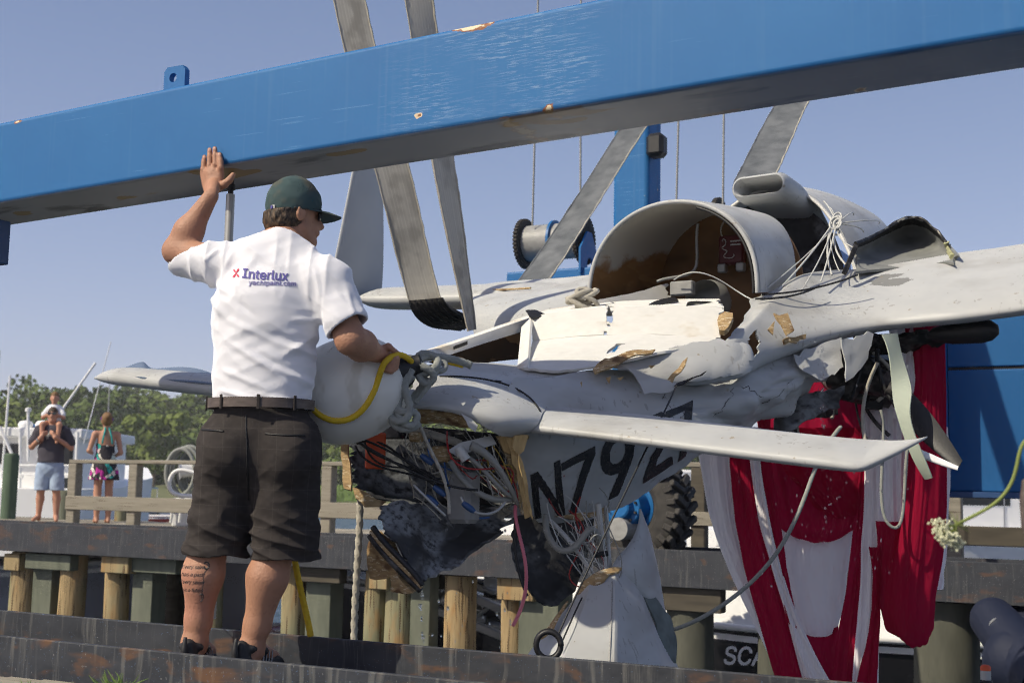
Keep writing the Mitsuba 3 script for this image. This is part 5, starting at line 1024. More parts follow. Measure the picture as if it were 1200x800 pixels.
# flower that leans into the picture, grass at the near deck
fl_ = thing('wild_carrot_flower', 'cream umbel of a wild carrot on a bent green stem at the right', 'flower')
put('stem', tube(P3([[(1124, 613, 2.45), (1145, 602, 2.45), (1172, 584, 2.44), (1190, 552, 2.43), (1203, 515, 2.42), (1225, 520, 2.42), (1245, 640, 2.4), (1250, 900, 2.4)]])[0], [.0032, .0036, .005], 60, 8), 'stem_green', fl_, True)
hub = at(1122, 614, 2.45); ax_f = unit(V([-.75, -.2, -.62])); Xf, Yf, _ = frame(ax_f); fr2 = np.random.default_rng(8); heads, rays = [], []
for k in range(30):
    r_ = math.sqrt((k + .5) / 30); a = k * 2.39996; tip = hub + ax_f * (.042 - .018 * r_ * r_) + (Xf * math.cos(a) + Yf * math.sin(a)) * r_ * .034
    rays.append(tube(V([hub, (hub + tip) / 2 + ax_f * .006, tip]), .0008, 6, 5))
    for _ in range(9):
        s_ = trimesh.creation.icosphere(subdivisions=1, radius=fr2.uniform(.0017, .003)); s_.apply_translation(tip + fr2.normal(size=3) * .0042); heads.append(s_)
put('rays', cat(*rays), 'stem_green', fl_, True); put('florets', cat(*heads), 'flower_cream', fl_)
put('bracts', cat(*[tube(V([hub, hub + unit(Xf * math.cos(a) + Yf * math.sin(a) - ax_f * .3) * .026]), [.0012, .0003], smooth=False, seg=5) for a in np.linspace(0, 6, 9)]), 'stem_green', fl_)
ds_ = thing('dried_stalk', 'brown dried stalk at the right edge of the picture', 'plant')
put('seed_head', lathe([(0, .002), (.03, .009), (.08, .011), (.12, .006), (.125, 0)], at(1203, 636, 2.5), UP, 12), 'leather', ds_, 40)
put('stalk', tube(V([at(1203, 636, 2.5), at(1206, 760, 2.5), at(1206, 900, 2.5)]), .003), 'leather', ds_)
def tuft(px, py, n, hpx, label, D):
    t = thing('grass_tuft', label, 'grass tuft'); g = np.random.default_rng(px)
    for k in range(n):
        b = at(px + g.normal() * 7, py + 14, D + g.normal() * .02); tip = b + V([g.normal() * .035, g.normal() * .02, hpx / F * D * g.uniform(.6, 1.25)]); m_ = (b + tip) / 2 + g.normal(size=3) * .006
        put('blade', tube(V([b, m_, tip]), [.0035, .003, .0006], 8, 4), 'grass', t)
tuft(140, 797, 26, 20, 'green grass tuft growing against the near black runway beam', 3.72)
tuft(36, 800, 7, 14, 'tiny green sprout between the planks at the lower left', 3.6)
# ---------------------------------------------------------------- people
def A3(px, py, D): return at(px, py, D)
def chain(pts, rs, flat=None, k=1.):
    return [bone(pts[i], pts[i + 1], rs[i], rs[i + 1], flat, k) for i in range(len(pts) - 1)]
def group(parts, k):
    f = union(parts, k); return f
def bounds(pts, pad):
    P = V(pts); return P.min(0) - pad, P.max(0) + pad
def finger(base, pts, rs): return chain([base] + pts, rs)
MAN = thing('person', 'man in white printed T-shirt, plaid shorts and green cap, one hand on the blue beam', 'person')
FWD = unit([.25, .97, 0]); RGT = unit([.97, -.25, 0])
pel, wai, chs, nkb = A3(303, 505, 4.78), A3(305, 455, 4.76), A3(312, 360, 4.74), A3(335, 285, 4.74)
shL, shR = A3(254, 306, 4.80), A3(384, 330, 4.68)
elL, wrL = A3(207, 294, 4.90), A3(247, 230, 4.87)
elR, wrR = A3(411, 398, 4.64), A3(443, 415, 4.86)
hipL, hipR = A3(272, 525, 4.80), A3(336, 525, 4.76)
knL, knR = A3(250, 622, 4.81), A3(330, 624, 4.79)
anL, anR = A3(228, 753, 4.80), A3(294, 760, 4.78)
hd = A3(345, 250, 4.80); HF = unit([.86, .48, -.06]); HS = unit(np.cross(HF, UP)); HU = np.cross(HS, HF)
def hp(f, s, u): return hd + HF * f + HS * s + HU * u        # head frame: forward, its right side (towards us), up
cbh = CB - .022
def hpnt(px, py, d=0.): return atn(px, py, RN, cbh - d)
# raised hand: palm on the beam, fingers up, thumb to the right
palm = hpnt(248, 214, .004)
hand_L = chain([wrL, hpnt(249, 218, .006), hpnt(248, 206, .004)], [.031, .041, .042], RN, 1.6) + chain([hpnt(243, 214, .004), hpnt(240, 203, .002)], [.024, .021], RN, 1.3) + chain([hpnt(255, 214, .004), hpnt(257, 204, .002)], [.026, .021], RN, 1.3)
fing_L = [chain([hpnt(*b), hpnt(*m, .010), hpnt(*m2, .006), hpnt(*t, .002)], [.0135, .0120, .0112, .0092]) for b, m, m2, t in (((258, 207), (258.6, 197), (258.3, 189), (257.3, 181)), ((252, 205), (252.4, 193), (252.2, 183), (251.8, 174)), ((245.6, 205), (245.8, 194), (245.8, 184), (245.8, 175.5)), ((239, 207), (238.6, 199), (239.0, 191), (239.6, 184)))]
thumb_L = chain([hpnt(254, 220, .010), hpnt(263, 216, .016), hpnt(269, 211, .012), hpnt(273, 205, .006)], [.020, .016, .0135, .0105])
# right hand closed round the yellow rope
def hR(px, py, D): return A3(px, py, D)
hand_R = chain([wrR, hR(450, 417, 4.90), hR(459, 419, 4.93)], [.030, .036, .034], unit(V([.25, 1, .6])), 1.25)
fing_R = [chain([hR(461 + .5 * i, 411 + 5.0 * i, 4.92 + .004 * i), hR(466 - .8 * i, 415 + 5.2 * i, 4.895), hR(463 - 1.5 * i, 421 + 4.6 * i, 4.855), hR(456 - 1.5 * i, 421 + 4.2 * i, 4.85)], [.0125, .012, .011, .009]) for i in range(4)]
thumb_R = chain([hR(448, 409, 4.88), hR(455, 406, 4.86), hR(461, 410, 4.85)], [.016, .0135, .010])
leg = lambda h_, k_, a_, fwd_: [bone(h_, k_, .098, .068), bone(k_, k_ * .62 + a_ * .38 - FWD * .022, .064, .073), bone(k_ * .62 + a_ * .38 - FWD * .022, k_ * .2 + a_ * .8, .073, .046), bone(k_ * .2 + a_ * .8, a_, .046, .041), bone(k_ * .7 + a_ * .3 - FWD * .03 , k_ * .5 + a_ * .5 - FWD * .028, .05, .045), bone(a_, a_ + fwd_ * .14 - UP * .05, .04, .036), bone(a_, a_ - fwd_ * .03 - UP * .055, .036, .034)]
footL, footR = unit([.1, 1, 0]), unit([.35, .93, 0])
torso = [bone(pel, wai, .155, .150, FWD, 1.35), bone(wai, chs, .150, .175, FWD, 1.45), bone(chs, A3(318, 312, 4.74), .175, .13, FWD, 1.5), bone(shL, shR, .062, .068), bone(A3(326, 300, 4.74), hp(-.03, 0, -.10), .075, .060), bone(A3(275, 302, 4.78), A3(330, 282, 4.75), .04, .05), bone(A3(366, 315, 4.70), A3(336, 284, 4.75), .045, .05)]
armL = [bone(shL, elL, .062, .049), bone(elL, elL * .65 + wrL * .35, .047, .052), bone(elL * .65 + wrL * .35, wrL, .052, .029)]
armR = [bone(shR, elR, .066, .052), bone(elR, elR * .62 + wrR * .38, .050, .054), bone(elR * .62 + wrR * .38, wrR, .054, .032)]
head = [ell(hp(-.004, 0, .035), (.098, .078, .098), (HF, HS, HU)), bone(hp(.045, 0, -.05), hp(.058, 0, -.095), .048, .034), bone(hp(.02, .035, -.06), hp(.055, .015, -.10), .035, .026), bone(hp(.02, -.035, -.06), hp(.055, -.015, -.10), .035, .026), bone(hp(.03, 0, -.03), hp(.07, 0, -.04), .06, .035)]
nose = [bone(hp(.088, 0, .0), hp(.112, 0, -.034), .010, .012)]; lips = [bone(hp(.092, .018, -.066), hp(.092, -.018, -.066), .009), bone(hp(.084, 0, -.10), hp(.078, 0, -.115), .016)]
ears = [union([ell(hp(-.002, s * .080, -.012), (.020, .008, .032), (HF, HS, HU)), bone(hp(-.012, s * .086, .006), hp(-.014, s * .086, -.02), .005)], .006) for s in (1, -1)]
body_u = union(torso + armL + armR, .035); legs_u = union(leg(hipL, knL, anL, footL) + leg(hipR, knR, anR, footR), .03)
head_u = union(head + nose + lips, .016)
handL_u = union([union(hand_L, .012)] + [union(f, .004) for f in fing_L] + [union(thumb_L, .006)], .0055)
handR_u = union([union(hand_R, .012)] + [union(f, .004) for f in fing_R] + [union(thumb_R, .006)], .005)
def man_sdf(p):
    d = smin(smin(body_u(p), legs_u(p), .03), head_u(p), .022)
    for e in ears: d = smin(d, e(p), .008)
    return smin(smin(d, handL_u(p), .014), handR_u(p), .014)
lo, hi = bounds([anL, anR, elL, hpnt(248, 172), hp(.1, 0, .1), elR, A3(470, 420, 4.9), A3(300, 770, 4.9)], .14)
put('body', sdf_mesh(man_sdf, lo, hi, .0048), 'skin_tan', MAN, True)
for f in fing_L + [thumb_L]: pass
for q in ((257.3, 181.5), (251.8, 174.5), (245.8, 176), (239.6, 184.5), (273, 205.5)):
    m = trimesh.creation.icosphere(subdivisions=2, radius=1.); m.apply_scale([.0062, .002, .0075]); m.apply_translation(hpnt(*q, .0102)); put('fingernail', m, 'nail', MAN, True)
# T-shirt: a shell over the body with folds
creases = [((226, 330), (262, 372), .012, .010), ((232, 318), (270, 346), .010, .008), ((262, 372), (330, 404), .009, .010), ((258, 395), (318, 432), .010, .010), ((300, 392), (368, 400), -.008, .012), ((318, 428), (372, 452), .011, .010), ((252, 430), (310, 455), .010, .009), ((372, 385), (330, 418), .010, .009), ((378, 345), (366, 420), -.009, .009), ((268, 285), (250, 330), .009, .008),
           ((300, 290), (268, 352), .006, .010), ((330, 298), (322, 345), .005, .009), ((352, 300), (362, 352), .007, .009), ((368, 312), (378, 360), .008, .008), ((376, 420), (362, 470), .011, .009), ((250, 455), (300, 468), .010, .007), ((300, 462), (360, 474), .009, .007), ((292, 410), (350, 440), -.009, .010), ((340, 375), (376, 372), .007, .008), ((232, 300), (248, 285), .008, .006), ((222, 295), (236, 330), .006, .006), ((392, 340), (420, 372), .006, .008), ((404, 330), (418, 380), .006, .007), ((276, 352), (300, 372), -.006, .008), ((330, 404), (372, 415), .009, .008)]
cre = [(A3(*a, 4.60), A3(*b, 4.60), w * 1.1, h) for a, b, w, h in creases]
def rumple(m, core, disp):
    v = np.asarray(m.vertices); return mesh(v + grad(core, v) * disp(v)[:, None], m.faces)
def shirt_core(p):
    t = union([bone(A3(307, 492, 4.77), A3(309, 430, 4.76), .186, .190, FWD, 1.30), bone(A3(309, 430, 4.76), A3(312, 362, 4.74), .190, .204, FWD, 1.42), bone(A3(312, 362, 4.74), A3(318, 318, 4.74), .204, .155, FWD, 1.5), bone(A3(272, 305, 4.78), A3(328, 288, 4.75), .060, .068), bone(A3(372, 322, 4.69), A3(336, 290, 4.75), .062, .066), bone(shL, shR, .080, .082)], .05)(p)
    s1_ = bone(shL + UP * .0, A3(205, 300, 4.90), .084, .078)(p); s2_ = bone(shR, A3(412, 396, 4.64), .084, .088)(p)
    d = smin(smin(t, s1_, .045), s2_, .045)
    return d
def shirt_disp(p):
    q = p[:, [0, 2]]; d = 0
    for a, b, h, w in cre:
        a2, b2 = a[[0, 2]], b[[0, 2]]; ab = b2 - a2; u_ = np.clip(((q - a2) @ ab) / (ab @ ab), 0, 1); e = ((q - a2 - u_[:, None] * ab) ** 2).sum(1)
        d = d + h * np.sin(np.clip(u_, .02, .98) * math.pi) ** .6 * np.exp(-e / (2 * w * w)) * (p[:, 1] < 4.82)
    w = meshkit.fbm(p * [8, 8, 11], 2) - .5
    pr_ = p @ V([[.80, 0, .60], [0, 1, 0], [-.60, 0, .80]]); pl_ = p @ V([[.94, 0, -.34], [0, 1, 0], [.34, 0, .94]])
    rid = lambda n_: 1 - np.abs(2 * n_ - 1)
    f1 = rid(meshkit.noise(pr_ * [3.2, 3, 13] + 2.3)) ** 2 * meshkit.noise(p * 6 + 9); f2 = rid(meshkit.noise(pl_ * [4, 3, 17] + 5.1)) ** 2 * meshkit.noise(p * 5 + 1) * np.clip((1.25 - p[:, 2]) / .35, .1, 1)
    f3 = rid(meshkit.noise(p * [15, 3, 3.0] + 7.7)) ** 2 * np.clip((p[:, 2] - 1.15) / .2, 0, 1)
    pc = A3(315, 326, 4.58); calm = 1 - .75 * np.exp(-((p[:, 0] - pc[0]) / .13) ** 4 - ((p[:, 2] - pc[2]) / .05) ** 4)
    return d * .8 * calm + .010 * w * calm + .007 * calm * (meshkit.noise(pr_ * [6, 6, 34]) + meshkit.noise(pl_ * [6, 6, 40]) - 1) * meshkit.noise(p * 7) + calm * (.011 * f1 + .013 * f2 + .009 * f3 - .009)
def shirt_raw(p): return shirt_core(p)
cufL = unit(A3(206, 297, 4.90) - shL); cufR = unit(elR - shR); neckd = unit(hp(-.03, 0, -.10) - A3(330, 290, 4.74))
cL, cR = A3(215, 301, 4.885), A3(408, 383, 4.65)
def shirt_sdf(p):
    d = shirt_raw(p).astype(np.float32); wob = .006 * np.sin(p[:, 0] * 40 + p[:, 1] * 30)
    d = np.maximum(d, -(d + .012))
    hemz = A3(305, 473, 4.6)[2]
    d = np.maximum(d, (hemz - (p[:, 2] - .10 * (p[:, 0] * -1 - .92) * .3)) + wob)
    nl, nr = ((p - cL) @ cufL), ((p - cR) @ unit(cufR + V([.1, 0, .02])))
    d = np.maximum(d, np.where(p[:, 0] < cL[0] + .12, nl, -1) + wob * .5)
    d = np.maximum(d, np.where((p[:, 0] > A3(378, 380, 4.65)[0]), nr, -1) + wob * .5)
    d = np.maximum(d, (p - A3(332, 287, 4.74)) @ neckd + .0)
    return d
lo, hi = bounds([A3(195, 260, 4.8), A3(440, 400, 4.7), A3(240, 490, 4.7), A3(340, 270, 4.75)], .05); lo[1], hi[1] = 4.42, 5.08
shirt = put('shirt', rumple(sdf_mesh(shirt_sdf, lo, hi, .0050), shirt_core, shirt_disp), 'shirt_white', MAN, True)
tag(shirt, 'white T-shirt with a red and blue print across the back')
back_dir = unit(A3(305, 325, 4.7) - CAM)
def shirt_print(name, m, ox, oy, scale_px, mt, slope=.05):
    v = m.vertices; q = V([at(ox + x * scale_px, oy - y * scale_px + slope * x * scale_px, 4.3) for x, y, _ in v])
    w_ = onto(shirt_core, q, back_dir, .0, .05); w_ = w_ + grad(shirt_core, w_) * (shirt_disp(w_) + .0022)[:, None]; z = v[:, 2] > v[:, 2].mean(); w_ = w_ - np.where(z, .0012, -.0012)[:, None] * back_dir
    put(name, mesh(w_, m.faces), mt, shirt)
shirt_print('print', flat_text('Interlux', 1., True, .12, .12), 282.5, 326, 11.2, 'print_blue', .055)
shirt_print('print', flat_text('yachtpaint.com', 1., False, .10, .16), 290.5, 334.5, 6.0, 'print_light', .02)
pet = []
for a in (52, 128, 232, 308):
    g = trimesh.creation.extrude_polygon(Polygon([(0, 0), (.28, .10), (.62, .17), (.86, .12), (.93, 0), (.86, -.12), (.62, -.17), (.28, -.10)]), .0004, engine='earcut'); g = mesh(g.vertices, g.faces).subdivide_to_size(.15)
    c_, s_ = math.cos(math.radians(a)), math.sin(math.radians(a)); g.vertices[:, :2] = g.vertices[:, :2] @ V([[c_, s_], [-s_, c_]]); pet.append(g)
shirt_print('emblem', cat(*pet), 274.2, 319.5, 7.2, 'print_red', 0)
# shorts with belt
wz = A3(305, 474, 4.77)[2]
def shorts_raw(p):
    t = union([bone(A3(306, 482, 4.77), A3(303, 520, 4.78), .178, .196, FWD, 1.28), bone(hipL + V([.0, 0, .02]), A3(252, 660, 4.81), .132, .108), bone(hipR + V([0, 0, .02]), A3(332, 665, 4.79), .136, .112), ell(A3(272, 530, 4.71), (.11, .10, .13)), ell(A3(338, 530, 4.68), (.11, .10, .13))], .03)(p)
    return t
def shorts_disp(p):
    w = meshkit.fbm(p * [9, 9, 7] + 3, 3) - .5; lowf = np.clip((.62 - p[:, 2]) / .25, 0, 1)
    w2 = meshkit.fbm((p @ V([[.9, 0, .44], [0, 1, 0], [-.44, 0, .9]])) * [6, 6, 18], 2) - .5
    rr = 1 - np.abs(2 * meshkit.noise((p @ V([[.95, 0, .3], [0, 1, 0], [-.3, 0, .95]])) * [5, 4, 20] + 3.3) - 1)
    r2 = 1 - np.abs(2 * meshkit.noise((p @ V([[.95, 0, -.35], [0, 1, 0], [.35, 0, .95]])) * [6, 4, 16] + 8.3) - 1)
    return .020 * w + (.006 + .018 * lowf) * w2 + (.003 + .022 * lowf) * rr ** 2 + .004 * r2 ** 3 - .008
hz = A3(253, 651, 4.72)[2]
def shorts_sdf(p):
    d = shorts_raw(p).astype(np.float32); d = np.maximum(d, -(d + .010)); wob = .005 * np.sin(p[:, 0] * 34 + p[:, 1] * 25)
    d = np.maximum(d, p[:, 2] - wz - .02 * np.sin(p[:, 0] * 5)); return np.maximum(d, (hz - .035 * (p[:, 0] + 1.1)) - p[:, 2] + wob)
lo, hi = bounds([A3(205, 470, 4.8), A3(385, 670, 4.7)], .06); lo[1], hi[1] = 4.48, 5.06
so = put('shorts', rumple(sdf_mesh(shorts_sdf, lo, hi, .0050), shorts_raw, shorts_disp), 'plaid_cloth', MAN, True); tag(so, 'dark knee length plaid shorts')
def on_shorts(px, py, lift=.003):
    d = A3(px, py, 4.7) - CAM; w_ = onto(shorts_raw, [A3(px, py, 4.55)], d, 0., .1); return (w_ + grad(shorts_raw, w_) * (shorts_disp(w_) + lift)[:, None])[0]
for a, b in (((236, 503), (262, 505)), ((311, 508), (358, 509))): put('pocket_seam', tube(V([on_shorts(a[0] + (b[0] - a[0]) * t, a[1] + (b[1] - a[1]) * t, .002) for t in np.linspace(0, 1, 12)]), .0035, smooth=False, seg=6), 'black', so, True)
put('seam', tube(V([on_shorts(288 + 3 * t, 486 + 100 * t, .001) for t in np.linspace(0, 1, 24)]), .003, smooth=False, seg=6), 'black', so, True)
def belt_pt(a, z, r=.0):
    c = A3(306, 474, 4.77); return V([c[0], c[1], 0]) + (RGT * math.cos(a) * (.197 + r) + FWD * math.sin(a) * (.160 + r)) + UP * z
br = [[belt_pt(a, wz + dz, r_) for dz, r_ in ((-.018, 0), (-.018, .006), (.018, .006), (.018, 0))] for a in np.linspace(0, 2 * math.pi, 65)]
bl_ = put('belt', loft(br, False), 'leather', MAN, 30)
for a in (-2.0, -1.25, -.55, -2.7): put('belt_loop', box(belt_pt(a, wz, .009), .012, .006, .055, (unit(np.cross(belt_pt(a, wz, 1) - belt_pt(a, wz, 0), UP)), unit(belt_pt(a, wz, 1) - belt_pt(a, wz, 0)), UP), .002), 'plaid_cloth', bl_)
# cap, hair, sunglasses
capz = .0
def cap_core(p): return ell(hp(-.006, 0, .030), (.109, .092, .113), (HF, HS, HU))(p) - .004 * (meshkit.noise(p * 38) - .5)
def cap_sdf(p):
    q = p - hd; u_ = q @ HU; f_ = q @ HF
    d = cap_core(p); d = np.maximum(d, -(d + .007)); return np.maximum(d, (capz + .18 * f_) - u_).astype(np.float32)
lo, hi = bounds([hd], .17); cp = put('cap', sdf_mesh(cap_sdf, lo, hi, .0045), 'cap_green', MAN, True); tag(cp, 'faded dark green baseball cap')
br_ = [];
for t in np.linspace(-1.25, 1.25, 21):
    base = hp(.104 * math.cos(t) * .96 - .006, .088 * math.sin(t), capz + .022 * math.cos(t)); tipp = hp(.072 + .112 * max(0, math.cos(t)) ** .6, .088 * math.sin(t), capz + .012 - .012 * math.sin(t) ** 2)
    br_.append([base, base * .5 + tipp * .5 + HU * .004, tipp])
Bm = V(br_); put('brim', slab(Bm, Bm - HU * .004), 'cap_green', cp, True)
put('button', trimesh.creation.icosphere(subdivisions=2, radius=.008).apply_scale([1, 1, .6]).apply_translation(hp(-.006, 0, .144)), 'cap_green', cp, True)
q_ = onto(cap_core, [at(320, 243, 4.5)], A3(319.5, 242, 4.7) - CAM, .003, .02)[0]; put('patch', box(q_, .020, .004, .017, frame(unit(V([0, 0, 1.])), [1, -.25, 0])[:0] or (unit(V([.8, -.6, 0])), unit(V([.6, .8, 0])), UP), .001), 'wire_white', cp); put('patch_mark', box(q_ - V([.0045, .004, 0]), .008, .003, .012, (unit(V([.8, -.6, 0])), unit(V([.6, .8, 0])), UP)), 'print_blue', cp)
def hair_sdf(p):
    q = p - hd; u_ = q @ HU; f_ = q @ HF; s_ = q @ HS
    d = union([ell(hp(-.012, 0, .022), (.108, .089, .110), (HF, HS, HU)), bone(hp(-.055, .02, -.04), hp(-.055, -.02, -.04), .054)], .03)(p) - .010 * (meshkit.fbm(p * [95, 95, 40], 2) - .5)
    d = np.maximum(d, u_ - capz - .01 - .18 * f_); d = np.maximum(d, f_ - .010 - .5 * (u_ + .01) * (u_ > -.01))
    return np.maximum(d, -.088 + .36 * np.maximum(f_ + .06, 0) - u_ + .012 * (meshkit.noise(p * 60) - .5)).astype(np.float32)
put('hair', sdf_mesh(hair_sdf, lo, hi, .0045), 'hair_brown', MAN, True)
sg_ = put('sunglasses', cat(*[box(hp(.090, s * .034, .002), .010, .056, .040, (unit(HF + s * HS * .28), unit(HS - s * HF * .28), HU), .004) for s in (1, -1)]), 'smoked', MAN, 30)
for s in (1, -1): put('temple', beam(hp(.086, s * .070, .008), hp(-.005, s * .088, .008), .004, .008), 'black', sg_)
# shoes: low black trainers standing in the runway channel
def shoe(an, fw_, name):
    b = V([an[0], an[1], -.060]); s_ = unit(np.cross(fw_, UP))
    c = lambda f, u, sd=0: b + fw_ * f + UP * u + s_ * sd
    f = union([bone(c(-.06, .035), c(.02, .035), .042, .046), bone(c(.02, .036), c(.13, .03), .048, .044), bone(c(.13, .03), c(.19, .024), .042, .028), bone(c(-.055, .04), c(-.066, .110), .036, .026), bone(c(-.04, .105, .030), c(.04, .090, .036), .014), bone(c(-.04, .105, -.030), c(.04, .090, -.036), .014)], .02)
    leg_f = bone(c(0, .02), an + UP * .1, .044, .050)
    g = lambda p: np.maximum(np.maximum(f(p), -.056 - p[:, 2]), -(leg_f(p) - .0)).astype(np.float32)
    lo, hi = bounds([c(-.12, 0, .08), c(.24, .14, -.08), c(-.12, 0, -.08), c(.24, .14, .08)], .02); t = put('shoe', sdf_mesh(g, lo, hi, .005), 'shoe_black', MAN, True)
    for k in range(4): put('stripe', tube(V([c(.0 + .02 * k, .035, .050), c(.012 + .02 * k, .06, .047), c(.03 + .02 * k, .085, .036)]), .0025, 10, 5), 'drum_grey', t, True)
    put('heel_tab', tube(V([c(-.098, .06), c(-.106, .10), c(-.100, .145)]), [.014, .012, .006], 12, 8), 'shoe_black', t, True)
    put('sole', sdf_mesh(lambda p: np.maximum(f(p) - .004, np.abs(p[:, 2] + .048) - .012).astype(np.float32), lo, hi, .006), 'black', t, 40)
shoe(anL, footL, 'l'); shoe(anR, footR, 'r')
# lettering on the calf
ink = []
for j, (tx, px, py, sc) in enumerate((('Every saint', 211, 664.5, 4.7), ('has a past', 210.5, 674, 4.9), ('Every sinner', 209, 683.5, 4.5), ('has a future', 208.5, 693.5, 4.5))):
    m = flat_text(tx, 1., False, .35, .3); v = m.vertices; v[:, 0] *= .86
    q = V([at(px + x * sc, py - y * sc + .03 * x * sc, 4.4) for x, y, _ in v]); d_ = unit(A3(230, 680, 4.7) - CAM); w_ = onto(legs_u, q, d_, .0008, .1)
    z = v[:, 2] > v[:, 2].mean(); ink.append(mesh(w_ - np.where(z, .0006, -.0012)[:, None] * d_, m.faces))
def leg_line(pts, r_=.0013):
    d_ = unit(A3(230, 680, 4.7) - CAM); P = onto(legs_u, [at(x, y, 4.4) for x, y in pts], d_, .0002, .1); return tube(P, r_, 6 * len(pts), 5)
ink += [leg_line([(211, 657), (222, 655), (238, 659), (244, 660)]), leg_line([(243, 659), (245, 664), (241, 669), (239, 680), (237, 697), (236, 702)]), leg_line([(207, 698), (216, 700), (226, 698), (237, 701)]), leg_line([(209.5, 659), (208, 672), (207, 684), (206.5, 697)]), leg_line([(240, 659), (244, 657), (246, 661), (243, 665), (240, 662)], .003), leg_line([(234, 698), (238, 697), (238, 703), (235, 706)], .0025)]
tag(put('tattoo', cat(*ink), 'ink', MAN), 'four lines of tattooed script on the calf')

# ---- onlookers on the quay
def figure(root, feet, h, face, joints, skin='skin_far'):
    pass
def local(feet, face):
    f_ = unit(face); s_ = unit(np.cross(f_, UP)); return lambda x, y, z: feet + s_ * x + f_ * y + UP * z      # x: its right, y: forward
# the man with the child
DM = 20.4
ft = at(55, 611, DM); ft[2] = 0; Lm = local(ft, [.12, -1, 0])
M2 = thing('person', 'man in a grey T-shirt and pale denim shorts carrying a child on his shoulders', 'person')
def head_parts(L, x, y, z, s=1.):
    return [ell(L(x, y, z), V([.075, .092, .115]) * s, None), bone(L(x, y + .02 * s, z - .07 * s), L(x, y + .05 * s, z - .09 * s), .05 * s, .035 * s), bone(L(x, y + .085 * s, z - .0), L(x, y + .10 * s, z - .03 * s), .011 * s, .015 * s), bone(L(x - .082 * s, y - .005, z + .01), L(x - .082 * s, y - .005, z - .03 * s), .012 * s), bone(L(x + .082 * s, y - .005, z + .01), L(x + .082 * s, y - .005, z - .03 * s), .012 * s)]
def lower_leg(L, x, y0, zk, za_, splay=.0, toe=.0):
    k_, a_ = L(x, y0 + .02, zk), L(x + splay, y0 - .01, za_)
    return [bone(k_, k_ * .65 + a_ * .35 + (L(0, -.02, 0) - L(0, 0, 0)), .058, .062), bone(k_ * .65 + a_ * .35 + (L(0, -.02, 0) - L(0, 0, 0)), a_, .062, .036), bone(a_, L(x + splay + toe, y0 + .15, .03), .036, .03), bone(a_, L(x + splay, y0 - .05, .035), .034, .03)]
fgs = lambda L, c, d_, n_=4: [bone(L(*(V(c) + V([0, 0, -.018 * k]))), L(*(V(c) + V(d_) + V([0, 0, -.018 * k]))), .010, .008) for k in range(n_)]
b2 = union([bone(Lm(0, 0, .95), Lm(0, 0, 1.15), .16, .155, Lm(0, 1, 0) - Lm(0, 0, 0), 1.3), bone(Lm(0, 0, 1.15), Lm(0, 0, 1.38), .155, .165, Lm(0, 1, 0) - Lm(0, 0, 0), 1.4), bone(Lm(-.19, 0, 1.44), Lm(.19, 0, 1.44), .06), bone(Lm(0, 0, 1.42), Lm(0, .02, 1.6), .065, .058)]
    + head_parts(Lm, 0, .03, 1.68) + [bone(Lm(.21, 0, 1.43), Lm(.30, .0, 1.17), .055, .045), bone(Lm(.30, 0, 1.17), Lm(.13, .22, 1.30), .045, .03), bone(Lm(.13, .22, 1.30), Lm(.09, .20, 1.37), .035, .03), bone(Lm(-.21, 0, 1.43), Lm(-.30, .0, 1.17), .055, .045), bone(Lm(-.30, 0, 1.17), Lm(-.10, .22, 1.32), .045, .03), bone(Lm(-.10, .22, 1.32), Lm(-.06, .20, 1.38), .035, .03)]
    + fgs(Lm, (.09, .22, 1.40), (-.05, -.04, .02)) + fgs(Lm, (-.06, .22, 1.41), (.05, -.04, .02)) + [bone(Lm(-.09, 0, .92), Lm(-.11, .02, .5), .09, .06), bone(Lm(.09, 0, .92), Lm(.11, .02, .5), .09, .06)] + lower_leg(Lm, -.12, 0, .5, .08, -.01, -.04) + lower_leg(Lm, .12, 0, .5, .08, .02, .04), .022)
lo, hi = bounds([ft, Lm(0, 0, 1.85)], .45); put('body', sdf_mesh(b2, lo, hi, .010), 'skin_far', M2, True)
fold = lambda p, a: a * (meshkit.fbm(p * 9, 3) - .5)
tee = union([bone(Lm(0, .01, .94), Lm(0, .01, 1.12), .20, .195, Lm(0, 1, 0) - Lm(0, 0, 0), 1.25), bone(Lm(0, .01, 1.12), Lm(0, 0, 1.36), .195, .195, Lm(0, 1, 0) - Lm(0, 0, 0), 1.35), bone(Lm(-.19, 0, 1.43), Lm(.19, 0, 1.43), .082), bone(Lm(.20, 0, 1.42), Lm(.28, 0, 1.25), .085, .082), bone(Lm(-.20, 0, 1.42), Lm(-.28, 0, 1.25), .085, .082)], .03)
put('shirt', sdf_mesh(lambda p: np.maximum(np.maximum(tee(p) - fold(p, .03), .93 - p[:, 2]), p[:, 2] - 1.52).astype(np.float32), lo, hi, .011), 'tee_grey', M2, True)
put('shirt_print', sdf_mesh(lambda p: np.maximum(tee(p) - fold(p, .03) - .004, np.maximum(np.abs((p - Lm(0, 0, 1.36)) @ UP + .03 * np.sin((p[:, 0]) * 60)) - .05, np.maximum(np.abs((p - Lm(0, 0, 0)) @ (Lm(1, 0, 0) - Lm(0, 0, 0))) - .085, -((p - Lm(0, 0, 0)) @ (Lm(0, 1, 0) - Lm(0, 0, 0)))) - .0)).astype(np.float32), lo, hi, .011), 'drum_grey', M2, True)
den = union([bone(Lm(0, 0, .95), Lm(0, 0, .86), .178, .185, Lm(0, 1, 0) - Lm(0, 0, 0), 1.25), bone(Lm(-.10, 0, .85), Lm(-.125, .01, .45), .115, .112), bone(Lm(.10, 0, .85), Lm(.125, .01, .45), .115, .112)], .025)
put('shorts', sdf_mesh(lambda p: np.maximum(np.maximum(den(p) - fold(p, .03), p[:, 2] - .955), .49 - p[:, 2]).astype(np.float32), lo, hi, .011), 'denim', M2, True)
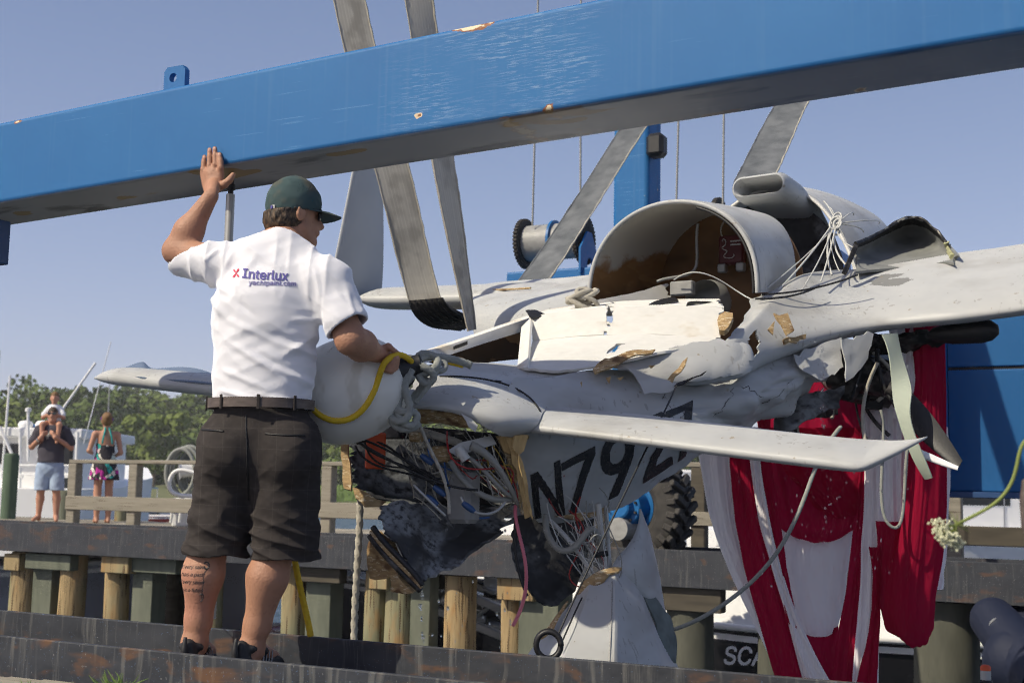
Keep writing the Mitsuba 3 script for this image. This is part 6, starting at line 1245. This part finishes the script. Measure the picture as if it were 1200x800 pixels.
put('hair', sdf_mesh(lambda p: np.maximum(ell(Lm(0, .02, 1.695), (.084, .10, .118))(p), np.maximum(1.72 - p[:, 2], -(p - Lm(0, .03, 0)) @ unit(Lm(0, -1, 0) - Lm(0, 0, 0)) * .9 - .075)).astype(np.float32), lo, hi, .009), 'hair_brown', M2, True)
put('sunglasses', cat(box(Lm(-.035, .118, 1.70), .058, .02, .04, None, .006), box(Lm(.035, .118, 1.70), .058, .02, .04, None, .006), box(Lm(0, .115, 1.705), .16, .012, .012)), 'smoked', M2)
put('watch', lathe([(-.02, .036), (.02, .036)], Lm(.155, .19, 1.28), Lm(.13, .22, 1.30) - Lm(.30, 0, 1.17), 16), 'chrome', M2, 40)
K2 = thing('person', 'small child in a white top sitting on the shoulders of the man in grey', 'person')
Lk = lambda x, y, z: Lm(x, y - .06, z + 1.52)
kb = union([bone(Lk(0, 0, .05), Lk(0, .01, .26), .085, .085), bone(Lk(0, .01, .28), Lk(0, .02, .36), .035)] + head_parts(lambda x, y, z: Lk(x, y, z), 0, .03, .43, .78) + [bone(Lk(.09, 0, .26), Lk(.16, .06, .12), .032, .026), bone(Lk(.16, .06, .12), Lk(.08, .12, .16), .026, .02), bone(Lk(-.09, 0, .26), Lk(-.16, .06, .12), .032, .026), bone(Lk(-.16, .06, .12), Lk(-.08, .12, .16), .026, .02),
    bone(Lk(.07, 0, .03), Lk(.13, .19, .0), .055, .045), bone(Lk(.13, .19, .0), Lk(.12, .22, -.24), .042, .03), bone(Lk(.12, .22, -.24), Lk(.12, .28, -.28), .026, .022), bone(Lk(-.07, 0, .03), Lk(-.13, .19, .0), .055, .045), bone(Lk(-.13, .19, .0), Lk(-.12, .22, -.24), .042, .03), bone(Lk(-.12, .22, -.24), Lk(-.12, .28, -.28), .026, .022)]
    + [bone(Lk(s * .08, .12, .165 - .012 * k), Lk(s * .045, .14, .165 - .012 * k), .007) for s in (-1, 1) for k in range(4)], .018)
lo, hi = bounds([Lk(0, 0, -.3), Lk(0, 0, .56)], .3); put('body', sdf_mesh(kb, lo, hi, .009), 'skin_far', K2, True)
ktop = union([bone(Lk(0, 0, .04), Lk(0, .01, .26), .105, .10), bone(Lk(.08, 0, .26), Lk(.14, .04, .17), .05), bone(Lk(-.08, 0, .26), Lk(-.14, .04, .17), .05)], .03)
put('top', sdf_mesh(lambda p: np.maximum(ktop(p) - fold(p, .02), p[:, 2] - Lk(0, 0, .33)[2]).astype(np.float32), lo, hi, .009), 'shirt_white', K2, True)
put('hair', sdf_mesh(lambda p: np.maximum(ell(Lk(0, .02, .45), (.068, .082, .088))(p) - .01 * (meshkit.noise(p * 60) - .5), Lk(0, 0, .465)[2] - p[:, 2]).astype(np.float32), lo, hi, .008), 'hair_fair', K2, True)
# the woman
fw_ = at(119, 611, 20.2); fw_[2] = 0; Lw = local(fw_, [-.45, .88, 0])
W2 = thing('person', 'woman in a colourful patterned halter dress with a headband, standing at the railing', 'person')
bw = union([bone(Lw(0, 0, .92), Lw(0, 0, 1.10), .14, .118, Lw(0, 1, 0) - Lw(0, 0, 0), 1.2), bone(Lw(0, 0, 1.10), Lw(0, 0, 1.32), .118, .135, Lw(0, 1, 0) - Lw(0, 0, 0), 1.35), bone(Lw(-.16, 0, 1.385), Lw(.16, 0, 1.385), .05), bone(Lw(0, 0, 1.38), Lw(0, .02, 1.52), .052, .048)]
    + head_parts(Lw, 0, .02, 1.60, .94) + [bone(Lw(.175, 0, 1.38), Lw(.23, -.03, 1.10), .045, .036), bone(Lw(.23, -.03, 1.10), Lw(.16, .17, 1.04), .036, .024), bone(Lw(.16, .17, 1.04), Lw(.12, .22, 1.05), .024, .022), bone(Lw(-.175, 0, 1.38), Lw(-.25, -.02, 1.12), .045, .036), bone(Lw(-.25, -.02, 1.12), Lw(-.19, .20, 1.10), .036, .024), bone(Lw(-.19, .20, 1.10), Lw(-.16, .26, 1.11), .024, .022)]
    + fgs(Lw, (.12, .23, 1.07), (-.03, .04, -.01)) + fgs(Lw, (-.16, .27, 1.13), (.02, .05, -.01)) + [bone(Lw(-.08, 0, .9), Lw(-.085, .01, .48), .085, .055), bone(Lw(.08, 0, .9), Lw(.085, .01, .48), .085, .055)] + lower_leg(Lw, -.085, 0, .48, .07) + lower_leg(Lw, .09, 0, .48, .07), .022)
lo, hi = bounds([fw_, Lw(0, 0, 1.75)], .42); put('body', sdf_mesh(bw, lo, hi, .010), 'skin_far', W2, True)
drs = union([bone(Lw(0, 0, 1.10), Lw(0, .03, 1.24), .135, .145, Lw(0, 1, 0) - Lw(0, 0, 0), 1.3), bone(Lw(0, 0, 1.10), Lw(0, 0, .80), .14, .205, Lw(0, 1, 0) - Lw(0, 0, 0), 1.15), bone(Lw(0, 0, .80), Lw(0, 0, .66), .205, .235, Lw(0, 1, 0) - Lw(0, 0, 0), 1.15)], .02)
ang = lambda p: np.arctan2(p[:, 1] - fw_[1], p[:, 0] - fw_[0])
put('dress', sdf_mesh(lambda p: np.maximum(np.maximum(drs(p) - fold(p, .02) - .010 * np.sin(ang(p) * 16) * np.clip((.95 - p[:, 2]) / .3, 0, 1), p[:, 2] - 1.24), .67 - p[:, 2]).astype(np.float32), lo, hi, .010), 'dress_print', W2, True)
for s in (-1, 1): put('strap', tube(V([Lw(s * .075, -.115, 1.23), Lw(s * .06, -.12, 1.34), Lw(s * .035, -.07, 1.45), Lw(s * .03, .0, 1.49)]), .014, 16, 6), 'teal', W2, True)
put('hair', sdf_mesh(lambda p: np.minimum(np.maximum(ell(Lw(0, 0, 1.62), (.086, .102, .115))(p), (p - Lw(0, .045, 0)) @ unit(Lw(0, 1, 0) - Lw(0, 0, 0)) - .4 * (p[:, 2] - 1.62)), ell(Lw(0, -.10, 1.66), (.05, .05, .05))(p)).astype(np.float32) - .008 * (meshkit.noise(p * 50) - .5).astype(np.float32), lo, hi, .009), 'hair_fair', W2, True)
put('headband', lathe([(-.022, .098), (.022, .094)], Lw(0, .012, 1.635), UP + .25 * (Lw(0, -1, 0) - Lw(0, 0, 0)), 30), 'purple', W2, 40)
put('sunglasses', cat(box(Lw(-.035, .095, 1.605), .055, .03, .036, None, .006), box(Lw(.035, .095, 1.605), .055, .03, .036, None, .006)), 'pink_frame', W2)
# ---------------------------------------------------------------- boats and things on the quay
def panelbox(c0, c1, D0, depth, mt, name, parent, bev=.03):
    a, b = at(*c0, D0), at(*c1, D0); c = (a + b) / 2; s = np.abs(b - a)
    return put(name, box(c + V([0, depth / 2, 0]), s[0], depth, s[2], None, min(bev, s[0] / 3, s[2] / 3)), mt, parent, 20)
fb = thing('fishing_boat', 'white cabin fishing boat with a flybridge and rods behind the man carrying a child', 'boat')
D = 30.
hullr = []
for yy, w_, z0_, z1_ in ((0, 2.15, WZ - .3, .45), (3, 2.3, WZ - .3, .5), (7, 2.0, WZ - .3, .8), (10, 1.0, WZ - .2, 1.1), (11.5, .05, 0, 1.2)):
    c = at(-22, 600, D); hullr.append([V([c[0] + sx_ * w_ * k_, D + yy, z_]) for sx_, k_, z_ in ((-1, 1, z1_), (-1, .96, (z0_ + z1_) / 2), (-1, .6, z0_), (1, .6, z0_), (1, .96, (z0_ + z1_) / 2), (1, 1, z1_))])
put('hull', loft(hullr), 'boat_white', fb, 30)
panelbox((-70, 576), (92, 508), D + 1.5, 4, 'boat_white', 'cabin', fb)
for x0, x1, y0, y1 in ((-20, 24, 520, 548), (40, 72, 556, 574), (52, 86, 518, 545), (74, 96, 560, 576)): panelbox((x0, y1), (x1, y0), D + 1.46, .06, 'smoked', 'window', fb, .01)
panelbox((-70, 510), (97, 502), D + 1.0, 4.4, 'boat_white', 'roof', fb)
panelbox((26, 501), (62, 497), D + 2, .6, 'blue_plain', 'light_bar', fb)
for px in (30, 50): put('radar_dome', lathe([(0, .01), (0, .16), (.10, .19), (.18, .14), (.21, .0)], at(px, 502, D + 2), UP, 20), 'boat_white', fb, 40)
for (x0, y0), (x1, y1), r_ in (((2, 560), (12, 440), .03), ((-12, 560), (0, 410), .02), ((33, 540), (33, 480), .035), ((61, 540), (61, 480), .03), ((88, 575), (91, 506), .04), ((23, 575), (24, 506), .04), ((0, 500), (26, 560), .04), ((-10, 530), (18, 575), .04), ((60, 498), (112, 425), .03), ((48, 600), (74, 545), .03), ((98, 520), (130, 400), .012)):
    put('pole', cyl(at(x0, y0, D + .8), at(x1, y1, D + .8), r_, seg=8), 'boat_white', fb, 40)
for px in (33, 61): put('pole_light', lathe([(0, .02), (.0, .07), (.08, .07), (.1, 0)], at(px, 482, D + .8), UP, 12), 'boat_white', fb, 40)
for y_ in (545, 556): put('rail', cyl(at(18, y_, D + .7), at(92, y_, D + .7), .022, seg=8), 'boat_white', fb, 40)
def small_boat(px, D, length, h, ang, hull_mt, label, cabin=True, mast=0, canopy=None, text=None):
    """A boat afloat: hull, deck, cabin with windows, rail; px is where its middle shows."""
    c = at(px, 640, D); c[2] = WZ; d = V([math.cos(ang), math.sin(ang), 0]); n_ = V([-d[1], d[0], 0]); t = thing('moored_boat', label, 'boat', None)
    R = []
    for s_, w_, zs in ((-.5, .17, 1.0), (-.2, .185, 1.0), (.1, .175, 1.05), (.32, .11, 1.13), (.45, .045, 1.2), (.5, .004, 1.24)):
        o = c + d * s_ * length; w_ *= length
        R.append([o + n_ * w_ * k_ + UP * h * z_ for k_, z_ in ((1, zs), (.93, zs * .55), (.75, .1), (.3, -.25), (-.3, -.25), (-.75, .1), (-.93, zs * .55), (-1, zs))])
    put('hull', loft(R), hull_mt, t, 25)
    put('rub_rail', tube(V([r_[0] + UP * .02 for r_ in R] + [r_[7] + UP * .02 for r_ in R[::-1]]), .035, 60, 6), 'boat_white', t, True)
    dk_ = [[r_[0] - UP * .06, r_[0] * .5 + r_[7] * .5 + UP * .03, r_[7] - UP * .06, r_[7] - UP * .12, r_[0] - UP * .12] for r_ in R]
    put('deck', loft(dk_), 'boat_white', t, 30)
    if cabin:
        o = c + d * -.02 * length + UP * (h + length * .045); put('cabin', box(o, length * .34, length * .22, length * .13, (d, n_, UP), .05), 'boat_white', t, 20)
        for sd in (-1, 1):
            for k_ in (-1, 0, 1): put('window', box(o + n_ * sd * length * .1105 + d * k_ * length * .10 + UP * length * .02, length * .08, .012, length * .05, (d, n_, UP), .004), 'smoked', t)
        put('windscreen', box(o + d * length * .172, .012, length * .18, length * .06, (d, n_, UP), .004), 'smoked', t)
    if canopy:
        o = c - d * .22 * length + UP * (h + length * .24); put('canopy', box(o, length * .28, length * .24, .06, (d, n_, UP), .02), canopy, t, 20)
        for a in (-1, 1):
            for b in (-1, 1): put('canopy_pole', cyl(o + d * a * length * .13 + n_ * b * length * .11, o + d * a * length * .13 + n_ * b * length * .11 - UP * length * .24, .018, seg=6), 'chrome', t, 40)
    if mast: put('mast', cyl(c + UP * h, c + UP * (h + mast), .05, .03, 8), 'zinc', t, 40)
    for k_ in range(5):
        o = c + d * (.10 + .085 * k_) * length + UP * (h * 1.06)
        put('stanchion', cyl(o, o + UP * length * .07, .014, seg=6), 'chrome', t, 40)
    put('bow_rail', tube(V([c + d * (.10 + .1 * k_) * length + n_ * (.0) + UP * (h * 1.06 + length * .07) for k_ in range(5)]), .016, 20, 6), 'chrome', t, True)
    return t, c, d, n_, R
small_boat(190, 95, 6, .8, .25, 'boat_white', 'white motor boat moored far off behind the wooden railing at the left', True, 0, 'blue_plain')
small_boat(118, 85, 7, .8, 2.9, 'boat_navy', 'navy hulled boat moored far off behind the woman in the patterned dress', True, 9)
small_boat(205, 75, 6.5, .7, .1, 'boat_red', 'low boat with a dark red hull moored left of the man in shorts', False)
small_boat(850, 27, 10, 1.95, .4, 'boat_white', 'white cabin boat moored behind the big tyre and the railing', True, 0, 'boat_white')
small_boat(1180, 21, 11, 2.05, .3, 'boat_white', 'white cabin boat moored below the blue housing at the right', True, 0, 'boat_navy')
small_boat(1030, 30, 10, 1.9, 2.9, 'boat_white', 'white boat moored behind the parachute cloth', True)
small_boat(575, 17.5, 6.0, 1.2, 2.75, 'boat_black', 'black hulled boat lying behind the golden pile and the gangway', False)
small_boat(492, 20, 4.5, .5, .6, 'boat_red', 'small red hulled boat low on the water left of the golden pile', False)
small_boat(40, 19, 6.5, 1.35, .15, 'boat_pale', 'pale grey hull in shade behind the piles at the lower left', False)
t_, c_, d_, n_, R_ = small_boat(990, 13.9, 7.8, 1.19, 3.02, 'boat_black', 'black hulled speedboat with white lettering on its side, behind the red cloth', False, 0)
tp_ = [[r_[0], r_[0] * .93 + r_[7] * .07 + UP * .40, r_[0] * .07 + r_[7] * .93 + UP * .40, r_[7]] for r_ in R_]; put('topside', loft(tp_), 'boat_white', t_, 25)
cq = at(845, 690, 14.2); put('cockpit', box(V([cq[0] + .5, cq[1] + .5, cq[2]]), 1.4, 1.2, .2, (d_, n_, UP), .12), 'boat_white', t_, 30); 
lp_ = at(868, 768, 11.4); sd_ = n_ if n_[1] < 0 else -n_; xdir = -d_ if d_[0] < 0 else d_
hull_y = c_
tm = flat_text('SCA', .17, True, .18, .05); v_ = tm.vertices
o_ = atn(846, 777, sd_, float(sd_ @ (c_ + sd_ * 7.8 * .172)) - .0)
put('name_letters', mesh(o_ + v_[:, :1] * xdir * .86 + v_[:, 1:2] * (UP + .09 * sd_) + (v_[:, 2:] * 10 + .02) * sd_, tm.faces), 'print_white', t_)
# gangway behind the piles
gw = thing('gangway', 'grey aluminium truss gangway sloping down behind the piles under the nose', 'gangway')
A0, A1, B0, B1 = at(440, 655, 14.5), at(700, 757, 13.0), at(440, 686, 14.5), at(700, 789, 13.0)
for o in (V([0, 0, 0]), V([.15, 1.0, 0])):
    put('rail', beam(A0 + o, A1 + o, .07, .09, .01), 'zinc', gw); put('rail', beam(B0 + o, B1 + o, .07, .09, .01), 'zinc', gw)
    for k in range(9):
        s_, e_ = k / 9, (k + 1) / 9; p_ = A0 + (A1 - A0) * (s_ if k % 2 else e_); q_ = B0 + (B1 - B0) * (e_ if k % 2 else s_)
        put('strut', cyl(p_ + o, q_ + o, .022, seg=8), 'zinc', gw, 40)
for k in range(14):
    p_ = B0 + (B1 - B0) * (k + .5) / 14; put('tread', box(p_ + V([.07, .5, .03]), .14, .95, .03), 'zinc', gw)
# navy covered boat and a small can at the lower right
nb = thing('inflatable_boat', 'dark navy inflatable boat tubes under the steel beam at the lower right', 'boat')
put('tube', sdf_mesh(union([bone(at(1164, 726, 9.8), at(1229, 804, 9.0), .17, .22), bone(at(1229, 804, 9.0), at(1274, 844, 8.6), .22)], .05), at(1120, 860, 9.8) - .9, at(1260, 660, 9.8) + .9, .03), 'boat_navy', nb, True)
put('cover', sdf_mesh(union([bone(at(1174, 716, 10.3), at(1244, 774, 9.6), .16, .2), bone(at(1192, 774, 9.4), at(1244, 794, 9.0), .24, .2)], .08), at(1120, 860, 9.8) - .9, at(1260, 660, 9.8) + .9, .03), 'boat_navy', nb, True)
put('d_ring', lathe([(0, .05), (.02, .06), (.03, .03)], at(1167, 732, 9.55), -fw, 12), 'zinc', nb)
cn = thing('drink_can', 'silver can with a red top at the lower right beside the navy boat', 'can')
put('can', cyl(at(1155, 812, 7.6), at(1155, 785, 7.6), .030, seg=20), 'zinc', cn, 40); put('top', lathe([(0, .030), (.02, .03), (.03, .022), (.035, 0)], at(1155, 785, 7.6), UP, 20), 'orange', cn, 40)
put('label', tube(at(1155, 798, 7.6) + np.stack([np.cos(np.linspace(3.4, 6, 9)) * .0305, np.sin(np.linspace(3.4, 6, 9)) * .0305, np.zeros(9)], -1), .012, smooth=False, seg=6), 'black', cn)
# hose reel and hand rail on the quay
hrz = thing('hose_reel', 'white hose reel with coiled grey hose behind the railing beside the man in shorts', 'hose reel')
hc = at(212, 553, 19.0)
for j in range(6):
    th = np.linspace(0, 2 * math.pi, 40); rr = .27 + .018 * (j % 3); put('hose', tube(hc + np.stack([np.cos(th) * rr * .78 + .05 * j, np.full(40, -.05 + .05 * j), np.sin(th) * rr * 1.25], -1), .028, smooth=False, seg=8), 'rope_grey', hrz, True)
put('hub', lathe([(-.14, .05), (-.14, .15), (-.10, .12), (.12, .12), (.16, .15), (.16, .05)], hc + V([.1, .05, .05]), V([1, .3, .1]), 24), 'boat_white', hrz, 40)
put('stand', box(at(218, 600, 19.0), .34, .3, .42, None, .02), 'boat_white', hrz)
hb_ = thing('hand_rail', 'bent white tubular hand rail beside the hose reel', 'hand rail')
put('tube', tube(P3([[(240, 557, 18.6), (222, 552, 18.6), (206, 552, 18.6), (199, 562, 18.6), (200, 574, 18.6), (212, 580, 18.6), (240, 582, 18.6)]])[0], .030, 50, 10), 'boat_white', hb_, True)
for px in (204, 214, 226, 236): put('leg', cyl(at(px, 583, 18.6), at(px - 4, 612, 18.6), .022, seg=8), 'boat_white', hb_, 40)
for x0, D0 in ((826, 16.5), (842, 16.5), (858, 16.5)):
    pass
h2 = thing('hand_rail', 'white curved ladder rails standing behind the steel beam right of the tyre', 'hand rail')
for px in (808, 822, 848): put('tube', tube(P3([[(px - 6, 640, 16.5), (px - 6, 618, 16.5), (px, 607, 16.5), (px + 8, 607, 16.5), (px + 9, 612, 16.5)]])[0], .035, 30, 10), 'boat_white', h2, True)
# ---------------------------------------------------------------- thin summer haze over the water
scene['haze_air'] = {'type': 'homogeneous', 'albedo': rgb(.95, .95, .95), 'sigma_t': .00045}
scene['camera']['medium'] = {'type': 'ref', 'id': 'haze_air'}
scene['clear'] = {'type': 'null'}
scene['haze'] = {'type': 'cube', 'to_world': T4().translate([0, 200, 15]).scale([460, 260, 24]), 'bsdf': {'type': 'ref', 'id': 'clear'}, 'interior': {'type': 'ref', 'id': 'haze_air'}}
tag('haze', 'thin pale haze in the air over the harbour', kind='stuff')
